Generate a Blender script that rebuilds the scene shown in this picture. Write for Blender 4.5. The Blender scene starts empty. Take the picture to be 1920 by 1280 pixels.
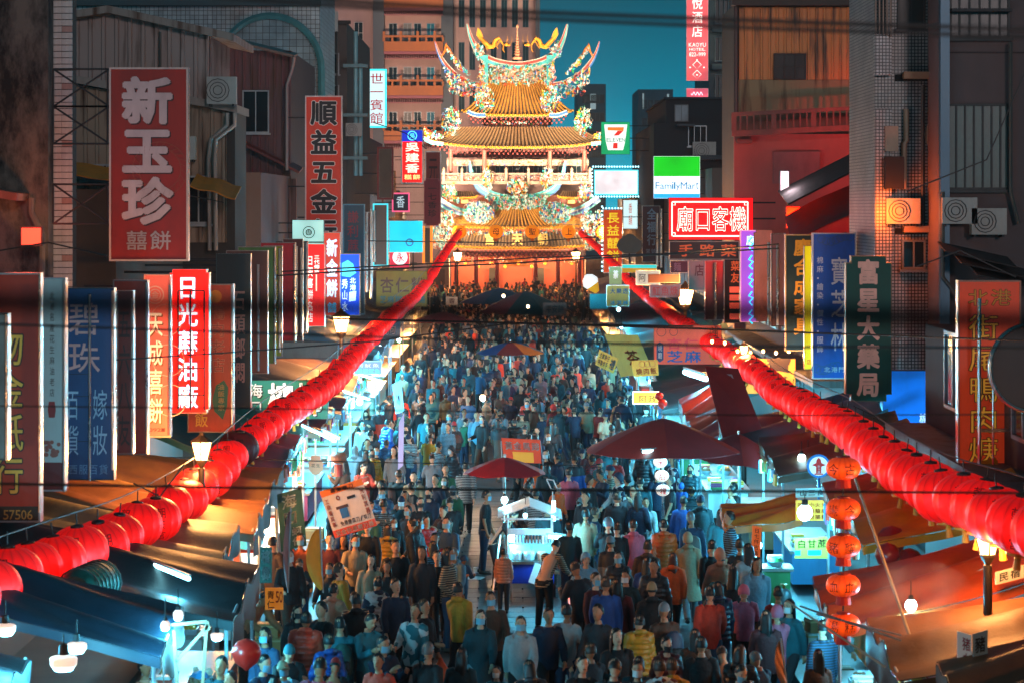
import bpy, math, random
import numpy as np
from mathutils import Vector, Matrix
rnd = random.Random(7)
S = bpy.context.scene
COL = S.collection
# ------------------------------------------------------------------ camera, sky, moon, exposure
F, HC, VX, VY = 4533.3, 7.8, 960.0, 390.0          # an 85 mm lens on a footbridge 7.8 m above the street
cam_d = bpy.data.cameras.new('camera')
cam_d.lens = 85.0
cam_d.sensor_width = 36.0
cam_d.shift_y = -250.0 / 1920.0
cam_d.clip_start, cam_d.clip_end = 0.5, 3000
cam_d.dof.use_dof = True
cam_d.dof.focus_distance = 80.0
cam_d.dof.aperture_fstop = 3.2
cam = bpy.data.objects.new('camera', cam_d)
cam.location = (0, 0, HC)
cam.rotation_euler = (math.radians(90), 0, 0)
COL.objects.link(cam)
S.camera = cam
W = bpy.data.worlds.new('World')
S.world = W
W.use_nodes = True
nt = W.node_tree
nt.nodes.clear()
o_ = nt.nodes.new('ShaderNodeOutputWorld')
sky = nt.nodes.new('ShaderNodeTexSky')
sky.sky_type = 'NISHITA'
sky.sun_disc = False
sky.sun_elevation = math.radians(-4.0)
sky.sun_rotation = math.radians(200)
b1 = nt.nodes.new('ShaderNodeBackground')
b1.inputs['Strength'].default_value = 0.05
nt.links.new(sky.outputs[0], b1.inputs['Color'])
# city glow in the humid night air: strongest at the horizon, fading upward all round
tc = nt.nodes.new('ShaderNodeTexCoord')
sx = nt.nodes.new('ShaderNodeSeparateXYZ')
nt.links.new(tc.outputs['Generated'], sx.inputs[0])
cr = nt.nodes.new('ShaderNodeValToRGB')
cr.color_ramp.elements[0].position = 0.0
cr.color_ramp.elements[0].color = (0.002, 0.42, 0.60, 1)
cr.color_ramp.elements[1].position = 1.0
cr.color_ramp.elements[1].color = (0.002, 0.085, 0.13, 1)
for pos_, c_ in ((.025, (.002, .33, .47, 1)), (.045, (.002, .21, .32, 1)), (.09, (.002, .085, .13, 1))):
 e = cr.color_ramp.elements.new(pos_)
 e.color = c_
nt.links.new(sx.outputs['Z'], cr.inputs[0])
b2 = nt.nodes.new('ShaderNodeBackground')
b2.inputs['Strength'].default_value = 1.0
nt.links.new(cr.outputs[0], b2.inputs['Color'])
ad = nt.nodes.new('ShaderNodeAddShader')
nt.links.new(b1.outputs[0], ad.inputs[0])
nt.links.new(b2.outputs[0], ad.inputs[1])
nt.links.new(ad.outputs[0], o_.inputs['Surface'])
fill_sun_d = bpy.data.lights.new('facade_fill', 'SUN')
fill_sun_d.energy = 0.42; fill_sun_d.angle = math.radians(6); fill_sun_d.color = (1.0, .78, .76)  # added pinkish fill from behind the camera, brightens the facades; no real moonlight
fill_sun = bpy.data.objects.new('facade_fill', fill_sun_d)
fill_sun.rotation_euler = (math.radians(80), 0, math.radians(14))
fill_sun.location = (0, 0, 60)
COL.objects.link(fill_sun)
S.view_settings.view_transform = 'Standard'
S.view_settings.look = 'None'
S.view_settings.exposure = 0.05
S.view_settings.gamma = 1.0
S.view_settings.use_curve_mapping = False
S.render.engine = 'CYCLES'
S.cycles.use_denoising = True
S.cycles.max_bounces = 5
S.cycles.diffuse_bounces = 2
S.cycles.glossy_bounces = 2
S.cycles.transmission_bounces = 3
S.cycles.sample_clamp_indirect = 4.0
S.cycles.caustics_reflective = False
S.cycles.caustics_refractive = False
# ------------------------------------------------------------------ helpers
def P(x, y, D):
 """a point of the photograph at distance D, as a point of the place"""
 return Vector(((x - VX) / F * D, D, HC - (y - VY) / F * D))
def PX(x, D): return (x - VX) / F * D
def PZ(y, D): return HC - (y - VY) / F * D
def GD(y): return HC * F / (y - VY)                 # distance of a ground point
def lin(c):
 c = c / 255.0
 return c / 12.92 if c <= 0.04045 else ((c + 0.055) / 1.055) ** 2.4
def hexc(h):
 return (lin(int(h[0:2], 16)), lin(int(h[2:4], 16)), lin(int(h[4:6], 16)))
_mats = {}
def M(h, rough=0.6, metal=0.0, em=0.0, eh=None, var=0.25, scale=2.5, bump=0.0, kind='plain', alpha=1.0, trans=0.0):
 key = (h, rough, metal, em, eh, var, scale, bump, kind, alpha, trans)
 if key in _mats: return _mats[key]
 m = bpy.data.materials.new('mat_%s_%s' % (kind, h))
 m.use_nodes = True
 n = m.node_tree.nodes; L = m.node_tree.links
 p = n['Principled BSDF']
 c = hexc(h)
 p.inputs['Roughness'].default_value = rough
 p.inputs['Metallic'].default_value = metal
 p.inputs['Base Color'].default_value = (*c, 1)
 m.diffuse_color = (*c, 1)
 t = n.new('ShaderNodeTexCoord')
 if var > 0:
  nz = n.new('ShaderNodeTexNoise')
  nz.inputs['Scale'].default_value = scale
  nz.inputs['Detail'].default_value = 5
  nz.inputs['Roughness'].default_value = 0.65
  mp = n.new('ShaderNodeMapping')
  mp.inputs['Scale'].default_value = (1, 1, 0.45)
  L.new(t.outputs['Object'], mp.inputs[0]); L.new(mp.outputs[0], nz.inputs['Vector'])
  r = n.new('ShaderNodeMapRange')
  r.inputs['From Min'].default_value = 0.3; r.inputs['From Max'].default_value = 0.7
  r.inputs['To Min'].default_value = 1 - var; r.inputs['To Max'].default_value = 1 + var * 0.5
  L.new(nz.outputs[0], r.inputs[0])
  mx = n.new('ShaderNodeVectorMath'); mx.operation = 'SCALE'
  mx.inputs[0].default_value = c
  L.new(r.outputs[0], mx.inputs['Scale'])
  L.new(mx.outputs[0], p.inputs['Base Color'])
  rr = n.new('ShaderNodeMapRange')
  rr.inputs['To Min'].default_value = max(0.02, rough - 0.12); rr.inputs['To Max'].default_value = min(1, rough + 0.15)
  L.new(nz.outputs[0], rr.inputs[0]); L.new(rr.outputs[0], p.inputs['Roughness'])
 if kind == 'stained':                       # old render with black mould and bare patches
  n1 = n.new('ShaderNodeTexNoise'); n1.inputs['Scale'].default_value = 0.9; n1.inputs['Detail'].default_value = 9
  n1.inputs['Roughness'].default_value = 0.7
  mp2 = n.new('ShaderNodeMapping'); mp2.inputs['Scale'].default_value = (1.3, 1, 0.55)
  L.new(t.outputs['Object'], mp2.inputs[0]); L.new(mp2.outputs[0], n1.inputs['Vector'])
  cr = n.new('ShaderNodeValToRGB')
  cr.color_ramp.elements[0].position = 0.42; cr.color_ramp.elements[0].color = (0.008, 0.008, 0.009, 1)
  cr.color_ramp.elements[1].position = 0.58; cr.color_ramp.elements[1].color = (*c, 1)
  L.new(n1.outputs[0], cr.inputs[0]); L.new(cr.outputs[0], p.inputs['Base Color'])
 if kind == 'tile':                          # small square wall tiles with dark joints
  br = n.new('ShaderNodeTexBrick')
  br.offset = 0.0
  br.inputs['Color1'].default_value = (*[v * 0.85 for v in c], 1)
  br.inputs['Color2'].default_value = (*[min(1, v * 1.2) for v in c], 1)
  br.inputs['Mortar'].default_value = (0.01, 0.012, 0.014, 1)
  br.inputs['Scale'].default_value = 1.0
  br.inputs['Mortar Size'].default_value = 0.012
  br.inputs['Brick Width'].default_value = scale; br.inputs['Row Height'].default_value = scale
  sp = n.new('ShaderNodeSeparateXYZ'); cb = n.new('ShaderNodeCombineXYZ'); aa = n.new('ShaderNodeMath')
  L.new(t.outputs['Object'], sp.inputs[0]); aa.operation = 'ADD'
  L.new(sp.outputs['X'], aa.inputs[0]); L.new(sp.outputs['Y'], aa.inputs[1])
  L.new(aa.outputs[0], cb.inputs['X']); L.new(sp.outputs['Z'], cb.inputs['Y'])
  L.new(cb.outputs[0], br.inputs['Vector'])
  nz2 = n.new('ShaderNodeTexNoise'); nz2.inputs['Scale'].default_value = 1.2; nz2.inputs['Detail'].default_value = 6
  L.new(t.outputs['Object'], nz2.inputs['Vector'])
  mr = n.new('ShaderNodeMapRange'); mr.inputs['From Min'].default_value = .3; mr.inputs['From Max'].default_value = .7
  mr.inputs['To Min'].default_value = .55; mr.inputs['To Max'].default_value = 1.1
  L.new(nz2.outputs[0], mr.inputs[0])
  vm = n.new('ShaderNodeVectorMath'); vm.operation = 'SCALE'
  L.new(br.outputs['Color'], vm.inputs[0]); L.new(mr.outputs[0], vm.inputs['Scale'])
  L.new(vm.outputs[0], p.inputs['Base Color'])
  bp = n.new('ShaderNodeBump'); bp.inputs['Strength'].default_value = .5; bp.invert = True
  L.new(br.outputs['Fac'], bp.inputs['Height']); L.new(bp.outputs[0], p.inputs['Normal'])
 if kind == 'rust':                          # painted sheet with rust runs
  n1 = n.new('ShaderNodeTexNoise'); n1.inputs['Scale'].default_value = 2.2; n1.inputs['Detail'].default_value = 8
  mp2 = n.new('ShaderNodeMapping'); mp2.inputs['Scale'].default_value = (1.5, 1, 0.18)
  L.new(t.outputs['Object'], mp2.inputs[0]); L.new(mp2.outputs[0], n1.inputs['Vector'])
  cr = n.new('ShaderNodeValToRGB')
  cr.color_ramp.elements[0].position = 0.33; cr.color_ramp.elements[0].color = (0.07, 0.03, 0.015, 1)
  cr.color_ramp.elements[1].position = 0.5; cr.color_ramp.elements[1].color = (*c, 1)
  L.new(n1.outputs[0], cr.inputs[0]); L.new(cr.outputs[0], p.inputs['Base Color'])
 if kind == 'stripe':                        # knitted stripes
  wv = n.new('ShaderNodeTexWave'); wv.bands_direction = 'Z'; wv.inputs['Scale'].default_value = scale
  cr = n.new('ShaderNodeValToRGB'); cr.color_ramp.interpolation = 'CONSTANT'
  cr.color_ramp.elements[0].color = (0.012, 0.014, 0.02, 1)
  cr.color_ramp.elements[1].position = 0.6; cr.color_ramp.elements[1].color = (*c, 1)
  L.new(t.outputs['Object'], wv.inputs['Vector']); L.new(wv.outputs[0], cr.inputs[0]); L.new(cr.outputs[0], p.inputs['Base Color'])
 if kind == 'block':                         # two-tone jacket: dark yoke over a coloured body
  sp = n.new('ShaderNodeSeparateXYZ'); L.new(t.outputs['Object'], sp.inputs[0])
  cr = n.new('ShaderNodeValToRGB'); cr.color_ramp.interpolation = 'CONSTANT'
  mr = n.new('ShaderNodeMapRange'); mr.inputs['From Min'].default_value = .8; mr.inputs['From Max'].default_value = 1.5
  L.new(sp.outputs['Z'], mr.inputs[0]); L.new(mr.outputs[0], cr.inputs[0])
  cr.color_ramp.elements[0].color = (*c, 1); cr.color_ramp.elements[1].position = scale; cr.color_ramp.elements[1].color = (.015, .017, .022, 1)
  L.new(cr.outputs[0], p.inputs['Base Color'])
 if kind == 'print':                         # floral print
  vo = n.new('ShaderNodeTexVoronoi'); vo.inputs['Scale'].default_value = scale
  cr = n.new('ShaderNodeValToRGB'); cr.color_ramp.interpolation = 'CONSTANT'
  cr.color_ramp.elements[0].color = (*c, 1)
  cr.color_ramp.elements[1].position = 0.5; cr.color_ramp.elements[1].color = (0.5, 0.55, 0.55, 1)
  L.new(t.outputs['Object'], vo.inputs['Vector']); L.new(vo.outputs['Color'], cr.inputs[0]); L.new(cr.outputs[0], p.inputs['Base Color'])
 if bump > 0 and kind != 'tile':
  nb = n.new('ShaderNodeTexNoise'); nb.inputs['Scale'].default_value = 22 if kind != 'steel' else 5
  nb.inputs['Detail'].default_value = 4
  L.new(t.outputs['Object'], nb.inputs['Vector'])
  bp = n.new('ShaderNodeBump'); bp.inputs['Strength'].default_value = bump; bp.inputs['Distance'].default_value = 0.03
  L.new(nb.outputs[0], bp.inputs['Height']); L.new(bp.outputs[0], p.inputs['Normal'])
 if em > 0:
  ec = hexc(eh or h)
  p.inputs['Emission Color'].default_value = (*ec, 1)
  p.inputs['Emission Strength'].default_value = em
  if kind == 'lightbox':                  # tubes behind an acrylic face: uneven glow
   ne = n.new('ShaderNodeTexNoise'); ne.inputs['Scale'].default_value = 0.8; ne.inputs['Detail'].default_value = 2
   L.new(t.outputs['Object'], ne.inputs['Vector'])
   mr = n.new('ShaderNodeMapRange'); mr.inputs['From Min'].default_value = .3; mr.inputs['From Max'].default_value = .7
   mr.inputs['To Min'].default_value = em * 0.7; mr.inputs['To Max'].default_value = em * 1.25
   L.new(ne.outputs[0], mr.inputs[0]); L.new(mr.outputs[0], p.inputs['Emission Strength'])
 if kind == 'lantern':                       # light inside a ribbed paper globe: bright waist, dark ribs and ends
  sp = n.new('ShaderNodeSeparateXYZ'); L.new(t.outputs['Object'], sp.inputs[0])
  at = n.new('ShaderNodeMath'); at.operation = 'ARCTAN2'; L.new(sp.outputs['X'], at.inputs[0]); L.new(sp.outputs['Y'], at.inputs[1])
  m1 = n.new('ShaderNodeMath'); m1.operation = 'MULTIPLY'; m1.inputs[1].default_value = 8.0; L.new(at.outputs[0], m1.inputs[0])
  s1 = n.new('ShaderNodeMath'); s1.operation = 'SINE'; L.new(m1.outputs[0], s1.inputs[0])
  ab = n.new('ShaderNodeMath'); ab.operation = 'ABSOLUTE'; L.new(s1.outputs[0], ab.inputs[0])
  pw = n.new('ShaderNodeMath'); pw.operation = 'POWER'; pw.inputs[1].default_value = .22; L.new(ab.outputs[0], pw.inputs[0])
  z2 = n.new('ShaderNodeMath'); z2.operation = 'ABSOLUTE'; L.new(sp.outputs['Z'], z2.inputs[0])
  mr = n.new('ShaderNodeMapRange'); mr.interpolation_type = 'SMOOTHSTEP'; mr.inputs['From Min'].default_value = .0; mr.inputs['From Max'].default_value = scale
  mr.inputs['To Min'].default_value = em * 1.25; mr.inputs['To Max'].default_value = em * .4; L.new(z2.outputs[0], mr.inputs[0])
  mm = n.new('ShaderNodeMath'); mm.operation = 'MULTIPLY'; L.new(pw.outputs[0], mm.inputs[0]); L.new(mr.outputs[0], mm.inputs[1])
  L.new(mm.outputs[0], p.inputs['Emission Strength'])
 if trans > 0: p.inputs['Transmission Weight'].default_value = trans
 if alpha < 1: p.inputs['Alpha'].default_value = alpha
 _mats[key] = m
 return m
def worldpos(o):
 v = Vector((0, 0, 0))
 while o is not None:
  v = v + o.location; o = o.parent
 return v
def tag(o, label=None, cat=None, group=None, kind=None):
 if label: o['label'] = label
 if cat: o['category'] = cat
 if group: o['group'] = group
 if kind: o['kind'] = kind
 return o
def empty(name, loc, label=None, cat=None, group=None):
 o = bpy.data.objects.new(name, None)
 o.location = loc
 o.empty_display_size = 0.2
 COL.objects.link(o)
 return tag(o, label, cat, group)
def put(name, mesh, parent=None, loc=(0, 0, 0), rot=None, scale=None, mats=None):
 o = bpy.data.objects.new(name, mesh)
 o.location = loc
 if rot: o.rotation_euler = rot
 if scale: o.scale = scale
 if parent: o.parent = parent
 COL.objects.link(o)
 if mats:
  for i, m in enumerate(mats):
   o.material_slots[i].link = 'OBJECT'; o.material_slots[i].material = m
 return o
class MB:
 def __init__(s): s.v = []; s.f = []; s.m = []
 def add(s, vs, fs, mi=0):
  b = len(s.v); s.v.extend([tuple(v) for v in vs])
  for f in fs: s.f.append([b + i for i in f]); s.m.append(mi)
  return s
 def box(s, x0, y0, z0, x1, y1, z1, mi=0):
  vs = [(x0, y0, z0), (x1, y0, z0), (x1, y1, z0), (x0, y1, z0), (x0, y0, z1), (x1, y0, z1), (x1, y1, z1), (x0, y1, z1)]
  return s.add(vs, [(0, 3, 2, 1), (4, 5, 6, 7), (0, 1, 5, 4), (1, 2, 6, 5), (2, 3, 7, 6), (3, 0, 4, 7)], mi)
 def prism(s, pts, y0, y1, mi=0):            # outline in x, z, extruded along y
  n = len(pts)
  vs = [(x, y0, z) for x, z in pts] + [(x, y1, z) for x, z in pts]
  fs = [tuple(range(n)), tuple(range(2 * n - 1, n - 1, -1))] + [(i, i + n, (i + 1) % n + n, (i + 1) % n) for i in range(n)]
  return s.add(vs, fs, mi)
 def tube(s, pts, r, n=6, mi=0, caps=True):
  pts = [Vector(p) for p in pts]; k = len(pts)
  rs = r if isinstance(r, (list, tuple)) else [r] * k
  up = None; vs = []; fs = []
  for i, p in enumerate(pts):
   t = (pts[min(i + 1, k - 1)] - pts[max(i - 1, 0)])
   if t.length < 1e-9: t = Vector((0, 0, 1))
   t.normalize()
   if up is None: up = Vector((0, 0, 1)) if abs(t.z) < 0.9 else Vector((0, 1, 0))
   a = t.cross(up)
   if a.length < 1e-6: a = t.cross(Vector((1, 0, 0)))
   a.normalize(); b = a.cross(t); up = b
   for j in range(n):
    q = 2 * math.pi * (j + 0.5) / n
    vs.append(p + (a * math.cos(q) + b * math.sin(q)) * rs[i])
  for i in range(k - 1):
   for j in range(n):
    fs.append((i * n + j, i * n + (j + 1) % n, (i + 1) * n + (j + 1) % n, (i + 1) * n + j))
  if caps:
   fs.append(tuple(range(n - 1, -1, -1))); fs.append(tuple((k - 1) * n + j for j in range(n)))
  return s.add(vs, fs, mi)
 def lathe(s, prof, n=16, c=(0, 0, 0), mi=0, rib=0.0, ribs=0):
  c = Vector(c); vs = []; fs = []; k = len(prof)
  for r, z in prof:
   for j in range(n):
    q = 2 * math.pi * j / n
    rr = r * (1 + rib * math.cos(ribs * q)) if ribs else r
    vs.append(c + Vector((rr * math.cos(q), rr * math.sin(q), z)))
  for i in range(k - 1):
   for j in range(n):
    fs.append((i * n + j, i * n + (j + 1) % n, (i + 1) * n + (j + 1) % n, (i + 1) * n + j))
  fs.append(tuple(range(n - 1, -1, -1))); fs.append(tuple((k - 1) * n + j for j in range(n)))
  return s.add(vs, fs, mi)
 def ball(s, c, r, n=10, mi=0, sq=1.0):
  k = max(4, n // 2)
  prof = [(max(1e-4, r * math.sin(math.pi * i / k)), -r * sq * math.cos(math.pi * i / k)) for i in range(k + 1)]
  return s.lathe(prof, n, c, mi)
 def sheet(s, fn, nu, nv, th=0.012, mi=0):   # a cloth or roof skin with real thickness; fn(u, v) -> point
  vs = []; fs = []
  g = [[Vector(fn(i / nu, j / nv)) for j in range(nv + 1)] for i in range(nu + 1)]
  for i in range(nu + 1):
   for j in range(nv + 1):
    du = g[min(i + 1, nu)][j] - g[max(i - 1, 0)][j]; dv = g[i][min(j + 1, nv)] - g[i][max(j - 1, 0)]
    nn = du.cross(dv)
    if nn.length > 1e-9: nn.normalize()
    vs.append(g[i][j]); vs.append(g[i][j] - nn * th)
  w = nv + 1
  def a(i, j, k): return 2 * (i * w + j) + k
  for i in range(nu):
   for j in range(nv):
    fs.append((a(i, j, 0), a(i + 1, j, 0), a(i + 1, j + 1, 0), a(i, j + 1, 0)))
    fs.append((a(i, j, 1), a(i, j + 1, 1), a(i + 1, j + 1, 1), a(i + 1, j, 1)))
  for i in range(nu):
   fs.append((a(i, 0, 0), a(i, 0, 1), a(i + 1, 0, 1), a(i + 1, 0, 0)))
   fs.append((a(i, nv, 0), a(i + 1, nv, 0), a(i + 1, nv, 1), a(i, nv, 1)))
  for j in range(nv):
   fs.append((a(0, j, 0), a(0, j + 1, 0), a(0, j + 1, 1), a(0, j, 1)))
   fs.append((a(nu, j, 0), a(nu, j, 1), a(nu, j + 1, 1), a(nu, j + 1, 0)))
  return s.add(vs, fs, mi)
 def mesh(s, name, mats, org=(0, 0, 0), smooth=False):
  me = bpy.data.meshes.new(name)
  ox, oy, oz = org
  me.from_pydata([(x - ox, y - oy, z - oz) for x, y, z in s.v], [], s.f)
  for m in mats: me.materials.append(m)
  me.polygons.foreach_set('material_index', s.m)
  if smooth:
   me.polygons.foreach_set('use_smooth', [True] * len(me.polygons))
   me.set_sharp_from_angle(angle=math.radians(42))
  me.update()
  return me
 def build(s, name, mats, parent=None, smooth=False, org=None):
  if not isinstance(mats, (list, tuple)): mats = [mats]
  if parent is not None: w = worldpos(parent)
  elif org is not None: w = Vector(org)
  else:
   a = np.array(s.v); w = Vector(((a[:, 0].min() + a[:, 0].max()) / 2, (a[:, 1].min() + a[:, 1].max()) / 2, a[:, 2].min()))
  me = s.mesh(name, mats, w, smooth)
  return put(name, me, parent, (0, 0, 0) if parent is not None else w)
def part_box(name, mat, parent, *b):
 m = MB(); m.box(*b); return m.build(name, mat, parent)
# glyphs -------------------------------------------------------------------
_gl = {}
def glyph(ch, bold):
 bold = 0
 k = (ch, bold)
 if k in _gl: return _gl[k]
 c = bpy.data.curves.new('g', 'FONT'); c.body = ch; c.offset = bold; c.resolution_u = 2
 o = bpy.data.objects.new('g', c); COL.objects.link(o)
 dg = bpy.context.evaluated_depsgraph_get()
 me = bpy.data.meshes.new_from_object(o.evaluated_get(dg))
 v = np.array([tuple(x.co) for x in me.vertices]) if len(me.vertices) else np.zeros((0, 3))
 f = [list(p.vertices) for p in me.polygons]
 bpy.data.objects.remove(o); bpy.data.curves.remove(c); bpy.data.meshes.remove(me)
 cjk = ord(ch) > 0x2000
 if len(v) and not cjk:
  w = v[:, 0].max()
 _gl[k] = (v, f, cjk)
 return _gl[k]
def text_cells(mb, text, x0, z0, x1, z1, y, bold=0.02, d='v', mi=0, fill=0.9, slant=0.0):
 """letters in equal cells of the rectangle, facing the camera (-y)"""
 n = len(text)
 for i, ch in enumerate(text):
  if ch == ' ': continue
  v, f, cjk = glyph(ch, bold)
  if not len(v): continue
  if d == 'v':
   a0, a1 = x0, x1; b1 = z1 - (z1 - z0) * i / n; b0 = z1 - (z1 - z0) * (i + 1) / n
  else:
   a0 = x0 + (x1 - x0) * i / n; a1 = x0 + (x1 - x0) * (i + 1) / n; b0, b1 = z0, z1
  if cjk: lo = np.array([0.0, -0.12]); hi = np.array([1.0, 0.88])
  else: lo = np.array([v[:, 0].min(), -0.02]); hi = np.array([v[:, 0].max(), 0.72])
  sxx = (a1 - a0) * fill / (hi[0] - lo[0]); szz = (b1 - b0) * fill / (hi[1] - lo[1])
  cx = (lo[0] + hi[0]) / 2; cy = (lo[1] + hi[1]) / 2
  X = (a0 + a1) / 2 + (v[:, 0] - cx) * sxx + slant * (v[:, 1] - cy) * szz
  Z = (b0 + b1) / 2 + (v[:, 1] - cy) * szz
  bw = max(0.0, bold * .55 - .004)
  offs = [(0, 0)]
  if bw > .006:                           # heavier strokes: the glyph laid over itself, a hair apart
   nd = 4 if bw < .02 else 8
   offs += [(math.cos(2 * math.pi * q / nd + .4), math.sin(2 * math.pi * q / nd + .4)) for q in range(nd)]
  for q, (oa, ob) in enumerate(offs):
   dx, dz = oa * bw * (a1 - a0) * fill, ob * bw * (b1 - b0) * fill
   mb.add([(X[k] + dx, y + .0002 * q, Z[k] + dz) for k in range(len(X))], f, mi)
STEEL = M('b9b4ae', rough=.28, metal=1.0, var=.2, bump=.5, kind='steel')
DARKSTEEL = M('2b2d30', rough=.5, metal=.6, var=.3)
BLACK = M('0b0c0e', rough=.6)
CABLE = M('08090b', rough=.45, var=0)
# ------------------------------------------------------------------ ground
m = MB(); m.add([(-500, -60, 0), (500, -60, 0), (500, 1500, 0), (-500, 1500, 0)], [(0, 1, 2, 3)])
tag(m.build('ground', M('3a3c3e', rough=.85, scale=.4), org=(0, 0, 0)), kind='structure')
m = MB(); m.add([(-6.2, -30, .004), (6.2, -30, .004), (6.2, 197, .004), (-6.2, 197, .004)], [(0, 1, 2, 3)])
street = m.build('road', M('3a3d40', rough=.5, scale=1.2, var=.45, bump=.25), org=(0, 0, 0)); tag(street, kind='structure')
for s, nm in ((-1, 'pavement'), (1, 'pavement')):
 m = MB(); m.box(min(s * 6.2, s * 9.2), -30, 0, max(s * 6.2, s * 9.2), 197, .13)
 tag(m.build(nm, M('56534f', rough=.8, scale=1.0, var=.3), org=(0, 0, 0)), kind='structure')
m = MB(); m.box(-26, 197.2, 0, 26, 216, .16)
tag(m.build('temple_terrace', M('6a625a', rough=.7, scale=.8), org=(0, 0, 0)), kind='structure')
# stone paving slabs of the open patch beside the cart
sb = MB(); sb.box(-.43, -.28, 0, .43, .28, .03)
slab = sb.mesh('paving_slab', [M('484b4e', rough=.42, scale=3, var=.4, bump=.3)])
slab2 = sb.mesh('paving_slab', [M('3f4346', rough=.5, scale=4, var=.4, bump=.3)])
for j in range(36):
 for i in range(6):
  put('paving_slab', slab if rnd.random() < .6 else slab2, street, (-2.9 + i * .89 + (.44 if j % 2 else 0), 44.5 + j * .585, .001 + rnd.uniform(0, .006)))
# ------------------------------------------------------------------ building helpers
def ribs(parent, mat, x0, x1, y, zf, name='cladding_panel', pitch=.3, per=2):
 """corrugated sheets facing the street's near end; zf(x) -> (z0, z1)"""
 w = pitch * per; x = x0
 while x < x1 - .02:
  xe = min(x + w, x1); m = MB(); k = x
  pts = []
  q = x
  while q < xe - 1e-4:
   p = min(pitch, xe - q)
   pts += [(q, y), (q + p * .62, y), (q + p * .70, y - .05), (q + p * .92, y - .05)]
   q += p
  pts.append((xe, y))
  vs = []
  for (a, b) in pts:
   z0, z1 = zf(a); vs += [(a, b, z0), (a, b, z1)]
  m.add(vs, [(2 * i, 2 * i + 2, 2 * i + 3, 2 * i + 1) for i in range(len(pts) - 1)])
  # back skin gives the sheet a thickness
  nb = len(m.v)
  m.add([(px_, py_ + .012, pz_) for px_, py_, pz_ in vs], [(2 * i + 1, 2 * i + 3, 2 * i + 2, 2 * i) for i in range(len(pts) - 1)])
  m.build(name, mat, parent)
  x = xe
def ribs_side(parent, mat, xs, y0, y1, z0, z1, sgn, name='cladding_panel', pitch=.3, per=4):
 y = y0
 while y < y1 - .02:
  ye = min(y + pitch * per, y1); m = MB(); q = y; pts = []
  while q < ye - 1e-4:
   p = min(pitch, ye - q)
   pts += [(q, 0), (q + p * .62, 0), (q + p * .7, .05), (q + p * .92, .05)]; q += p
  pts.append((ye, 0))
  vs = []
  for a, b in pts: vs += [(xs + sgn * b, a, z0), (xs + sgn * b, a, z1)]
  m.add(vs, [(2 * i, 2 * i + 2, 2 * i + 3, 2 * i + 1) for i in range(len(pts) - 1)])
  m.build(name, mat, parent); y = ye
GLASS_D = M('0d1a20', rough=.12, var=.2)
GLASS_T = M('12323a', rough=.15, var=.3)
ALU = M('8f9496', rough=.4, metal=.8)
def window(parent, x0, z0, x1, z1, y, bars=2, glass=GLASS_D, frame=ALU, sill=True, rails=1, proud=.06):
 w = .05
 m = MB()
 m.box(x0, y - proud, z0, x0 + w, y + .02, z1); m.box(x1 - w, y - proud, z0, x1, y + .02, z1)
 m.box(x0 + w, y - proud, z0, x1 - w, y + .02, z0 + w); m.box(x0 + w, y - proud, z1 - w, x1 - w, y + .02, z1)
 for i in range(1, bars):
  c = x0 + (x1 - x0) * i / bars; m.box(c - .02, y - proud + .01, z0 + w, c + .02, y + .01, z1 - w)
 for i in range(1, rails):
  c = z0 + (z1 - z0) * i / rails; m.box(x0 + w, y - proud + .015, c - .02, x1 - w, y + .012, c + .02)
 fo = m.build('window', frame, parent)
 g = MB(); g.box(x0 + .03, y - .02, z0 + .03, x1 - .03, y + .015, z1 - .03); g.build('pane', glass, fo)
 if sill:
  g = MB(); g.box(x0 - .06, y - proud - .08, z0 - .07, x1 + .06, y, z0 - .004); g.build('sill', frame, fo)
 return fo
def side_windows(parent, xs, sgn, y0, y1, z0, nf, fh, step, ww, wh, frame=ALU, glass=GLASS_D):
 """windows of a facade along the street; sgn +1 when the facade looks to +x"""
 for f in range(nf):
  y = y0 + step * .5
  while y < y1 - ww * .5:
   m = MB(); a = xs + sgn * .0; b = xs + sgn * .07
   x0, x1 = min(a, b), max(a, b); z = z0 + f * fh
   m.box(x0, y - ww / 2, z, x1, y - ww / 2 + .07, z + wh); m.box(x0, y + ww / 2 - .07, z, x1, y + ww / 2, z + wh)
   m.box(x0, y - ww / 2 + .07, z, x1, y + ww / 2 - .07, z + .07); m.box(x0, y - ww / 2 + .07, z + wh - .07, x1, y + ww / 2 - .07, z + wh)
   m.box(x0, y - .03, z + .07, x1, y + .03, z + wh - .07)
   fo = m.build('window', frame, parent)
   c = xs + sgn * .03; d = xs - sgn * .02
   g = MB(); g.box(min(c, d), y - ww / 2 + .05, z + .05, max(c, d), y + ww / 2 - .05, z + wh - .05); g.build('pane', glass, fo)
   y += step
def building(label, x0, x1, d0, d1, ztop, mat, name='building'):
 r = empty(name, ((x0 + x1) / 2, (d0 + d1) / 2, 0), label, 'building')
 m = MB(); m.box(x0, d0, 0, x1, d1, ztop); m.build('wall', mat, r)
 return r
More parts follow.
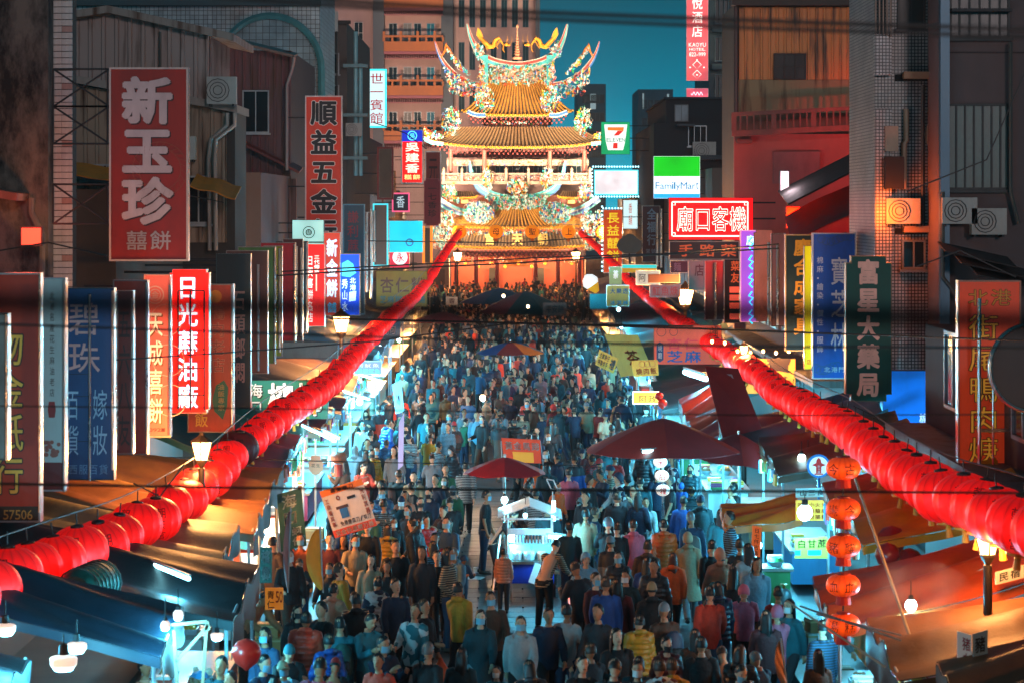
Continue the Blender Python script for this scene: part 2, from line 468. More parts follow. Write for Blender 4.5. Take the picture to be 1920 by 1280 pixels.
def ac_unit(x, y, z, label, w=.85, h=.6):
 r = empty('air_conditioner', (x, y, z), label, 'air conditioner', 'air conditioners on the facades')
 m = MB(); m.box(x - w / 2, y - .3, z, x + w / 2, y, z + h); m.build('casing', M('a9a49c', rough=.5), r)
 m = MB()
 for i in range(3):
  rr = h * .42 * (1 - i * .3)
  pts = [(x - w * .12 + rr * math.cos(q * math.pi / 6), y - .31, z + h / 2 + rr * math.sin(q * math.pi / 6)) for q in range(13)]
  m.tube(pts, .012, 4)
 m.build('fan_grille', DARKSTEEL, r)
 m = MB(); m.box(x - w / 2 + .05, y - .28, z - .06, x - w / 2 + .1, y + .1, z - .002); m.box(x + w / 2 - .1, y - .28, z - .06, x + w / 2 - .05, y + .1, z - .002)
 m.build('bracket', DARKSTEEL, r)
 return r
def pipe(parent, pts, r, mat=STEEL, name='downpipe'):
 m = MB(); m.tube(pts, r, 8); return m.build(name, mat, parent, smooth=True)
# ------------------------------------------------------------------ left side of the street
b = building('mould-blackened concrete building at the left edge of the street', -17, PX(90, 46.4), 46.4, 46.95, 14.5, M('6e625a', rough=.9, var=0, kind='stained', bump=.6))
m = MB(); m.box(-17, 46.96, 0, -10, 52, 14.4); m.build('rear_wall', M('4a423e', rough=.9), b)
z = PZ(365, 46); m = MB(); m.prism([(-10.6, z + .25), (-9.25, z + .02), (-9.27, z - .12), (-10.6, z + .08)], 45.2, 46.39)
m.build('canopy', M('8a5a48', rough=.6, kind='rust'), b)
pipe(b, [P(58, 372, 46.2), P(58, 400, 46.2), P(78, 440, 46.2), P(78, 540, 46.2)], .07, M('76655a', rough=.7))
# tiled corner pillar, every tile its own piece
b = empty('building', (-8.9, 48.6, 0), 'narrow building with a white and pink tiled corner pillar beside the mouldy concrete wall', 'building')
m = MB(); m.box(-9.9, 47.02, 0, -8.62, 47.85, 14.5); m.build('wall', M('3b3634', rough=.9), b)
tw = MB(); tw.box(-.2, -.02, -.035, .2, .02, .035)
ta = tw.mesh('wall_tile', [M('c9c4bf', rough=.35, var=.3)]); tb = tw.mesh('wall_tile', [M('b08a80', rough=.4, var=.3)])
wp = worldpos(b)
nrow = 74
for j in range(nrow):
 zz = 4.6 + j * .1235
 put('wall_tile', ta, b, Vector((-8.85, 46.99, zz)) - wp, scale=(.5, 1, 1.55))
 put('wall_tile', ta if j % 9 else tb, b, Vector((-8.985 + .34, 46.99, zz)) - wp, scale=(.5, 1, 1.55))
def zline(pts):
 """pixel poly-line at distance D -> function of x giving z"""
 def f(x):
  for (a, b), (c, d) in zip(pts, pts[1:]):
   if a <= x <= c: return b + (d - b) * (x - a) / (c - a)
  return pts[0][1] if x < pts[0][0] else pts[-1][1]
 return f
# corrugated gable house
D = 66
b = empty('building', (PX(270, D), D + 8, 0), 'grey corrugated metal house with a low gable roof behind the big red vertical sign', 'building')
rl = zline([(PX(100, D), PZ(34, D)), (PX(205, D), PZ(22, D)), (PX(395, D), PZ(64, D))])
m = MB(); m.prism([(PX(100, D), 0), (PX(392, D), 0), (PX(392, D), PZ(66, D)), (PX(205, D), PZ(26, D)), (PX(100, D), PZ(38, D))], D + .1, D + 4.5); m.build('wall', M('4a4340', rough=.8), b)
ribs(b, M('9b8a84', rough=.5, metal=.2, kind='rust'), PX(100, D), PX(392, D), D, lambda x: (PZ(196, D), rl(x) - .03), pitch=.36)
m = MB()
for (x0, y0, x1, y1) in ((90, 38, 208, 20), (208, 20, 440, 72)):
 a, c = P(x0, y0, D), P(x1, y1, D)
 m.add([a + Vector((0, -.5, -.1)), c + Vector((0, -.5, -.1)), c + Vector((0, -.5, .1)), a + Vector((0, -.5, .1)),
  a + Vector((0, 4.8, -.1)), c + Vector((0, 4.8, -.1)), c + Vector((0, 4.8, .1)), a + Vector((0, 4.8, .1))],
  [(0, 1, 2, 3), (7, 6, 5, 4), (3, 2, 6, 7), (0, 4, 5, 1), (1, 5, 6, 2), (0, 3, 7, 4)])
m.build('roof', M('8a8078', rough=.5, metal=.3, kind='rust'), b)
ribs_side(b, M('7d6a66', rough=.5, metal=.2, kind='rust'), PX(392, D) + .015, D + .05, D + 4.4, PZ(200, D), PZ(70, D), 1)
# lean-to of the same house
D = 63
m = MB(); m.box(PX(100, D), D + .08, 0, PX(440, D), D + 2.7, PZ(208, D)); m.build('wall', M('3f3833', rough=.8), b)
rl2 = zline([(PX(100, D), PZ(150, D)), (PX(350, D), PZ(192, D)), (PX(440, D), PZ(212, D))])
ribs(b, M('8f7a68', rough=.55, metal=.2, kind='rust'), PX(100, D), PX(425, D), D, lambda x: (PZ(455, D), rl2(x) - .03), pitch=.3)
m = MB(); a, c = P(100, 146, D), P(448, 210, D)
m.add([a + Vector((0, -.4, -.04)), c + Vector((0, -.4, -.04)), c + Vector((0, -.4, .16)), a + Vector((0, -.4, .16)),
 a + Vector((0, 2.4, -.04)), c + Vector((0, 2.4, -.04)), c + Vector((0, 2.4, .16)), a + Vector((0, 2.4, .16))],
 [(0, 1, 2, 3), (7, 6, 5, 4), (3, 2, 6, 7), (0, 4, 5, 1), (1, 5, 6, 2), (0, 3, 7, 4)])
m.build('roof', M('8c8078', rough=.5, metal=.3), b)
window(b, PX(155, D), PZ(338, D), PX(208, D), PZ(308, D), D - .06, bars=8)
window(b, PX(330, D), PZ(420, D), PX(395, D), PZ(330, D), D - .06, bars=3)
for k in (0, 1):
 pipe(b, [P(440 - 14 * k, 212, D - .5), P(440 - 14 * k, 235, D - .5), P(405 - 10 * k + k * 0, 262, D - .5), P(403 - 12 * k, 300, D - .5), P(405 - 12 * k, 470, D - .5)], .055, M('9b958e', rough=.35, metal=.6))
for (x0, y0, x1, y1, lb) in ((60, 322, 206, 350, 'a'), (356, 348, 441, 386, 'b')):
 D2 = 61
 m = MB(); a, c = P(x0, y0, D2), P(x1, y1 - 14, D2)
 m.sheet(lambda u, v: a.lerp(c, u) + Vector((0, v * 1.4, .32 * v)) + Vector((0, 0, -.03 * math.sin(9 * u))), 10, 3, .03)
 m.build('awning', M('d97a1e', rough=.6), b)
ac_unit(PX(414, 62), 62.4, PZ(195, 62), 'white air conditioner on the corner of the corrugated metal house', .75, .7)
# dark corrugated terrace houses behind
D = 93
b = empty('building', (-10.5, D + 6, 0), 'dark rust-red corrugated house with small eaves over the street', 'building')
m = MB(); m.box(-22, D + .1, 0, -8.52, D + 11.5, PZ(95, D)); m.build('wall', M('342a2b', rough=.8), b)
ribs(b, M('5c3d40', rough=.6, metal=.2, kind='rust'), PX(372, D), PX(546, D), D, lambda x: (PZ(330, D), PZ(82, D) - .12 * (x - PX(372, D))), pitch=.3)
for (x0, y0, x1, y1, hx) in ((396, 66, 552, 104, 'e7a070'), (420, 250, 562, 322, '7a3a34')):
 m = MB(); a, c = P(x0, y0, D - .8), P(x1, y1, D - .8)
 m.sheet(lambda u, v: a.lerp(c, u) + Vector((0, v * 1.6, .18 * v)), 6, 2, .1); m.build('eave', M('6e5a50' if hx[0] == 'e' else '6a3430', rough=.5, metal=.3), b)
ribs(b, M('7d5c58', rough=.6, metal=.2, kind='rust'), PX(430, D), PX(558, D), D - .4, lambda x: (PZ(520, D), PZ(336, D)), pitch=.35)
window(b, PX(455, D), PZ(250, D), PX(505, D), PZ(170, D), D - .07, bars=2)
ac_unit(PX(512, 91), 91.4, PZ(370, 91), 'white slatted air conditioner under the rust-red eave', .55, .7)
pipe(b, [P(552, 108, D - .9), P(548, 130, D - .9), P(538, 160, D - .9), P(538, 320, D - .9)], .06, M('8d8580', rough=.4, metal=.5))
# tiled building with the big arch
D = 108
b = building('teal-lit tiled building with a tall round arch above the rust-red house', -24, PX(600, D), D, D + 9, PZ(-40, D), M('9fb0b2', rough=.35, scale=.2, kind='tile', var=0))
cx, cz, R_ = PX(507, D), PZ(132, D), 58 / F * D * 1.75
m = MB()
arc = [(cx + R_ * .95 * math.cos(q), D - .12, cz + R_ * math.sin(q)) for q in [math.pi * i / 20 for i in range(21)]]
arc = [(cx + R_ * .95, D - .12, PZ(330, D))] + arc + [(cx - R_ * .95, D - .12, PZ(330, D))]
m.tube(arc, .17, 6); m.build('arch_trim', M('3f7c80', rough=.4), b, smooth=True)
m = MB(); m.prism([(p[0] * .9 + cx * .1, p[2] * .95 + cz * .05) for p in arc], D - .06, D - .01); m.build('arch_panel', M('6f8a90', rough=.4, kind='tile', scale=.3, var=0), b)
window(b, PX(526, D), PZ(175, D), PX(555, D), PZ(122, D), D - .08, bars=2, glass=GLASS_T)
m = MB(); m.box(-24, D - .5, PZ(12, D), PX(602, D), D - .01, PZ(2, D)); m.build('ledge', M('27464c', rough=.6), b)
# grey brown slab
D = 122
b = building('tall grey-brown rendered building between the arch building and the pink hotel', -20, PX(650, D), D, D + 20, PZ(42, D), M('5a504b', rough=.85, scale=.7))
m = MB(); m.box(PX(605, D), D - .4, PZ(46, D), PX(658, D), D + .0, PZ(40, D)); m.build('parapet', M('3a3634', rough=.8), b)
for k, (xx, a, c) in enumerate(((667, 60, 330), (676, 120, 330))):
 pipe(b, [P(xx, a, D - .2), P(xx, c, D - .2)], .11, M('86b0b4', rough=.4, metal=.3))
for y in (128, 220, 300):
 m = MB(); m.box(PX(645, D), D - .7, PZ(y, D), PX(690, D), D - .02, PZ(y - 6, D)); m.build('canopy', M('6f8d90', rough=.5, metal=.3), b)
ac_unit(PX(662, 120), 120.8, PZ(255, 120), 'air conditioner in a cage beside the cyan guesthouse sign', .8, .65)
for y in (100, 160, 250):
 window(b, PX(612, D), PZ(y + 40, D), PX(636, D), PZ(y, D), D - .02, bars=2)
# row houses along the left side (their street fronts are seen at a glancing angle)
rows = [(29, 46.2, 6.4, '4c423e', 'low shop house behind the far left signs, under the mouldy wall'), (52.2, 62.8, 8.2, '5a4a44', 'low shop house behind the row of upright shop signs'), (82.3, 92.9, 9.0, '4f4644', 'shop house with shuttered upper floor next to the corrugated house'),
  (142.5, 160, 12.0, '5b5250', 'shop house behind the guesthouse sign'), (160.2, 178, 10.5, '65504a', 'shop house beside the red lit incense sign'), (178.2, 196, 9.0, '6a5a50', 'last shop house before the temple, left row')]
for d0, d1, zt, hx, lb in rows:
 b = building(lb, -20, -8.55, d0, d1, zt, M(hx, rough=.85, scale=.8))
 side_windows(b, -8.55, 1, d0, d1, 3.9, max(1, int((zt - 3.6) / 3.2)), 3.2, 3.2, 1.8, 1.5)
 m = MB(); m.box(-8.55, d0 + .1, 3.2, -7.7, d1 - .1, 3.38); m.build('canopy', M('5d5a58', rough=.6, metal=.3, kind='rust'), b)
# ------------------------------------------------------------------ pink hotel behind the temple, left
D = 240
b = empty('hotel', (PX(735, D), D + 9, 0), 'pink hotel tower with orange carved balconies behind the temple', 'building')
wm = M('b08f88', rough=.75, scale=.3)
m = MB(); m.box(PX(560, D), D, 0, PX(1005, D), D + 18, PZ(-60, D)); m.build('wall', wm, b)
for x0, x1 in ((701, 722), (828, 850), (1004, 1012)):
 m = MB(); m.box(PX(x0, D), D - 1.6, 0, PX(x1, D), D - .02, PZ(-60, D)); m.build('pillar', M('46505a', rough=.5, scale=.3), b)
win_fr = M('c7bdb2', rough=.5)
window(b, PX(664, D), PZ(83, D), PX(681, D), PZ(42, D), D, bars=2, frame=win_fr, rails=2, proud=.2)
window(b, PX(664, D), PZ(165, D), PX(681, D), PZ(122, D), D, bars=2, frame=win_fr, rails=2, proud=.2)
OR = M('b8652e', rough=.6, scale=.6); PK = M('a05560', rough=.6)
for fl, y in enumerate((18, 99, 181, 265)):
 x0, x1 = PX(722, D), PX(832, D)
 zb = PZ(y, D)
 bal = MB(); bal.box(x0, D - 2.2, zb, x1, D - .05, zb + .25); bal.box(x0, D - 2.2, zb + .25, x1, D - 2.0, zb + .95)
 bal.box(x0, D - 2.2, zb + 1.35, x1, D - 2.0, zb + 1.55)
 for k in range(8):
  xx = x0 + (x1 - x0) * k / 7
  if k % 2 == 0: bal.box(xx - .12, D - 2.25, zb + .95, xx + .12, D - 1.95, zb + 1.95)
  else: bal.box(xx - .1, D - 2.2, zb + .95, xx + .1, D - 2.0, zb + 1.35)
 bo = bal.build('balcony', OR, b)
 tr = MB()
 for k in range(26):
  xx = x0 + (x1 - x0) * (k + .5) / 26
  tr.tube([(xx, D - 2.5, zb - .75), (xx, D - 1.2, zb - .35)], .09, 6)
 tr.box(x0, D - 2.2, zb - .3, x1, D - .05, zb - .02)
 tr.build('tile_eave', PK, bo)
 for (a, c, g) in ((729, 745, GLASS_D), (757, 772, M('6b6a6a', rough=.5)), (776, 790, GLASS_T), (800, 815, M('0f6f86', rough=.2))):
  window(b, PX(a, D), zb + .3, PX(c, D), zb + 2.9, D - .01, bars=2, glass=g, sill=False, proud=.1)
for y in (-10, 70, 150):
 for k in range(7):
  xx = 860 + k * 20
  window(b, PX(xx, D), PZ(y + 62, D), PX(xx + 11, D), PZ(y + 10, D), D - .02, bars=2, glass=GLASS_T, frame=M('3d5a66', rough=.5), sill=False, proud=.1)
# ------------------------------------------------------------------ right side
D = 55.5
b = building('pinkish grey panelled building with slatted windows at the right edge', PX(1762, D), 22, D, D + 1.6, 15.5, M('6b5755', rough=.8, scale=.6))
m = MB(); m.box(PX(1760, D), D - .25, 3, PX(1777, D), D - .01, 15.5); m.build('pillar', M('46667a', rough=.35, metal=.3, scale=1.5), b)
for (x0, y0, x1, y1, g, n) in ((1780, -40, 1893, 72, M('10262b', rough=.3), 6), (1776, 195, 1892, 356, M('4d6a66', rough=.35, var=.5), 7)):
 w = window(b, PX(x0, D), PZ(y1, D), PX(x1, D), PZ(y0, D), D, bars=n, glass=g, frame=M('1d2628', rough=.5), rails=1)
m = MB(); m.box(PX(1780, D), D - .3, PZ(24, D), PX(1893, D), D - .08, PZ(18, D)); m.build('ledge', DARKSTEEL, b)
m = MB(); m.box(PX(1777, D), D - .03, PZ(100, D), 22, D - .002, PZ(98, D)); m.build('seam', M('4a3c3b', rough=.9), b)
for k in range(3):
 m = MB(); a = P(1765 + 30 * k, 470 + 22 * k, D - .8); m.sheet(lambda u, v: a + Vector((1.6 * u, 1.0 * v - .5, -.35 * u + .2 * v)), 4, 2, .03)
 m.build('awning', M('2d2220', rough=.8), b)
D = 57.2
b = building('white mosaic-tiled tower with ledges and pipes above the green pharmacy sign', PX(1640, D), PX(1800, D), D, D + 4.3, 16.5, M('a8a09c', rough=.35, scale=.079, kind='tile', var=0))
for (y0, y1) in ((140, 153), (428, 440)):
 m = MB(); m.box(PX(1678, D), D - .03, PZ(y1, D), PX(1760, D), D - .004, PZ(y0, D)); m.build('recess_shade', M('141414', rough=.9), b)  # dark strip laid on the wall, shade of a recess put into its colour
 m = MB(); m.box(PX(1692, D), D - .3, PZ(y1 - 4, D), PX(1760, D), D - .04, PZ(y0 - 4, D)); m.build('ledge', M('9b7a5c', rough=.6), b)
m = MB(); m.box(PX(1637, D), D - .3, 3, PX(1668, D), D - .005, PZ(205, D) ); m.build('pillar', M('b0a8a6', rough=.35, scale=.079, kind='tile', var=0), b)
m = MB(); m.box(PX(1637, D), D - .3, PZ(142, D), PX(1668, D), D - .005, PZ(66, D)); m.build('pillar', M('c0bcbc', rough=.35, scale=.079, kind='tile', var=0), b)
window(b, PX(1682, D), PZ(55, D), PX(1735, D), PZ(-30, D), D, bars=2, glass=M('2b2420', rough=.4), frame=M('3a3230', rough=.5))
for k in range(5): pipe(b, [P(1642 + 7 * k, -40, D - .35), P(1642 + 7 * k, 62 + 2 * k, D - .35)], .028, M('7a6a60', rough=.4, metal=.5))
m = MB(); m.box(PX(1655, D), D - .42, PZ(285, D), PX(1679, D), D - .301, PZ(238, D)); m.build('meter_box', M('b09078', rough=.5), b)
pipe(b, [P(1699, 205, D - .1), P(1699, 264, D - .1), P(1695, 270, D - .1), P(1695, 355, D - .1)], .07, M('a58a72', rough=.5))
m = MB(); m.box(PX(1653, D), D - .6, PZ(355, D), PX(1688, D), D - .302, PZ(295, D)); m.build('canopy', M('2a2422', rough=.8), b)
cx, cz = PX(1764, D), PZ(253, D)
m = MB(); pts = [(cx + .33 * math.cos(q * math.pi / 12), D - .06, cz + .36 * math.sin(q * math.pi / 12)) for q in range(25)]
m.tube(pts, .07, 6); m.build('round_window', M('b08a6c', rough=.6), b, smooth=True)
m = MB(); m.prism([(cx + .3 * math.cos(q * math.pi / 8), cz + .33 * math.sin(q * math.pi / 8)) for q in range(16)], D - .05, D - .01); m.build('pane', GLASS_D, b)
window(b, PX(1690, D), PZ(505, D), PX(1735, D), PZ(450, D), D - .02, bars=2, frame=M('6b7274', rough=.4))
# orange corrugated house
D = 89
b = empty('building', (12, D + 6, 0), 'orange corrugated metal house with a wooden balcony above the red neon sign', 'building')
xr = PX(1700, D)
m = MB(); m.box(PX(1376, D), D + .1, 0, 24, D + 5, PZ(10, D)); m.build('wall', M('5c4a3e', rough=.85), b)
ribs(b, M('c8763c', rough=.5, metal=.1, kind='rust'), PX(1386, D), xr, D, lambda x: (PZ(150, D), PZ(14, D)), pitch=.29)
m = MB(); m.box(PX(1384, D), D - .04, PZ(212, D), xr, D + .08, PZ(150, D) - .01); m.build('stained_wall', M('8a7456', rough=.8, kind='rust'), b)
m = MB(); m.box(PX(1370, D), D - .5, PZ(12, D), xr, D + .2, PZ(-4, D)); m.build('roof_edge', M('463832', rough=.7), b)
window(b, PX(1450, D), PZ(150, D), PX(1511, D), PZ(101, D), D - .06, bars=3, rails=2, glass=M('1a1010', rough=.5), frame=M('33241f', rough=.6), sill=False)
pipe(b, [P(1380, 0, D - .1), P(1380, 215, D - .1)], .09, M('4a2f2a', rough=.5))
rail = MB(); n = 22
for k in range(n + 1):
 x = 1370 + (1640 - 1370) * k / n; up = -14 * k / n
 big = k % 6 == 0
 rail.box(PX(x, D) - (.09 if big else .025), D - 1.3, PZ(248 + up, D), PX(x, D) + (.09 if big else .025), D - 1.22, PZ(214 + up, D))
for y, h in ((214, .14), (248, .2)):
 a, c = P(1366, y, D), P(1645, y - 14, D)
 rail.add([a + Vector((0, -1.35, -h)), c + Vector((0, -1.35, -h)), c + Vector((0, -1.35, 0)), a + Vector((0, -1.35, 0)),
   a + Vector((0, -1.15, -h)), c + Vector((0, -1.15, -h)), c + Vector((0, -1.15, 0)), a + Vector((0, -1.15, 0))],
   [(0, 1, 2, 3), (7, 6, 5, 4), (3, 2, 6, 7), (0, 4, 5, 1), (1, 5, 6, 2), (0, 3, 7, 4)])
rail.build('balcony', M('7c4a40', rough=.7), b)
m = MB(); m.box(PX(1376, D), D - .12, 0, xr, D + .09, PZ(252, D)); m.build('rendered_wall', M('a85a52', rough=.85, scale=.7), b)
m = MB(); m.box(PX(1448, D), D - .3, PZ(345, D), PX(1535, D), D - .13, PZ(285, D)); m.build('boarded_window', M('8e5a58', rough=.8), b)
m = MB(); m.box(PX(1380, D), D - .5, PZ(270, D), PX(1408, D), D - .13, PZ(262, D)); m.build('ledge', M('7a4a44', rough=.8), b)
# sloping red awning of that house
m = MB(); a, c = P(1478, 408, 80), P(1660, 315, 80)
m.sheet(lambda u, v: a.lerp(c, u) + Vector((0, -1.2 + 2.4 * v, -.85 * (1 - v) + .06 * math.sin(6 * u))), 12, 4, .04); m.build('awning', M('b01810', rough=.5), b)
m = MB(); m.sheet(lambda u, v: a.lerp(c, u) + Vector((0, .2 + 3 * v, .45 * v + .45)), 8, 3, .06); m.build('awning', M('1c1716', rough=.7), b)
# dark building
D = 136
b = building('dark unlit shop building behind the convenience store signs', PX(1226, D), 24, D, D + 20, PZ(232, D), M('20262b', rough=.8, scale=.6))
m = MB(); m.box(PX(1250, D), D + .5, PZ(232, D) + .01, 24, D + 19, PZ(186, D)); m.build('upper_storey', M('1a2026', rough=.8), b)
m = MB(); m.box(PX(1246, D), D + .2, PZ(186, D) + .004, 24, D + 19.4, PZ(182, D)); m.build('parapet', M('2c343a', rough=.8), b)
window(b, PX(1266, D), PZ(228, D), PX(1292, D), PZ(196, D), D + .49, bars=2, glass=M('7c8a92', rough=.3), frame=M('5a646a', rough=.4), sill=False)
window(b, PX(1290, D), PZ(275, D), PX(1325, D), PZ(236, D), D - .01, bars=3)
m = MB(); m.box(PX(1268, D), D - 1.2, PZ(238, D), PX(1300, D), D - .02, PZ(234, D)); m.build('ledge', M('39434a', rough=.7), b)
m = MB(); m.box(PX(1280, D), D - .9, PZ(300, D), PX(1372, D), D - .02, PZ(292, D)); m.build('ledge', M('39434a', rough=.7), b)
rows = [(29, 50, 5.4, '4c4240', 'low shop house behind the duck soup sign'), (57.2 + 4.6, 73.5, 6.9, '5d4a46', 'shop house behind the blue and yellow signs'), (73.7, 88.7, 6.5, '6a4a44', 'shop house behind the pink and purple signs'), (103.3, 119, 9.5, '4a4442', 'shop house beyond the orange corrugated house'), (119.2, 135.8, 9.0, '4b4a4c', 'shop house beside the white lit board'),
  (156.3, 176, 9.0, '5a5350', 'shop house with white plaster next to the temple forecourt'), (176.2, 196, 8.5, '6a5a50', 'last shop house before the temple, right row')]
for d0, d1, zt, hx, lb in rows:
 b = building(lb, 8.55, 20, d0, d1, zt, M(hx, rough=.85, scale=.8))
 side_windows(b, 8.55, -1, d0, d1, 3.9, max(1, int((zt - 3.6) / 3.2)), 3.2, 3.2, 1.8, 1.5)
 m = MB(); m.box(7.7, d0 + .1, 3.2, 8.55, d1 - .1, 3.38); m.build('canopy', M('5d5a58', rough=.6, metal=.3, kind='rust'), b)
# tower carrying the pink hotel sign, and towers far behind
D = 226
b = building('slim dark blue tower behind the pink vertical hotel sign', PX(1330, D), PX(1480, D), D, D + 18, 42, M('2f4652', rough=.6, scale=.4))
for y in (-70, 0, 70, 140):
 window(b, PX(1340, D), PZ(y + 45, D), PX(1366, D), PZ(y, D), D, bars=3, glass=M('0c1418', rough=.3), frame=M('5f7680', rough=.5), proud=.3)
 m = MB(); m.box(PX(1334, D), D - 1.2, PZ(y + 62, D), PX(1372, D), D - .01, PZ(y + 52, D)); m.build('balcony', M('41585f', rough=.6), b)
for (x0, x1, yt, D, lb, wins) in ((1084, 1136, 158, 330, 'dim teal apartment block with two bright windows right behind the temple roof', [(1106, 176, 1118, 190), (1106, 192, 1118, 206)]),
        (1196, 1262, 168, 420, 'faint far tower with a few lit windows under the light beam', [(1204, 175, 1208, 205), (1250, 176, 1255, 186)])):
 b = building(lb, PX(x0, D), PX(x1, D), D, D + 20, PZ(yt, D), M('2c5a68', rough=.7, scale=.1))
 for (a, y0, c, y1) in wins:
  window(b, PX(a, D), PZ(y1, D), PX(c, D), PZ(y0, D), D, bars=1, glass=M('9fb8bc', em=.5, var=0), frame=M('2c4450', rough=.5), sill=False, proud=.1)
 for i in range(5):
  for j in range(9):
   xx = x0 + 8 + (x1 - x0 - 20) * i / 4; yy = yt + 20 + j * 34
   window(b, PX(xx, D), PZ(yy + 16, D), PX(xx + 9, D), PZ(yy, D), D, bars=1, glass=M('0e2832', rough=.2), frame=M('1a3a46', rough=.6), sill=False, proud=.1)
# the unseen footbridge, roof and rear screen added to shade the crowd, and the red glow signs under the orange house
r = empty('footbridge', (0, -3, 0), 'unseen footbridge behind the camera, its roof added to shade the street crowd', 'bridge')
for nm, bx in (('deck', (-16, -4.5, 5.6, 16, -1.0, 6.1)), ('parapet', (-16, -1.0, 5.6, 16, -.85, 6.9)), ('rear_parapet', (-16, -4.5, 6.1, 16, -4.35, 7.2)), ('roof', (-16, -4.8, 9.3, 16, -1.2, 9.6)), ('shade_screen', (-16, -4.6, 7.2, 16, -4.51, 9.3))):
 part_box(nm, M('6a6866', rough=.85), r, *bx)
for x in (-15, -8.9, 8.9, 15): part_box('pier', M('6a6866', rough=.85), r, x - .3, -4.3, 0, x + .3, -1.1, 5.6)
# ------------------------------------------------------------------ shop signs
WHITE_LIT = M('f4f6f6', em=1.0, var=0, kind='lightbox')
def stepped_outline(x0, z0, x1, z1, s):
 a = s; return [(x0 + a, z0), (x1 - a, z0), (x1 - a, z0 + a * 1.3), (x1, z0 + a * 1.3), (x1, z1 - a * 1.3), (x1 - a, z1 - a * 1.3), (x1 - a, z1),
    (x0 + a, z1), (x0 + a, z1 - a * 1.3), (x0, z1 - a * 1.3), (x0, z0 + a * 1.3), (x0 + a, z0 + a * 1.3)]
def sign(px, D, label, face, texts=(), t=.22, frame=None, fw=3, edge=None, stepped=0, arm='', name='shop_sign', group=None, trims=(), fn=None, cat='sign'):
 x0, y0, x1, y1 = px
 X0, X1, Z0, Z1 = PX(x0, D), PX(x1, D), PZ(y1, D), PZ(y0, D)
 r = empty(name, ((X0 + X1) / 2, D + t / 2, Z0), label, cat, group)
 k = D / F
 m = MB()
 if stepped: m.prism(stepped_outline(X0, Z0, X1, Z1, stepped * k), D, D + t)
 else: m.box(X0, D, Z0, X1, D + t, Z1)
 m.build('cabinet', edge or STEEL, r)
 w = fw * k
 m = MB()
 if stepped: m.prism(stepped_outline(X0 + w, Z0 + w, X1 - w, Z1 - w, stepped * k), D - .012, D - .002)
 else: m.box(X0 + w, D - .012, Z0 + w, X1 - w, D - .002, Z1 - w)
 m.build('face', face, r)
 if frame is not None and not stepped:
  m = MB(); f = w * .95
  m.box(X0, D - .03, Z0, X0 + f, D - .0005, Z1); m.box(X1 - f, D - .03, Z0, X1, D - .0005, Z1)
  m.box(X0 + f, D - .03, Z0, X1 - f, D - .0005, Z0 + f); m.box(X0 + f, D - .03, Z1 - f, X1 - f, D - .0005, Z1)
  m.build('frame', frame, r)
 for i, tx in enumerate(texts):
  s, a, b, c, d, mat = tx[:6]; opt = tx[6] if len(tx) > 6 else {}
  y = D - .018 - .002 * (i % 3)
  xa, xb, za, zb = PX(a, D), PX(c, D), PZ(d, D), PZ(b, D)
  if opt.get('out'):
   o = MB(); text_cells(o, s, xa, za, xb, zb, y + .0035, opt.get('bold', .02) + opt.get('ow', .05), opt.get('d', 'v'), 0, opt.get('fill', .9)); o.build('lettering_outline', opt['out'], r)
  if opt.get('shadow'):
   o = MB(); text_cells(o, s, xa + 2.2 * k, za - 2.2 * k, xb + 2.2 * k, zb - 2.2 * k, y + .004, opt.get('bold', .02) + .005, opt.get('d', 'v'), 0, opt.get('fill', .9)); o.build('lettering_shadow', opt['shadow'], r)
  o = MB(); text_cells(o, s, xa, za, xb, zb, y, opt.get('bold', .02), opt.get('d', 'v'), 0, opt.get('fill', .9), opt.get('slant', 0)); o.build('lettering', mat, r)
 for (tx_, ya, yb) in trims:                 # steel corner tube down the edge
  m = MB(); m.tube([P(tx_, ya, D - .03), P(tx_, yb, D - .03)], 2.6 * k, 8); m.build('edge_tube', STEEL, r, smooth=True)
 if arm:
  xf = -8.52 if arm == 'L' else 8.52
  for q in (.12, .5, .88):
   z = Z0 + (Z1 - Z0) * q
   m = MB(); xs_ = X0 if arm == 'L' else X1
   if abs(xs_ - xf) > .06:
    m.box(min(xs_, xf) + .003, D + t * .35, z - .025, max(xs_, xf) - .003, D + t * .35 + .05, z + .025); m.build('bracket_arm', DARKSTEEL, r)
 if fn: fn(r, D, k)
 return r
def disc(mb, cx, cy, rr, D, y, n=24, mi=0, sx=1.0):
 mb.prism([(PX(cx, D) + sx * rr * D / F * math.cos(2 * math.pi * i / n), PZ(cy, D) + rr * D / F * math.sin(2 * math.pi * i / n)) for i in range(n)], y, y + .004, mi)
def ring(mb, cx, cy, rr, w, D, y, n=28, mi=0):
 pts = []
 for i in range(n):
  a0, a1 = 2 * math.pi * i / n, 2 * math.pi * (i + 1) / n
  c = Vector((PX(cx, D), y, PZ(cy, D))); k = D / F
  q = [c + Vector((r * k * math.cos(a), 0, r * k * math.sin(a))) for r, a in ((rr, a0), (rr, a1), (rr - w, a1), (rr - w, a0))]
  mb.add(q, [(0, 1, 2, 3)], mi)
def ph(h, em=0, **kw): return M(h, em=em, var=.3 if not em else 0, scale=1.2, rough=.45, kind='lightbox' if em else 'plain', **kw)
INK = M('111013', rough=.5, var=0); CREAM = M('e7dfd2', rough=.5, var=.1); GOLD = M('e0a52c', rough=.45, var=.1)
def lt(h, em=1.0): return M(h, em=em, var=0, rough=.5)
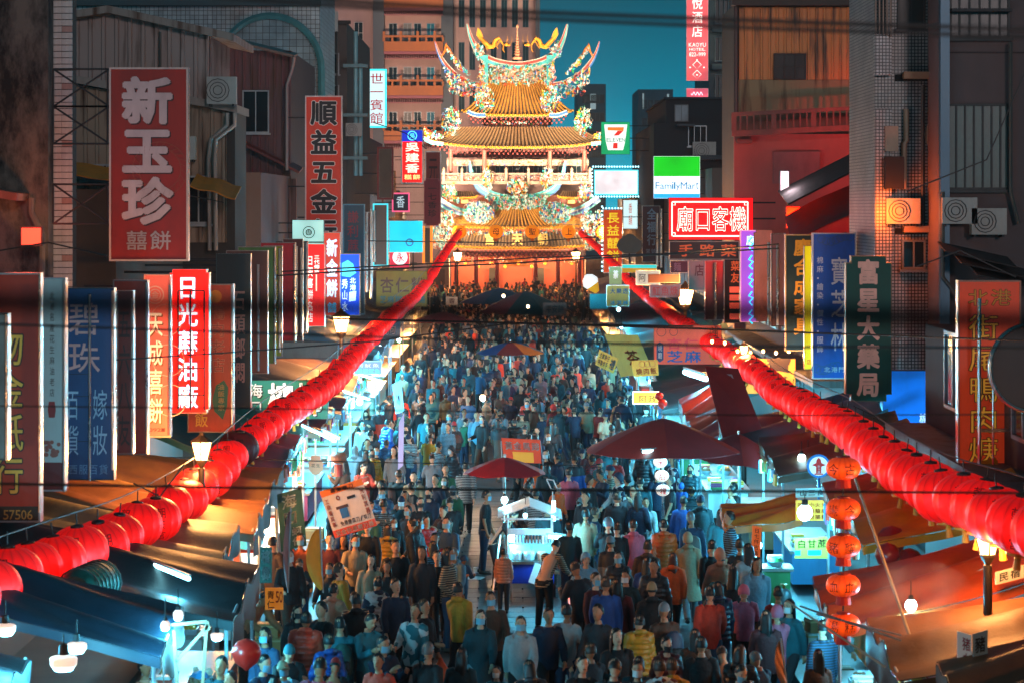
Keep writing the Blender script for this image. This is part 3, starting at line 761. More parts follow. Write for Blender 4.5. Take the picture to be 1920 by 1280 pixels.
# -------- upper left
def x_brace(r, D, k):
 for (y0, y1) in ((130, 200), (200, 270), (346, 420)):
  m = MB()
  for a, b in (((100, y0), (205, y1)), ((100, y1), (205, y0)), ((100, y0), (205, y0)), ((100, y1), (205, y1)), ((100, y0), (100, y1)), ((202, y0), (202, y1))):
   m.tube([P(*a, D + .1), P(*b, D + .1)], .02, 5)
  m.build('bracket_frame', DARKSTEEL, r)
 m = MB()
 for rr in (52, 40): ring(m, 300, 318, rr, 1.2, D, D - .0145)
 for q in range(24):
  a = q * math.pi / 12; m.tube([P(300 + 40 * math.cos(a), 318 + 40 * math.sin(a), D - .0145), P(300 + 52 * math.cos(a + .2), 318 + 52 * math.sin(a + .2), D - .0145)], .006, 3)
 m.build('phoenix_medallion', M('8a3a26', rough=.5), r)
def red_deep(): return M('8e1a10', rough=.5, var=.5, scale=.8)
sign((205, 127, 353, 490), 45, 'tall dark red sign with three large white characters and a small pair below, upper left', red_deep(),
 [('新玉珍', 226, 142, 326, 424, M('b8a8ac', rough=.6), dict(bold=.085, shadow=M('2a1016'), fill=.96)), ('囍餅', 234, 430, 324, 472, M('9a9298', rough=.5), dict(d='h', bold=.03))],
 frame=M('b9adaa', rough=.4), fw=3.5, fn=x_brace)
sign((572, 180, 642, 520), 92, 'tall orange-red hardware shop sign with black white-edged characters, upper left', M('e03c1c', rough=.45, var=.2),
 [('順益五金行', 578, 184, 636, 462, INK, dict(bold=.07, out=CREAM, ow=.05, fill=.86))], frame=M('d9c9c0', rough=.4), fw=2.5, arm='L')
def glowframe(h, em): return lt(h, em)
sign((688, 130, 725, 240), 146, 'white lit guesthouse sign with red characters in a cyan glowing frame', lt('d8fbff', 1.0),
 [('世一賓館', 692, 136, 721, 234, lt('c0142a', .6), dict(bold=.02))], frame=lt('38e6f2', 1.5), fw=3.4, arm='L', t=.35)
def wu_top(r, D, k):
 m = MB(); m.box(PX(754, D), D - .016, PZ(266, D), PX(792, D), D - .0125, PZ(245, D)); m.build('blue_header', lt('1030c8', 1.0), r)
 m = MB(); ring(m, 773, 255, 9, 1.6, D, D - .019); m.build('round_seal', lt('5fe8ff', 1.6), r)
 o = MB(); text_cells(o, '吳', PX(767, D), PZ(261, D), PX(779, D), PZ(249, D), D - .019, .02); o.build('lettering', lt('5fe8ff', 1.6), r)
sign((752, 243, 794, 345), 160, 'glowing red incense shop sign with a blue round seal on top', lt('ff0e0a', 2.0),
 [('吳建香', 758, 266, 788, 326, lt('ffe9d2', 1.6), dict(bold=.04)), ('糕餅', 757, 327, 789, 338, lt('ffe08a', 1.5), dict(d='h', bold=.04))], t=.4, arm='L', fn=wu_top)
sign((797, 284, 827, 420), 176, 'dull red vertical sign behind the incense sign, near the temple roof', M('a33a2c', rough=.5), [('元亨', 802, 290, 822, 400, M('4a1a16'), {})], fw=2, arm='L')
sign((795, 335, 826, 424), 168, 'small crimson stepped-edge sign with dark characters left of the temple', M('9c2b38', rough=.5),
 [('一七香珍', 801, 346, 820, 408, M('3a0f16'), dict(bold=.03))], stepped=3, arm='L', fw=1.5, edge=M('c0545c', rough=.5))
sign((735, 362, 768, 398), 150, 'small dark sign with a pink lit edge under the incense sign', M('1b2a40', rough=.4, em=.1), [('香', 742, 366, 760, 392, lt('d0e8f2', .6), {})], frame=lt('ff5a8a', 1.1), fw=2.5, arm='L')
sign((707, 276, 738, 375), 128, 'blank brown sign back with a red edge left of the incense sign', M('6b5340', rough=.6), [], frame=M('8c2a22', rough=.5), fw=4, arm='L')
# -------- middle left cluster
sign((548, 413, 607, 461), 88, 'mint-white lit box sign with a round ink seal', M('a9e6dc', em=.85, var=0, kind='lightbox'), [], t=.45, edge=M('3d4a4e', rough=.5), fw=.5, arm='L',
 fn=lambda r, D, k: ((lambda m: (ring(m, 579, 436, 11.5, 1.6, D, D - .016), ring(m, 579, 436, 6, 1.4, D, D - .016), text_cells(m, '周', PX(573, D), PZ(442, D), PX(585, D), PZ(430, D), D - .017, .03), m.build('round_seal', INK, r)))(MB())))
def sanfang(r, D, k):
 m = MB(); m.box(PX(592, D), D - .018, PZ(546, D), PX(594.5, D), D - .0135, PZ(515, D)); m.build('divider', lt('ffd9c8', .9), r)
sign((574, 458, 609, 612), 84, 'bright red lit biscuit shop sign with white characters in two columns', lt('d8060c', 1.5),
 [('日興喜餅名店', 575, 478, 588, 606, lt('fff0e8', 1.1), dict(bold=.04)), ('三代傳承', 588, 478, 600, 514, lt('fff0e8', 1.1), dict(bold=.04))], t=.3, arm='L', fn=sanfang, fw=1)
sign((607, 436, 638, 592), 87, 'orange-red sign with blue-white swelling characters next to the bright red one', M('d84a38', em=.45, var=0, kind='lightbox'),
 [('新金餅', 611, 446, 634, 560, lt('e8fbff', 1.1), dict(bold=.05, out=lt('2aa6d8', .8), ow=.04)), ('舖', 613, 566, 632, 588, lt('2ab0e8', 1.0), dict(bold=.05))], t=.3, fw=1, arm='L')
def ice_block(r, D, k):
 m = MB(); m.prism([(PX(a, D), PZ(b, D)) for a, b in ((641, 494), (652, 488), (662, 495), (668, 512), (656, 520), (641, 518))], D - .018, D - .0135); m.build('ice_picture', lt('58e0f0', 1.0), r)
 m = MB(); m.prism([(PX(a, D), PZ(b, D)) for a, b in ((655, 548), (668, 546), (667, 564), (654, 566))], D - .018, D - .0135); m.build('ice_cube_picture', lt('e6fcff', 1.2), r)
sign((636, 476, 675, 592), 90, 'bright blue lit ice shop sign with white characters', lt('044ce0', 1.2),
 [('秀山水', 640, 522, 653, 586, lt('e6fcff', 1.2), dict(bold=.04)), ('北港', 655, 520, 668, 546, lt('e6fcff', 1.2), dict(bold=.04))], t=.3, frame=M('d8a890', rough=.4), fw=1.5, arm='L', fn=ice_block)
sign((643, 383, 684, 590), 96, 'dark teal sign with three dull red characters beside the hardware sign', M('0e3c4c', rough=.45), [('謙利蔴', 650, 394, 674, 474, M('7c1f2c', rough=.5), dict(bold=.03))], frame=M('4f8a9c', rough=.4), fw=2, arm='L')
sign((684, 398, 699, 545), 100, 'narrow brown-red sign edge with bright steel tubes left of the cyan frame', M('5c2a26', rough=.5), [], trims=((688, 398, 548), (696, 392, 560)), fw=1, arm='L')
sign((699, 382, 728, 500), 106, 'dark sign inside a cyan-lit stepped frame', M('3a3430', rough=.5), [], frame=lt('34c8da', .9), fw=3, trims=((702, 395, 492),), arm='L')
sign((729, 414, 793, 474), 112, 'plain cyan lit box sign with a small blue seal', M('18c8dc', em=.95, var=0, kind='lightbox'), [('店', 766, 448, 774, 456, lt('0a58a0', .6), {})], t=.45, fw=1, arm='L',
 fn=lambda r, D, k: (lambda m: (ring(m, 768, 455, 7.5, 2.5, D, D - .016), m.build('round_seal', lt('2a70a8', .6), r)))(MB()))
sign((730, 472, 768, 503), 114, 'pink-red lit sign with one red character in a white circle', lt('e0304a', .8), [('永', 741, 473, 759, 493, lt('d01830', .7), dict(bold=.04))], t=.3, fw=1, arm='L',
 fn=lambda r, D, k: (lambda m: (disc(m, 750, 483, 14, D, D - .0165), m.build('white_disc', lt('f4f4f4', 1.0), r)))(MB()))
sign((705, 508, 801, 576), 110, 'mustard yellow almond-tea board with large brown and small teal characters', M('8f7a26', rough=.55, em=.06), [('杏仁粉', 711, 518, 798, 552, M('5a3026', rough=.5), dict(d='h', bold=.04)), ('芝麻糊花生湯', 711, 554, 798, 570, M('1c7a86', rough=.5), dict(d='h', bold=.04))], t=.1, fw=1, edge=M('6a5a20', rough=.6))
# -------- row of tall signs along the left shop fronts
sign((-22, 512, 76, 978), 36, 'huge red-orange sign with black yellow-lined characters and a number strip at the bottom, far left', M('9e2a16', rough=.5, var=.5, scale=.6),
 [('物金紙行', -16, 610, 48, 930, M('d6a23c', rough=.5), dict(bold=.02, out=INK, ow=.075, fill=.92)), ('57506', 6, 953, 62, 974, M('a88a3c', rough=.5), dict(d='h', bold=.02))], frame=M('7f9498', rough=.4, metal=.3), fw=3.2, arm='L', trims=((74, 515, 960),),
 fn=lambda r, D, k: (lambda m: (m.box(PX(-18, D), D - .0165, PZ(975, D), PX(72, D), D - .0125, PZ(948, D)), m.build('number_strip', M('16211c', rough=.5), r)))(MB()))
sign((-8, 588, 15, 862), 34.6, 'pale edge-lit sign cut by the left border, in front of the huge red-orange one', M('6a7068', rough=.6, var=.5), [], frame=M('2a3a38', rough=.5), fw=3, trims=((12, 590, 862),))
def l2(r, D, k):
 m = MB(); m.prism([(PX(a, D), PZ(b, D)) for a, b in ((92, 752), (103, 752), (105, 768), (103, 782), (92, 782), (90, 768))], D - .018, D - .0135); m.build('seal_mark', M('8a1f1c', rough=.5), r)
 m = MB(); m.box(PX(78, D), D - .0165, PZ(917, D), PX(119, D), D - .0125, PZ(866, D)); m.build('dark_red_foot', M('5a1512', rough=.5), r)
 m = MB()
 for q in range(22): disc(m, 98 + rnd.uniform(-13, 13), 842 + rnd.uniform(-14, 14), 4, D, D - .0175 - .0004 * q, 8)
 m.build('fruit_picture', M('8a4a3c', rough=.5), r)
sign((76, 521, 123, 920), 37.5, 'slim grey-white sign with thin dark writing, a red seal and a fruit picture', M('a7aaa4', rough=.5, var=.3, scale=.7), [('北港名產花生麻油老店', 92, 545, 104, 745, M('453c38', rough=.5), dict(fill=.8))], frame=M('93a2a6', rough=.35, metal=.4), fw=2.6, arm='L', trims=((120, 526, 920),), fn=l2)
def l3(r, D, k):
 for y in (700, 742, 826): part_box('panel_joint', BLACK, r, PX(124, D), D - .016, PZ(y + 1, D), PX(166, D), D - .0125, PZ(y, D))
sign((123, 540, 214, 899), 39.5, 'deep blue bridal department store sign with pinkish white characters', M('0c4272', rough=.5, var=.4, scale=.8),
 [('碧珠', 124, 562, 192, 706, M('c99a94', rough=.5), dict(bold=.02)), ('百貨', 124, 724, 150, 858, M('8fb4cc', rough=.5), dict(bold=.015)), ('嫁妝', 172, 724, 204, 858, M('8fb4cc', rough=.5), dict(bold=.015)), ('西服百貨', 128, 868, 204, 890, M('5a86a8'), dict(d='h'))], frame=M('23424e', rough=.4, metal=.4), fw=2, arm='L', trims=((168, 552, 900), (211, 545, 880)), fn=l3)
sign((216, 545, 250, 850), 41.5, 'dark red sign with black brush characters between the blue and orange-pink signs', M('5e1c18', rough=.45, var=.4), [('五六八友', 220, 574, 246, 840, INK, dict(bold=.03))], frame=M('7a6660', rough=.35, metal=.5), fw=2, trims=((219, 545, 842), (248, 560, 850)), arm='L')
sign((212, 525, 277, 852), 43, 'plain maroon sign board behind the one with black brush characters', M('7a2417', rough=.45, var=.4), [], frame=M('6a7278', rough=.35, metal=.5), fw=2.4, arm='L', trims=((275, 530, 850),))
def l5(r, D, k):
 m = MB(); ring(m, 291, 553, 17, 2.2, D, D - .016); ring(m, 291, 553, 11, 1.5, D, D - .016); text_cells(m, '金', PX(283, D), PZ(561, D), PX(299, D), PZ(545, D), D - .017, .02); m.build('round_emblem', M('e8a890', rough=.5, em=.2), r)
 m = MB();
 for q in range(3): ring(m, 312 + 4 * q, 600 + 75 * q, 30, 1.2, D, D - .015)
 m.build('line_ornament', M('f0b8a8', rough=.5), r)
 o = MB(); text_cells(o, '0921', PX(279, D), PZ(809, D), PX(310, D), PZ(801, D), D - .017, .02, 'h'); o.build('lettering', M('5a2018'), r)
sign((270, 515, 320, 819), 45, 'salmon-pink lit cake sign with cream and gold-edged characters', M('e0604c', em=.4, var=.2, scale=1),
 [('天成喜餅', 277, 580, 307, 796, M('f6e6c8', em=.35, var=0), dict(bold=.03, shadow=M('7a4a10'), fill=.92))], frame=M('e8a088', rough=.4), fw=2, stepped=0, arm='L', fn=l5, trims=((318, 535, 815),))
def neon_rungs(r, D, k):
 m = MB()
 for x in (334, 357, 383):
  m.tube([P(x, 545, D - .35), P(x, 770, D - .35)], .018, 5)
 for y in (545, 655, 690, 740): m.tube([P(334, y, D - .35), P(383, y, D - .35)], .014, 5)
 m.tube([P(383, 545, D - .35), P(383, 545, D + .1)], .014, 5); m.tube([P(334, 690, D - .35), P(334, 690, D + .1)], .014, 5)
 m.build('bracket_frame', DARKSTEEL, r)
sign((318, 505, 392, 774), 48, 'brightest red lit oil mill sign with white and cyan glowing characters and stepped corners', lt('ff0c04', 2.2),
 [('日光蔴油廠', 330, 514, 374, 768, lt('f4fbff', 1.7), dict(bold=.03, out=lt('38bff0', 1.0), ow=.025))], t=.3, stepped=5, arm='L', fn=neon_rungs, fw=1)
def l7(r, D, k):
 m = MB(); m.prism([(PX(a, D), PZ(b, D)) for a, b in ((405, 722), (420, 712), (428, 725), (426, 760), (418, 786), (402, 770), (398, 750))], D - .0175, D - .0135); m.build('leaf_picture', M('1e6a50', rough=.5), r)
 o = MB(); text_cells(o, '油飯專家', PX(408, D), PZ(770, D), PX(422, D), PZ(718, D), D - .02, .01); o.build('lettering', M('b89a5a'), r)
 m = MB(); disc(m, 404, 556, 12, D, D - .0165); m.build('sun_disc', M('e08a24', rough=.5), r)
sign((352, 533, 438, 810), 50, 'burnt orange duck-rice sign with outlined writing and a green leaf patch', M('b83c20', rough=.45, var=.35), [('鴨肉老店', 392, 570, 424, 700, M('8c2a18'), dict(bold=.015, out=M('d8b090'), ow=.02)), ('飯', 364, 770, 392, 802, GOLD, dict(bold=.03))], frame=M('8a7a70', rough=.35, metal=.5), fw=2, arm='L', trims=((435, 535, 800),), fn=l7)
def l8(r, D, k):
 m = MB(); disc(m, 433, 511, 22, D, D - .0165); m.build('logo_disc', M('d98a6e', rough=.5), r)
 m = MB(); ring(m, 433, 509, 15, 1.6, D, D - .019); m.prism([(PX(a, D), PZ(b, D)) for a, b in ((420, 520), (428, 510), (442, 505), (446, 514), (438, 522), (426, 526))], D - .021, D - .0175); m.build('logo_mark', M('1a4038', rough=.5), r)
sign((405, 476, 470, 765), 53, 'blackish green sign with a round salmon logo of a stone shape', M('0c2a2c', rough=.45, var=.3), [('石頭鄉燜', 432, 540, 462, 720, M('c08a78', rough=.5), dict(bold=.04))], frame=M('24474a', rough=.4, metal=.4), fw=1.5, arm='L')
for (a, y0, c, y1, D, hx, lb, tr, txt) in (
  (424, 470, 502, 700, 56, '6e3f34', 'brown-grey sign back with two bright steel tubes', ((468, 488, 690), (484, 496, 695)), ''),
  (446, 463, 516, 682, 59, '5a7a3a', 'olive green sign board among the nested sign edges', ((515, 470, 680),), ''),
  (494, 461, 529, 668, 62, 'a2a02c', 'yellow-green sign edge with small black vertical writing', ((524, 466, 660),), '中藥參行老店號'),
  (488, 455, 554, 640, 65, 'd82a34', 'rosy red sign board with steel edge, left of the mint box sign', ((552, 458, 640),), ''),
  (530, 448, 568, 640, 69, '5a2a24', 'dark brown sign edge next to the rosy red board', ((556, 462, 630), (565, 465, 630)), ''),
  (556, 452, 577, 625, 76, '2c3338', 'near black narrow sign touching the bright red lit sign', ((575, 455, 620),), '')):
 tx = [(txt, a + 20, y0 + 35, a + 30, y1 - 60, INK, dict(bold=.01))] if txt else []
 sign((a, y0, c, y1), D, lb, M(hx, rough=.5, var=.35), tx, frame=M('9a8a80', rough=.35, metal=.5), fw=1.3, trims=tr, arm='L')
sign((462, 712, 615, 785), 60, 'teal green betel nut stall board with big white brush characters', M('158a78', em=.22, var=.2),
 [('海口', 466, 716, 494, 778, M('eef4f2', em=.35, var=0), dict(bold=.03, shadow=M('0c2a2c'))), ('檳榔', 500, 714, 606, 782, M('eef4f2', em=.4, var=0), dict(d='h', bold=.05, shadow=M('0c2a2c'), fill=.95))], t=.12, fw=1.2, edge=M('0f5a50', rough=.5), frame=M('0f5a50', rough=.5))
sign((514, 641, 633, 672), 64, 'blank grey-white fascia board over the left shops', M('8fa39e', rough=.5), [], t=.2, fw=1, edge=M('5a6a68', rough=.5))
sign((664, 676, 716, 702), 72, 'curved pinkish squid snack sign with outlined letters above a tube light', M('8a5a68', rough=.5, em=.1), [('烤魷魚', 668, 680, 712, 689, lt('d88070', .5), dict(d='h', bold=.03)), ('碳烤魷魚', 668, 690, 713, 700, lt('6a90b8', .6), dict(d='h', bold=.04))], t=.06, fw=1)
# -------- right side
def seven(r, D, k):
 m = MB(); m.prism([(PX(a, D), PZ(b, D)) for a, b in ((1133, 234), (1176, 234), (1172, 266), (1168, 282), (1140, 282), (1136, 266))], D - .016, D - .0125); m.build('white_field', lt('fbfdf8', 1.1), r)
 m = MB(); m.prism([(PX(a, D), PZ(b, D)) for a, b in ((1139, 239), (1170, 239), (1169, 246), (1139, 245))], D - .021, D - .017, 0)
 m.build('seven_bar', lt('f07a20', 1.0), r)
 m = MB(); m.prism([(PX(a, D), PZ(b, D)) for a, b in ((1169, 246), (1160, 254.5), (1150, 255), (1158, 246))], D - .021, D - .017); m.prism([(PX(a, D), PZ(b, D)) for a, b in ((1150, 268.5), (1158, 268.5), (1158, 279), (1149, 279))], D - .021, D - .017); m.build('seven_stem', lt('e02818', 1.0), r)
 o = MB(); text_cells(o, 'ELEVEN', PX(1137, D), PZ(267, D), PX(1172, D), PZ(258.5, D), D - .02, .03, 'h'); o.build('lettering', lt('128a5a', .8), r)
sign((1127, 229, 1181, 290), 141, 'green-bordered lit convenience store sign with a big orange-red numeral, right of the temple', M('10b06a', em=.8, var=0, kind='lightbox'), [], t=.4, fw=.5, edge=M('1a5a48', rough=.5), arm='R', fn=seven)
def board_bulbs(r, D, k):
 blb = MB()
 for i in range(18):
  for y in (313, 369): blb.ball(P(1112 + 85 * i / 17, y, D - .05), 1.7 * k, 6, 0)
 for i in range(8):
  blb.ball(P(1110, 318 + 48 * i / 7, D - .05), 1.7 * k, 6, 0)
 blb.build('bulb_chain', lt('aef4ff', 3.0), r)['kind'] = 'stuff'
sign((1114, 319, 1197, 366), 152, 'blank white glowing board edged with small cyan bulbs', M('fdeef0', em=1.05, var=0, kind='lightbox'), [], t=.4, frame=lt('58e4f8', 1.3), fw=2, fn=board_bulbs, arm='R')
def fam(r, D, k):
 m = MB(); m.box(PX(1226, D), D - .0165, PZ(331, D), PX(1312, D), D - .0125, PZ(294, D)); m.build('green_band', M('08c818', em=.85, var=0, kind='lightbox'), r)
 m = MB(); m.box(PX(1226, D), D - .0165, PZ(372, D), PX(1312, D), D - .0125, PZ(364, D)); m.build('blue_band', lt('18a8f0', 1.0), r)
 o = MB()
 wd = {'F': 9, 'a': 9, 'm': 14, 'i': 4, 'l': 4, 'y': 9, 'M': 14, 'r': 7, 't': 6}
 hh = {'a': 8.5, 'm': 8.5, 'r': 8.5, 'y': 12}
 x = 1229
 for ch in 'FamilyMart':
  w = wd[ch] * .96; h = hh.get(ch, 13)
  v, f, _ = glyph(ch, .03)
  lo, hi = v.min(0), v.max(0)
  X = PX(x, D) + (v[:, 0] - lo[0]) / (hi[0] - lo[0]) * (w - 1) * k
  zb = PZ(355 + (3.5 if ch == 'y' else 0), D)
  Z = zb + (v[:, 1] - lo[1]) / (hi[1] - lo[1]) * h * k
  o.add([(X[i], D - .02, Z[i]) for i in range(len(X))], f); x += w
 o.build('lettering', lt('1478a8', .8), r)
sign((1225, 293, 1313, 373), 107, 'lit convenience store box sign with green top, white middle and blue lettering', lt('f2f8fa', 1.05), [], t=.5, fw=.6, edge=M('2a5a60', rough=.5), arm='R', fn=fam)
def miao(r, D, k):
 m = MB()
 for a, b in (((1262, 379), (1400, 379)), ((1262, 443), (1404, 443)), ((1260, 381), (1260, 441)), ((1402, 379), (1402, 432))):
  m.tube([P(*a, D - .06), P(*b, D - .06)], 1.3 * k, 6)
 for cx, cy in ((1263, 382), (1399, 382), (1263, 440)):
  m.tube([P(cx - 3, cy - 3, D - .06), P(cx + 3, cy - 3, D - .06), P(cx + 3, cy + 3, D - .06), P(cx - 3, cy + 3, D - .06), P(cx - 3, cy - 3, D - .06)], .9 * k, 5)
 m.build('neon_border', lt('ffd8c8', 2.2), r, smooth=True)
sign((1254, 371, 1412, 450), 78, 'large glowing red neon signboard with four white neon characters in a neon border', lt('f00408', 2.2),
 [('廟口客機', 1268, 386, 1400, 436, lt('f01414', .9), dict(d='h', bold=.015, out=lt('fff2e0', 1.9), ow=.045, fill=.96))], t=.35, fw=1, fn=miao, arm='R', edge=M('8a1512', rough=.5))
sign((1255, 453, 1386, 487), 78.05, 'dark maroon strip board with orange characters under the red neon sign', M('46181a', rough=.5), [('手路菜', 1266, 454, 1400 - 14, 486, M('e0582c', em=.35, var=0), dict(d='h', bold=.05, fill=.75))], frame=M('c89a90', rough=.4), fw=1.2, t=.25, arm='R')
def pw(r, D, k):
 m = MB()
 pts = []
 for j in range(5):
  y0 = 445 + j * 34
  m.tube([P(1410, y0, D - .05), P(1404, y0 + 8, D - .05), P(1412, y0 + 12, D - .05), P(1405, y0 + 20, D - .05), P(1411, y0 + 26, D - .05)], 1.5 * k, 5)
 m.build('neon_tube', lt('30d8f8', 2.0), r, smooth=True)
sign((1388, 432, 1422, 604), 74, 'violet lit sign with cyan neon strokes down its right edge', M('b050d0', em=.75, var=0, kind='lightbox'), [('康', 1398, 440, 1416, 462, lt('e8ffff', 1.4), dict(bold=.02, out=lt('20a0f0', 1.4), ow=.04))], t=.3, frame=lt('ff9ac0', .8), fw=1.5, fn=pw, arm='R')
sign((1414, 431, 1452, 603), 72, 'flat salmon-pink sign back with small black corner marks', M('cc6a58', rough=.5, em=.06), [], t=.2, stepped=4, fw=.8, edge=M('8a4038', rough=.5), arm='R', trims=((1441, 455, 610),))
sign((1446, 438, 1474, 612), 69, 'dusky mauve sign edge next to the salmon-pink one', M('6a4450', rough=.5), [], frame=M('3a2a2c', rough=.5), fw=2, trims=((1458, 458, 610),), arm='R')
def steel_ladder(r, D, k):
 m = MB()
 for y in (470, 505, 545, 580): m.tube([P(1441, y, D - .2), P(1458, y, D - .2)], .02, 5)
 m.build('bracket_frame', DARKSTEEL, r)
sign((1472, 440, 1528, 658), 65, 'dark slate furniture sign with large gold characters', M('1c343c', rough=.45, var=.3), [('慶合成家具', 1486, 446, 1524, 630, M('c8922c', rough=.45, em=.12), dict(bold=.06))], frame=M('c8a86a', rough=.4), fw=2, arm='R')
sign((1508, 461, 1524, 692), 62.5, 'narrow bright yellow lit strip sign beside the blue sign', M('f2cc10', em=.75, var=0, kind='lightbox'), [('店', 1512, 672, 1521, 684, lt('d83020', .5), {})], t=.2, fw=1, frame=M('b89a20', rough=.4), arm='R')
def bao(r, D, k):
 m = MB()
 for i in range(7): ring(m, 1540 + i * 9, 449 + 5 * math.sin(i * .9), 8, 2, D, D - .0145 - .0003 * i, 14)
 for i in range(6): ring(m, 1530 + i * 8, 690 + 4 * math.sin(i), 9, 2, D, D - .0145 - .0003 * i, 14)
 m.build('cloud_ornament', M('1a5a94', rough=.5), r)
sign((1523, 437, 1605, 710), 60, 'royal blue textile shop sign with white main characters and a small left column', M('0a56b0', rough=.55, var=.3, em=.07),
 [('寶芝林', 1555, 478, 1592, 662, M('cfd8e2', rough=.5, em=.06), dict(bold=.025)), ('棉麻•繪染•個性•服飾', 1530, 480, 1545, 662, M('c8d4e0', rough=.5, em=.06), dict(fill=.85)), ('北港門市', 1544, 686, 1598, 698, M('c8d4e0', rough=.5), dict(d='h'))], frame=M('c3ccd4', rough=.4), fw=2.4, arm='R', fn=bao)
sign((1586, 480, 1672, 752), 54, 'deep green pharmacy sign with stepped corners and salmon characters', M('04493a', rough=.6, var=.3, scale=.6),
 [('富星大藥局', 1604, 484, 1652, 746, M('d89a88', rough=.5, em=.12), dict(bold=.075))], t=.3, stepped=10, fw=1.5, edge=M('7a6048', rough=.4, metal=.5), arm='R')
sign((1655, 694, 1742, 806), 55.2, 'lit blue fabric shop box sign with a cloud pattern, behind the pharmacy sign', M('1070d8', em=.55, var=.2, kind='lightbox'), [('棉', 1722, 772, 1740, 796, lt('d8eaf8', .9), {})], t=.4, fw=1, edge=M('1a4a78', rough=.5))
def duck_tel(r, D, k):
 o = MB(); text_cells(o, '開館', PX(1888, D), PZ(848, D), PX(1908, D), PZ(770, D), D - .02, .02); o.build('lettering', M('d8a058'), r)
 m = MB(); m.tube([P(1836, 560, D - .4), P(1836, 905, D - .4)], .035, 6); m.tube([P(1862, 700, D - .4), P(1862, 870, D - .4)], .02, 6); m.tube([P(1836, 806, D - .4), P(1920, 806, D - .4)], .035, 5)
 m.build('steel_post', STEEL, r)
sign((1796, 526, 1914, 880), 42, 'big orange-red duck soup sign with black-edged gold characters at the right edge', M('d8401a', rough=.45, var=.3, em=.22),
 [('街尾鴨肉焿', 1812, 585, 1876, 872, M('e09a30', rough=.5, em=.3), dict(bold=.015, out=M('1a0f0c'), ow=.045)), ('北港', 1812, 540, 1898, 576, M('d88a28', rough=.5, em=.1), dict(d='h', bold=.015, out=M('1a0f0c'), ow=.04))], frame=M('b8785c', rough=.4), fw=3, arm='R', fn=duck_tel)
# back of a round sign close by on the right
r = empty('round_sign', (PX(1892, 36), 36, PZ(768, 36)), 'back of a dark round sign cut off by the right border', 'sign')
m = MB(); c = P(1932, 690, 36); m.prism([(c.x + .62 * math.cos(i * math.pi / 18), c.z + .66 * math.sin(i * math.pi / 18)) for i in range(36)], 36, 36.12); m.build('cabinet', M('2f3538', rough=.5), r)
m = MB(); m.tube([(c.x + .6 * math.cos(i * math.pi / 18), 35.98, c.z + .64 * math.sin(i * math.pi / 18)) for i in range(37)], .03, 6); m.build('rim', STEEL, r)
# signs in the right middle distance
def bulbs_c(r, D, k):
 b = MB()
 for i in range(16): b.ball(P(1129, 388 + 120 * i / 15, D - .05), 1.8 * k, 6)
 for i in range(7): b.ball(P(1131 + 34 * i / 6, 391, D - .05), 1.6 * k, 6)
 b.build('bulb_chain', lt('b0f0ff', 3.0), r)['kind'] = 'stuff'
sign((1131, 393, 1167, 512), 147, 'orange-red sign with yellow outlined characters and a chain of white bulbs', M('e8521e', em=.55, var=0, kind='lightbox'), [('長益囍餅', 1136, 397, 1163, 492, lt('ffd82a', .9), dict(bold=.03, out=lt('c02a10', .5), ow=.03))], t=.3, fw=1, fn=bulbs_c, arm='R')
sign((1168, 375, 1196, 430), 150, 'small white glowing vertical sign with faint red writing behind the black bracket', lt('d8fafc', 1.0), [('香舖', 1178, 380, 1186, 424, lt('e06a50', .6), {})], t=.3, fw=1, arm='R')
sign((1204, 386, 1238, 492), 128, 'dark maroon sign with grey-blue characters under the box sign', M('4c2026', rough=.5), [('全福行', 1212, 390, 1232, 462, M('7d92a4', rough=.5), dict(bold=.06)), ('堂號', 1210, 466, 1230, 476, M('7d92a4'), dict(d='h'))], frame=M('8a8a88', rough=.4, metal=.4), fw=1.2, arm='R', trims=((1232, 400, 500), (1240, 392, 502)))
r = empty('round_sign', (PX(1180, 120), 120, PZ(480, 120)), 'blank dull brown bulging sign back above the stall roofs', 'sign')
c = P(1180, 459, 120); k = 120 / F
m = MB(); m.prism([(c.x + a * k, c.z + b * k) for a, b in ((-24, -2), (-20, 8), (-12, 14), (-4, 19), (6, 19), (14, 13), (22, 8), (25, -2), (20, -12), (10, -17), (-8, -17), (-19, -11))], 120, 120.2); m.build('cabinet', M('6a5648', rough=.7), r)
m = MB(); m.tube([P(1180, 474, 120.1), P(1182, 520, 120.1)], .05, 6); m.build('pole', DARKSTEEL, r)
sign((1291, 489, 1323, 545), 84, 'teal shop board with one dark character below the maroon strip', M('4f8a90', rough=.5), [('店', 1301, 494, 1321, 520, M('1d3a4a'), dict(bold=.03))], t=.15, fw=1)
sign((1257, 489, 1290, 512), 86, 'small navy board with pale writing below the maroon strip', M('1b2c40', rough=.5), [('麵', 1262, 491, 1278, 510, M('5a7890'), dict(bold=.02))], t=.15, fw=1)
sign((1215, 514, 1275, 531), 92, 'plain brown hanging board above the fish soup board', M('4a2a20', rough=.6), [], t=.12, fw=1, edge=M('8a8a84', rough=.4, metal=.4))
sign((1218, 534, 1276, 558), 91, 'grey fish soup board with pale red characters', M('a39a98', rough=.5), [('魟魚焿', 1222, 536, 1272, 556, M('c05a58'), dict(d='h', bold=.02))], t=.12, fw=1)
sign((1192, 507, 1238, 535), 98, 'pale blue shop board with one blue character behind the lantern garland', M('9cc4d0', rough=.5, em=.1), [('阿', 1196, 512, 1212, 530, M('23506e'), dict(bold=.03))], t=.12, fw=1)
sign((1137, 535, 1180, 575), 112, 'yellow drinks board with blue brush writing', M('c8a84a', em=.15, var=.2), [('大樂透', 1143, 540, 1178, 552, M('145a86'), dict(d='h', bold=.05)), ('冰淇淋', 1143, 563, 1178, 573, M('1a8ab0', em=.2), dict(d='h', bold=.05))], t=.1, fw=.8)
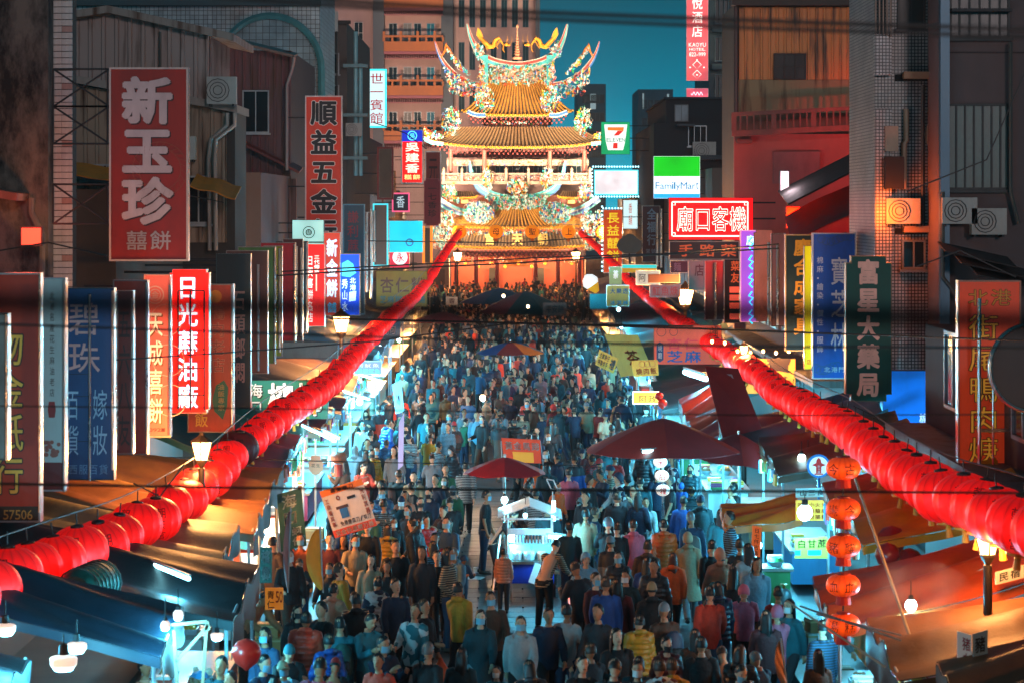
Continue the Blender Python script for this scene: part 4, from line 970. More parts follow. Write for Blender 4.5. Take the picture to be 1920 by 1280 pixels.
sign((1142, 500, 1166, 534), 116, 'pale green poster panel with a white cup picture', M('b8d89a', em=.3, var=.2), [('茶', 1149, 506, 1160, 524, lt('f4f8ff', .8), dict(bold=.05))], t=.08, fw=.6)
sign((1166, 496, 1232, 512), 118, 'long lit fascia with yellow and turquoise stripes', M('e0a830', em=.5, var=0), [], t=.15, fw=.6, fn=lambda r, D, k: (lambda m: (m.box(PX(1167, D), D - .016, PZ(503, D), PX(1231, D), D - .0125, PZ(497, D)), m.build('turquoise_band', lt('30d0c8', .9), r)))(MB()))
def neon_stack(r, D, k):
 m = MB()
 for y in (538, 553, 568, 588): m.box(PX(1368, D), D - .017, PZ(y + 11, D), PX(1388, D), D - .0125, PZ(y, D))
 m.build('lit_patch', lt('ff5a40', .8), r)
sign((1358, 486, 1392, 606), 80, 'maroon vertical sign with orange strokes and a stack of four lit red patches', M('40161a', rough=.5), [('菜友', 1369, 488, 1388, 532, M('e0582c', em=.5, var=0), dict(bold=.05))], t=.2, frame=M('a86a60', rough=.4), fw=1, arm='R', fn=neon_stack)
sign((1322, 489, 1358, 600), 83, 'mauve-brown vertical sign with steel edges left of the lit red patches', M('6c4444', rough=.5), [], frame=M('b09a94', rough=.4, metal=.4), fw=1.2, arm='R', trims=((1342, 492, 598),))
def coral(r, D, k):
 m = MB(); m.prism([(PX(a, D), PZ(b, D)) for a, b in ((1231, 645), (1237, 641), (1244, 645), (1244, 674), (1237, 679), (1231, 674))], D - .018, D - .0135); m.build('blue_tab', M('1a3c6e', rough=.5), r)
 o = MB(); text_cells(o, '現磨', PX(1233, D), PZ(673, D), PX(1242, D), PZ(645, D), D - .021, .02); o.build('lettering', M('d8c8c8'), r)
 m = MB(); ring(m, 1240, 622, 9, 1, D, D - .016); ring(m, 1263, 622, 8, 1, D, D - .016); m.build('line_picture', M('8a3030', rough=.5), r)
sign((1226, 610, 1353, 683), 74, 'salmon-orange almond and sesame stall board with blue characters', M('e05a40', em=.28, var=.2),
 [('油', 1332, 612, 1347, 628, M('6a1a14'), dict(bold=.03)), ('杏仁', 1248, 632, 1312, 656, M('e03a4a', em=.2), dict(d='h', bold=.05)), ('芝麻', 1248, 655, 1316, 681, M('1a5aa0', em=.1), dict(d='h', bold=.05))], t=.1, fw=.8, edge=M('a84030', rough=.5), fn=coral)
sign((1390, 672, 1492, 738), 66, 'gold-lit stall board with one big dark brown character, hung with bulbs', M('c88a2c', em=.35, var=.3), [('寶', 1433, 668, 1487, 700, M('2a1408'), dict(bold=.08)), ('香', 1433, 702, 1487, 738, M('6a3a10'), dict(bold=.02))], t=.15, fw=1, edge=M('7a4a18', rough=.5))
sign((1186, 733, 1236, 757), 66, 'yellow lit food stall board with two dark characters', M('f0c030', em=.85, var=0), [('阿政', 1196, 739, 1232, 755, lt('5a3a10', .1), dict(d='h', bold=.02))], t=.1, frame=lt('f8f4e0', 1.0), fw=2)
def hotel(r, D, k):
 m = MB()
 for cx, cy, s in ((1307, 122, 8), (1307, 140, 8)):
  m.tube([P(cx, cy - s, D - .05), P(cx + s, cy, D - .05), P(cx, cy + s, D - .05), P(cx - s, cy, D - .05), P(cx, cy - s, D - .05)], .8 * k, 4)
 for cx, cy in ((1307, 113), (1294, 127), (1320, 127), (1307, 141)): m.ball(P(cx, cy, D - .05), 1.6 * k, 6)
 m.build('lattice_mark', lt('ffe8e0', 1.3), r)
sign((1287, -30, 1328, 152), 214, 'pink lit vertical hotel sign high on the dark tower', M('e05a64', em=.75, var=0, kind='lightbox'),
 [('悅酒店', 1296, -6, 1319, 72, lt('fff0ec', 1.3), dict(bold=.02)), ('KAOYU', 1291, 80, 1324, 89, lt('fff0ec', 1.2), dict(d='h', bold=.01)), ('HOTEL', 1292, 90, 1323, 96, lt('fff0ec', 1.2), dict(d='h', bold=.0)), ('822-999', 1292, 98, 1323, 107, lt('fff0ec', 1.2), dict(d='h', bold=.0))], t=.6, fw=.6, fn=hotel)
sign((1287, 166, 1328, 186), 214.5, 'small pink lit sign with a white knot mark below the hotel sign', M('e05a74', em=.75, var=0, kind='lightbox'), [], t=.6, fw=.6, fn=lambda r, D, k: (lambda m: (m.tube([P(1296 + i * .8, 176 + 3 * math.sin(i * .75), D - .05) for i in range(28)], .7 * k, 4), m.build('knot_mark', lt('e8f4ff', 1.3), r)))(MB()))
# ------------------------------------------------------------------ garlands of red lanterns
RED_L = M('a00806', rough=.5, em=1.2, eh='f40a05', var=0, kind='lantern', scale=.27)
CAP = M('1a0a08', rough=.5, var=0); TASS = M('d88a20', rough=.6, var=0)
def lantern_meshes():
 m = MB(); k = 10
 prof = [(.135, -.265)] + [(.325 * math.cos(math.pi * (i / k - .5) * .86) ** .8, .27 * math.sin(math.pi * (i / k - .5) * .86) / math.sin(math.pi * .43)) for i in range(k + 1)] + [(.135, .265)]
 m.lathe(prof, 48, rib=.03, ribs=16); body = m.mesh('lantern_body', [RED_L], smooth=True)
 m = MB(); m.lathe([(.075, .258), (.07, .285), (.03, .295), (.008, .30), (.008, .42)], 12); top = m.mesh('cap', [CAP])
 m = MB(); m.lathe([(.12, -.255), (.12, -.295), (.03, -.3)], 12); bot = m.mesh('cap', [M('b8741c', rough=.4, metal=.4)])
 m = MB(); m.lathe([(.02, -.30), (.035, -.33), (.03, -.35), (.04, -.44), (.005, -.445)], 8); tas = m.mesh('tassel', [TASS])
 m = MB()
 for i, ch in enumerate('朝天宮'):
  v, f, _ = glyph(ch, .04)
  X = (v[:, 0] - .5) * .13; Z = .14 - i * .14 + (v[:, 1] - .38) * .13
  R = []
  for a, b in zip(X, Z):
   s = max(-.98, min(.98, b / .285)); rr = .333 * max(.3, (1 - s * s)) ** .42
   R.append((a, -math.sqrt(max(.001, rr * rr - a * a)) - .004, b))
  m.add(R, f)
 let = m.mesh('lettering', [M('2a0604', rough=.6, var=0)])
 return body, top, bot, tas, let
LM = lantern_meshes()
def garland(cps, label, wire_label, step, group, odd=None):
 # control points: pixel x, pixel y (lantern centre), distance
 pts = [P(x, y, D) for x, y, D in cps]
 dense = []
 n = len(pts)
 for i in range(n - 1):
  p0, p1, p2, p3 = pts[max(i - 1, 0)], pts[i], pts[i + 1], pts[min(i + 2, n - 1)]
  for j in range(40):
   t = j / 40
   # monotone in distance: interpolate in the photo's own spacing of depths
   dense.append(.5 * ((2 * p1) + (p2 - p0) * t + (2 * p0 - 5 * p1 + 4 * p2 - p3) * t * t + (3 * p1 - p0 - 3 * p2 + p3) * t ** 3))
 dense.append(pts[-1])
 m = MB(); m.tube([p + Vector((0, 0, .6)) for p in dense[::4]] + [dense[-1] + Vector((0, 0, .6))], .012, 5)
 tag(m.build('garland_cable', CABLE), wire_label, 'cable')
 acc = 0; nxt = 0; cnt = 0
 for a, b in zip(dense, dense[1:]):
  seg = (b - a).length
  while nxt <= acc + seg and cnt < 160:
   p = a.lerp(b, (nxt - acc) / max(seg, 1e-6))
   p = p + Vector((rnd.uniform(-.03, .03), 0, rnd.uniform(-.05, .03)))
   o = empty('paper_lantern', p, label, 'lantern', group)
   o.rotation_euler = (rnd.uniform(-.14, .14), rnd.uniform(-.14, .14), rnd.uniform(-.5, .5)); sc = rnd.uniform(.95, 1.05) * (1.46 - (p.y - 30) * .014 if p.y < 48 else max(.74, 1.208 - (p.y - 48) * .0085)); o.scale = (sc, sc, sc)
   put('body', LM[0], o); put('cap', LM[1], o); put('cap', LM[2], o)
   if p.y < 95: put('tassel', LM[3], o); put('lettering', LM[4], o)
   if odd is not None and abs(p.y - odd) < step * .55:
    o['label'] = 'dead unlit dark lantern among the glowing ones of the left garland'
    c = o.children[0]; c.material_slots[0].link = 'OBJECT'; c.material_slots[0].material = M('5a1210', rough=.5, var=.2)
    odd = None
   cnt += 1; nxt += step
  acc += seg
 return cnt
n1 = garland([(-70, 1118, 30.5), (40, 1073, 33.5), (125, 1041, 35.6), (234, 998, 38.8), (350, 930, 43.2), (405, 882, 46), (450, 840, 48.8), (500, 798, 52), (560, 757, 56.4), (610, 720, 61), (650, 682, 66.5), (690, 634, 74), (735, 591, 84), (775, 558, 98), (805, 521, 115), (832, 478, 142), (861, 436, 184)],
  'round red paper lantern on the left garland that rises to the temple', 'wire carrying the left garland of red lanterns', 1.14, 'red lanterns of the left garland', odd=49.0)
n2 = garland([(2010, 1014, 29.5), (1890, 968, 32.5), (1793, 934, 35.6), (1719, 896, 38.6), (1660, 856, 41.8), (1598, 808, 46), (1541, 778, 50), (1480, 746, 55), (1430, 708, 60.5), (1390, 680, 65.5), (1350, 655, 71), (1310, 628, 78), (1270, 600, 87), (1235, 573, 97), (1200, 545, 112), (1165, 510, 130), (1130, 473, 154), (1090, 438, 188)],
  'round red paper lantern on the right garland that rises to the temple', 'wire carrying the right garland of red lanterns', 1.14, 'red lanterns of the right garland')
# string of five orange lanterns hanging at the right stalls
OR_L = M('c83a0c', rough=.45, em=.95, eh='ff4a0c', var=0, kind='lantern', scale=.18)
r_words = ['古今', '今彎', '貓豬', '血血', '糕湯']
m = MB(); m.tube([P(1581, 840, 33.75), P(1581, 1200, 33.75)], .012, 5); tag(m.build('lantern_line', CABLE), 'cord holding the five orange lanterns in a vertical line', 'cord')
for i, y in enumerate((877, 953, 1023, 1096, 1170)):
 c = P(1581, y, 33.5)
 o = empty('paper_lantern', c, 'squat orange lantern with black writing, %s of the vertical string of five' % ('topmost', 'second from the top', 'middle one', 'fourth from the top', 'lowest')[i], 'lantern', 'vertical string of orange lanterns'); o.scale = (.86, .86, .86)
 m = MB(); k = 8; m.lathe([(.1, -.17)] + [(.275 * math.cos(math.pi * (q / k - .5) * .84) ** .7, .175 * math.sin(math.pi * (q / k - .5) * .84) / math.sin(math.pi * .42)) for q in range(k + 1)] + [(.1, .17)], 48, rib=.02, ribs=16)
 put('body', m.mesh('lantern_body', [OR_L], smooth=True), o)
 m = MB(); m.lathe([(.11, -.17), (.12, -.2), (.115, -.205), (.13, -.31), (.02, -.312)], 12); put('fringe', m.mesh('fringe', [M('b01a0a', rough=.6, em=.15)]), o)
 m = MB(); m.lathe([(.11, .165), (.11, .2), (.02, .205)], 12); put('cap', m.mesh('cap', [M('8a1a0a', rough=.5)]), o)
 m = MB()
 for j, ch in enumerate(r_words[i]):
  v, f, _ = glyph(ch, .035); th = (-.35, .95)[::-1][j] - .75 if True else 0
  R = []
  for a, b in zip(v[:, 0], v[:, 1]):
   q = (-.75 if j else .3) + (a - .5) * .72; z = (b - .38) * .2
   s = max(-.97, min(.97, z / .19)); rr = .281 * max(.3, 1 - s * s) ** .36 + .004
   R.append((rr * math.sin(q), -rr * math.cos(q), z))
  m.add(R, f)
 put('lettering', m.mesh('lettering', [M('140806', var=0)]), o)
# three white disc lanterns
m = MB(); m.tube([P(1242, 845, 52.2), P(1242, 935, 52.2)], .01, 5); tag(m.build('lantern_line', CABLE), 'cord of the three white round lanterns under the big maroon parasol', 'cord')
for i, (x, y, ch) in enumerate(((1238, 865, '米'), (1241, 891, '后'), (1243, 918, '糧'))):
 D = 52; c = P(x, y, D)
 o = empty('paper_lantern', c, 'flat white round lantern with a red character, %s of three under the big parasol' % ('top', 'middle', 'bottom')[i], 'lantern', 'white round lanterns under the parasol')
 m = MB(); m.ball((0, 0, 0), .155, 20, 0, .82); put('body', m.mesh('lantern_body', [M('f2e0d2', em=.75, var=0)], smooth=True), o)
 m = MB(); text_cells(m, ch, -.085, -.085, .085, .085, -.158, .03); put('lettering', m.mesh('lettering', [M('d02a20', em=.2, var=0)]), o)
# ------------------------------------------------------------------ cables over the street
def cable(pts, D, r, label, mat=CABLE):
 p = [P(x, y, D + (i * .02)) for i, (x, y) in enumerate(pts)]
 # smooth sag
 q = []
 for i in range(len(p) - 1):
  for j in range(6): q.append(p[i].lerp(p[i + 1], j / 6))
 q.append(p[-1])
 m = MB(); m.tube(q, r, 6)
 return tag(m.build('overhead_cable', mat, smooth=True), label, 'cable', 'overhead cables across the street')
cable([(380, -24), (640, 2), (960, 22), (1440, 40), (2000, 58)], 9, .0085, 'thick dark cable across the top of the view, upper of the close pair')
cable([(380, -8), (640, 12), (960, 34), (1440, 54), (2000, 72)], 9.2, .0075, 'thick dark cable across the top of the view, lower of the close pair')
cable([(-60, 566), (480, 574), (960, 588), (1440, 584), (2000, 606)], 2.3, .0095, 'blurred black cable very near the bridge, crossing the middle of the view')
cable([(-60, 606), (480, 624), (960, 640), (1440, 650), (2000, 652)], 14, .007, 'bluish thin cable just below the blurred black one', M('16323c', rough=.35))
cable([(-60, 760), (480, 765), (960, 772), (1440, 778), (2000, 776)], 18, .005, 'thin cable crossing the crowd at mid height')
cable([(-60, 905), (480, 914), (960, 917), (1440, 920), (2000, 924)], 16, .009, 'straight black cable crossing above the cart and the white lanterns')
cable([(-60, 692), (440, 660), (700, 640), (960, 606), (1300, 612)], 40, .012, 'slack cable running from the left signs to the orange stall board')
cable([(440, 522), (700, 506), (960, 494), (1200, 480), (1460, 466)], 60, .02, 'slack cable in front of the temple columns, lower one')
cable([(440, 514), (760, 497), (1000, 484), (1250, 476), (1460, 458)], 62, .018, 'slack cable in front of the temple columns, upper one')
cable([(690, 452), (960, 456), (1130, 444)], 90, .02, 'thin cable below the orange text lanterns of the temple')
cable([(620, 598), (960, 606), (1300, 616), (1960, 640)], 30, .012, 'black cable in front of the far crowd')
cable([(-40, 846), (300, 856), (700, 866), (1100, 872)], 50, .01, 'very thin cable above the white tool poster')
# ------------------------------------------------------------------ lamps
def point(parent, loc, energy, col, size=.12):
 l = bpy.data.lights.new('lamp_light', 'POINT'); l.energy = energy; l.color = col; l.shadow_soft_size = size
 o = bpy.data.objects.new('lamp_light', l); o.location = loc; o.parent = parent; COL.objects.link(o); return o
WARM = (1.0, .42, .12); COOL = (.10, .68, 1.0); WHITEW = (1.0, .78, .55)
def street_lamp(x, y, D, label, s=.42, energy=1500, pole=True):
 """a lantern-headed street lamp; x, y is the centre of its glass"""
 c = P(x, y, D)
 r = empty('street_lamp', (c.x, c.y, 0), label, 'street lamp', 'old style street lamps')
 z = c.z
 m = MB(); m.tube([(c.x, c.y, .0), (c.x, c.y, .5), (c.x, c.y, .52), (c.x, c.y, z - s * .95)], [.13, .12, .07, .06], 10)
 if pole: m.build('pole', M('241a14', rough=.5, metal=.5), r, smooth=True)
 m = MB()
 m.lathe([(s * .3, -s * .5), (s * .52, s * .42)], 4, c); m.build('glass', M('fff0d0', em=9.0, eh='ffcf90', var=0), r)
 m = MB(); m.lathe([(s * .62, s * .43), (s * .5, s * .55), (s * .15, s * .78), (.03, s * .95)], 8, c)
 m.build('lamp_cap', M('2a1e16', rough=.5, metal=.5), r)
 m = MB(); m.lathe([(s * .1, -s * .95), (s * .3, -s * .62), (s * .33, -s * .52)], 8, c)
 m.build('lamp_collar', M('2a1e16', rough=.5, metal=.5), r)
 m = MB()
 for q in range(4):
  a = q * math.pi / 2
  m.tube([c + Vector((s * .31 * math.cos(a), s * .31 * math.sin(a), -s * .5)), c + Vector((s * .53 * math.cos(a), s * .53 * math.sin(a), s * .42))], .014, 5)
 m.build('lamp_frame', M('2a1e16', rough=.5, metal=.5), r)
 for sgn in (-1, 1):
  point(r, (0, -.65 * s * 1.6, z + .02) if sgn < 0 else (0, .65 * s * 1.6, z), energy * .5, WARM, .2)
 return r
street_lamp(1852, 1014, 33, 'glowing street lamp on a dark pole among the right awnings, nearest', .34, 480)
street_lamp(640, 607, 76, 'glowing street lamp under the red lit biscuit sign on the left', .5, 2200)
street_lamp(1285, 556, 92, 'glowing street lamp beside the right lantern garland', .62, 3000)
street_lamp(858, 481, 178, 'street lamp left of the temple gate', .62, 2500)
street_lamp(1080, 480, 178, 'street lamp right of the temple gate', .62, 2500)
street_lamp(378, 843, 43.6, 'warm street lamp half hidden behind the left garland', .34, 950)
street_lamp(1395, 655, 64, 'small warm lamp over the gold stall board', .22, 900)
street_lamp(655, 562, 100, 'pale street lamp in front of the mustard board', .42, 1500)
# the same row of lamps goes on under the bridge, beside the photographer
for x, D, w in ((-8.2, 24, 'left, just beyond'), (8.4, 20, 'right, just beyond'), (-8.2, 2, 'left, beside'), (8.4, 4, 'right, beside')):
 street_lamp(960 + x * F / D, 390 + (7.8 - 3.6) * F / D, D, 'street lamp %s the footbridge' % w, .36, 650)
# ------------------------------------------------------------------ the temple at the end of the street
TX = 970.0
T = empty('temple', (PX(TX, 205), 205, 0.16), 'floodlit temple gate with stacked swallowtail roofs and coloured figures at the end of the street', 'temple')
tr = random.Random(21)
PAL = [M(h, rough=.35, var=0) for h in ('2aa3a8', 'b8c0b8', 'd9a021', 'd2601c', '2f8a4e', '2a5fae', 'c4362a', '8fd0cf', 'e6b8a8')]
TILE_G = M('c98a3a', rough=.4, var=.25, scale=3); TILE_B = M('a4805a', rough=.5, var=.3, scale=3); TILE_D = M('6e5a48', rough=.6, var=.3)
GOLDT = M('e0972a', rough=.35, var=.15); REDW = M('8e2a22', rough=.5, var=.2); CREAMT = M('a98a76', rough=.6, var=.2); PINKT = M('94625a', rough=.55, var=.25)
kT = 205 / F
def t_roof(ye, we, yr, wr, De, Dr, up, ncol, tile, name='roof', xc=TX, under=True):
 def fn(u, v, lift=0.0):
  s = 2 * u - 1
  w = we + (wr - we) * v; D = De + (Dr - De) * v
  y = ye + (yr - ye) * (v ** 1.25) - up * abs(s) ** 3.2 * (1 - v) ** 1.5 - lift
  return P(xc + s * w, y, D)
 m = MB(); m.sheet(lambda u, v: fn(u, v), 28, 8, .14)
 ro = m.build(name, TILE_D, T)
 m = MB()
 for i in range(ncol):
  u = (i + .5) / ncol
  m.tube([fn(u, v / 7, 1.0) for v in range(8)], .42 * kT * 2 * we / ncol * .62, 6)
 o = m.build('barrel_tiles', tile, ro, smooth=True); o['kind'] = 'stuff'
 m = MB()
 n2_ = ncol * 2
 for i in range(n2_ + 1):
  c = fn(i / n2_, 0, -1.2 if i % 2 else .6); m.ball(c + Vector((0, -.1, 0)), (1.9 if i % 2 else 2.3) * kT, 6)
 o = m.build('eave_tiles', GOLDT, ro); o['kind'] = 'stuff'
 if under:
  m = MB()
  nb = int(we / 4.2)
  for row in range(3):
   for i in range(nb):
    s = (i + .5 + .5 * (row % 2)) / nb * 2 - 1
    if abs(s) > .93 - .06 * row: continue
    c = P(xc + s * we, ye + 7 + row * 5.0 - up * abs(s) ** 3.2, De + .5 + row * .55)
    m.box(c.x - 1.3 * kT, c.y - .4, c.z - 1.6 * kT, c.x + 1.3 * kT, c.y + .5, c.z + 1.6 * kT)
  o = m.build('bracket_set', REDW, ro); o['kind'] = 'stuff'
 return ro
def ribbon(path, o0, o1, D, depth, mat, name, taper=True, parent=None):
 """band following a pixel path between two vertical offsets, tapering to its tips"""
 n = 6; pts = []
 for i in range(len(path) - 1):
  p0 = Vector(path[max(i - 1, 0)]); p1 = Vector(path[i]); p2 = Vector(path[i + 1]); p3 = Vector(path[min(i + 2, len(path) - 1)])
  for j in range(n):
   t = j / n
   pts.append(.5 * ((2 * p1) + (p2 - p0) * t + (2 * p0 - 5 * p1 + 4 * p2 - p3) * t * t + (3 * p1 - p0 - 3 * p2 + p3) * t ** 3))
 pts.append(Vector(path[-1]))
 m = MB(); vs = []
 N = len(pts)
 for i, p in enumerate(pts):
  tg = pts[min(i + 1, N - 1)] - pts[max(i - 1, 0)]; tg.normalize()
  nr = Vector((-tg.y, tg.x))
  if nr.y < 0: nr = -nr
  e = min(i, N - 1 - i) / (N - 1) * 2 if taper == True else (i / (N - 1) if taper == 'start' else 1)
  f = .22 + .78 * min(1, e * 2.2)
  a = p + nr * o0 * f; b = p + nr * o1 * f
  vs += [P(a.x, a.y, D), P(b.x, b.y, D), P(b.x, b.y, D + depth), P(a.x, a.y, D + depth)]
 fs = []
 for i in range(N - 1):
  for j in range(4): fs.append((4 * i + j, 4 * i + (j + 1) % 4, 4 * i + 4 + (j + 1) % 4, 4 * i + 4 + j))
 fs += [(0, 3, 2, 1), (4 * N - 4, 4 * N - 3, 4 * N - 2, 4 * N - 1)]
 m.add(vs, fs); return m.build(name, mat, parent or T)
def swallow(path, D, cols, hs, name, taper=True):
 root = None; o = 0
 for q, (c, h) in enumerate(zip(cols, hs)):
  x = ribbon(path, o, o + h, D - .02 * (q % 3), .7 + .04 * (q % 2), c, name if root is None else 'ridge_band', taper, parent=root)
  if root is None: root = x
  o += h
 return root
def scatter(n, fn, D, size, name='ceramic_figures', dd=.8, w=None, blob=True):
 """cut-porcelain figures, flowers and scrolls, far too small to pick apart"""
 m = MB()
 for _ in range(n):
  x, y = fn(); d = D - tr.random() * dd
  c = P(x, y, d); mi = tr.choices(range(9), w or (4, 5, 3, 2, 2, 2, 2, 3, 2))[0]
  s = size * kT * tr.uniform(.5, 1.3)
  R = Matrix.Rotation(tr.uniform(0, 6.28), 3, 'Y') @ Matrix.Rotation(tr.uniform(-.6, .6), 3, 'X')
  t_ = tr.random()
  if t_ < .45:
   sc = (tr.uniform(.5, 1), .6, tr.uniform(.9, 1.9))
   vs = [c + R @ Vector((a * sc[0] * s, b * sc[1] * s, e_ * sc[2] * s)) for a, b, e_ in ((1, 0, 0), (-1, 0, 0), (0, 1, 0), (0, -1, 0), (0, 0, 1), (0, 0, -1))]
   m.add(vs, [(0, 2, 4), (2, 1, 4), (1, 3, 4), (3, 0, 4), (2, 0, 5), (1, 2, 5), (3, 1, 5), (0, 3, 5)], mi)
  elif t_ < .75:                          # curled scroll
   a0 = tr.uniform(0, 6.28); q = [c + R @ Vector(((.35 + .16 * i) * math.cos(a0 + i * .75) * s * 1.4, 0, (.35 + .16 * i) * math.sin(a0 + i * .75) * s * 1.4)) for i in range(7)]
   m.tube(q, [s * .3 * (1 - i / 8) for i in range(7)], 4, mi)
  else:                                   # small standing figure
   m.lathe([(s * .55, -s * 1.2), (s * .45, 0), (s * .6, s * .5), (s * .18, s * .8), (s * .3, s * 1.05), (.01, s * 1.4)], 6, c, mi)
 o = m.build(name, PAL, T); o['kind'] = 'stuff'; return o
def in_quad(a, b, c, d):
 def f():
  u, v = tr.random(), tr.random()
  p = (Vector(a) * (1 - u) + Vector(b) * u) * (1 - v) + (Vector(d) * (1 - u) + Vector(c) * u) * v
  return p.x, p.y
 return f
def in_ell(cx, cy, rx, ry):
 def f():
  a, r = tr.uniform(0, 6.28), math.sqrt(tr.random()); return cx + rx * r * math.cos(a), cy + ry * r * math.sin(a)
 return f
def mir(path): return [(2 * TX - x, y) for x, y in path][::-1]
def tbox(name, mat, x0, y0, x1, y1, D, dep, parent=None):
 m = MB(); m.box(PX(x0, D), D, PZ(y1, D), PX(x1, D), D + dep, PZ(y0, D)); return m.build(name, mat, parent or T)
# bodies behind the roofs
tbox('wall', CREAMT, 905, 150, 1035, 232, 210.6, 6)
tbox('upper_wall', PINKT, 842, 240, 1098, 300, 211.5, 6)
tbox('middle_wall', M('8a6a62', rough=.6), 838, 296, 1102, 372, 209.5, 8)
tbox('lower_wall', M('7a4a40', rough=.6), 836, 366, 1104, 470, 206.5, 9)
# roofs, top to bottom
r1 = t_roof(217, 104, 156, 54, 208.0, 210.3, 9, 27, TILE_G)
r2 = t_roof(277, 170, 240, 118, 206.2, 208.6, 15, 44, TILE_B)
r3 = t_roof(428, 150, 386, 62, 202.2, 204.6, 8, 38, TILE_G)
r4 = t_roof(465, 126, 436, 116, 198.6, 200.2, 4, 40, TILE_B)
# ridges
wh, bl, rd, cy_ = M('b4a89c', rough=.4, var=.1), M('2c5e9e', rough=.4, var=0), M('b63a32', rough=.4, var=.1), M('49b0b4', rough=.35, var=.1)
top = [(878, 45), (889, 74), (905, 96), (926, 108), (950, 114), (970, 116)]
swallow(top + mir(top)[1:], 210.2, (wh, rd, wh, cy_, wh), (2, 4.5, 1.6, 6, 2.2), 'main_ridge')
sh = [(817, 78), (826, 100), (840, 120), (858, 137), (882, 150), (908, 156)]
swallow(sh, 209.6, (wh, rd, wh, bl), (1.8, 4, 1.4, 4), 'side_ridge', 'start'); swallow(mir(sh)[::-1], 209.6, (wh, rd, wh, bl), (1.8, 4, 1.4, 4), 'side_ridge', 'start')
lo = [(882, 302), (887, 322), (896, 339), (910, 352), (930, 361), (950, 366), (970, 368)]
swallow(lo + mir(lo)[1:], 204.8, (cy_, wh, cy_, bl), (4, 2, 6, 3), 'lower_ridge')
sd = [(822, 366), (838, 378), (858, 388), (885, 396)]
swallow(sd, 203.6, (cy_, wh, bl, cy_), (5, 2.5, 4, 3), 'gate_side_ridge', False); swallow(mir(sd)[::-1], 203.6, (cy_, wh, bl, cy_), (5, 2.5, 4, 3), 'gate_side_ridge', False)
for s in (-1, 1):
 st = [(TX + s * 174, 256), (TX + s * 160, 264), (TX + s * 138, 267)]
 swallow(st, 203.2, (wh, cy_), (3, 4), 'corner_ridge', False)
 st = [(TX + s * 92, 206), (TX + s * 76, 212), (TX + s * 60, 212)]
 swallow(st, 205.6, (wh, bl, wh), (2, 4.5, 2), 'corner_ridge', False)
# friezes, posts and porcelain figures
tbox('frieze', CREAMT, 912, 124, 1028, 158, 210.25, .4)
for s in (-1, 1): tbox('post', cy_, TX + s * 60 - 5, 104, TX + s * 60 + 5, 160, 209.9, .6)
scatter(420, in_quad((908, 122), (1032, 122), (1032, 160), (908, 160)), 210.2, 2.5, dd=.3)
for s in (-1, 1):
 X = lambda x: TX + s * (x - TX) * -1 if s > 0 else x
 scatter(170, in_quad((X(832), 126), (X(900), 160), (X(906), 186), (X(842), 176)), 209.4, 2.8)
 scatter(150, in_ell(X(908), 186, 19, 24), 207.2, 2.8); scatter(60, in_quad((X(832), 84), (X(850), 108), (X(882), 140), (X(862), 132)), 209.3, 3.0)
 scatter(60, in_quad((X(893), 78), (X(908), 92), (X(898), 112), (X(886), 100)), 209.8, 2.6, w=(8, 6, 1, 1, 2, 2, 1, 6, 1))
 scatter(150, in_ell(X(846), 228, 17, 27), 206.0, 2.8); scatter(60, in_ell(X(905), 140, 6, 26), 209.6, 2.6, w=(2, 4, 4, 5, 1, 1, 2, 2, 3))
 scatter(60, in_quad((X(795), 238), (X(822), 252), (X(828), 258), (X(798), 258)), 203.4, 3.2, w=(2, 4, 4, 5, 1, 1, 4, 2, 3))
 scatter(520, in_ell(X(898), 400, 29, 20), 203.0, 2.6, w=(5, 8, 1, 1, 2, 4, 1, 5, 2)); scatter(260, in_quad((X(812), 395), (X(850), 398), (X(848), 468), (X(808), 468)), 200.4, 2.6, w=(4, 8, 2, 2, 1, 2, 1, 4, 3))
 scatter(160, in_quad((X(830), 350), (X(850), 345), (X(862), 380), (X(832), 375)), 204.4, 2.6); scatter(90, in_ell(X(915), 335, 10, 22), 204.2, 2.6, w=(3, 6, 4, 1, 2, 1, 1, 4, 2))
 tbox('flame_tail', GOLDT, X(870) - 5, 375, X(870) + 14 * (1 if s < 0 else -1) if False else X(870) + 8, 382, 203.2, .4)
scatter(560, in_quad((908, 366), (1032, 366), (1016, 392), (926, 392)), 204.5, 2.5, w=(5, 8, 1, 1, 5, 1, 1, 5, 1))
scatter(110, in_ell(970, 350, 20, 14), 204.2, 3.0, w=(4, 6, 4, 4, 1, 3, 2, 3, 2)); scatter(130, in_quad((858, 433), (1082, 433), (1082, 441), (858, 441)), 200.0, 2.2, w=(3, 3, 5, 3, 1, 4, 1, 2, 3))
scatter(120, in_quad((922, 230), (1020, 230), (1020, 240), (922, 240)), 209.9, 2.0, w=(4, 5, 2, 1, 1, 2, 2, 5, 2))
tbox('painted_panel', CREAMT, 914, 226, 1026, 247, 210.2, .3)
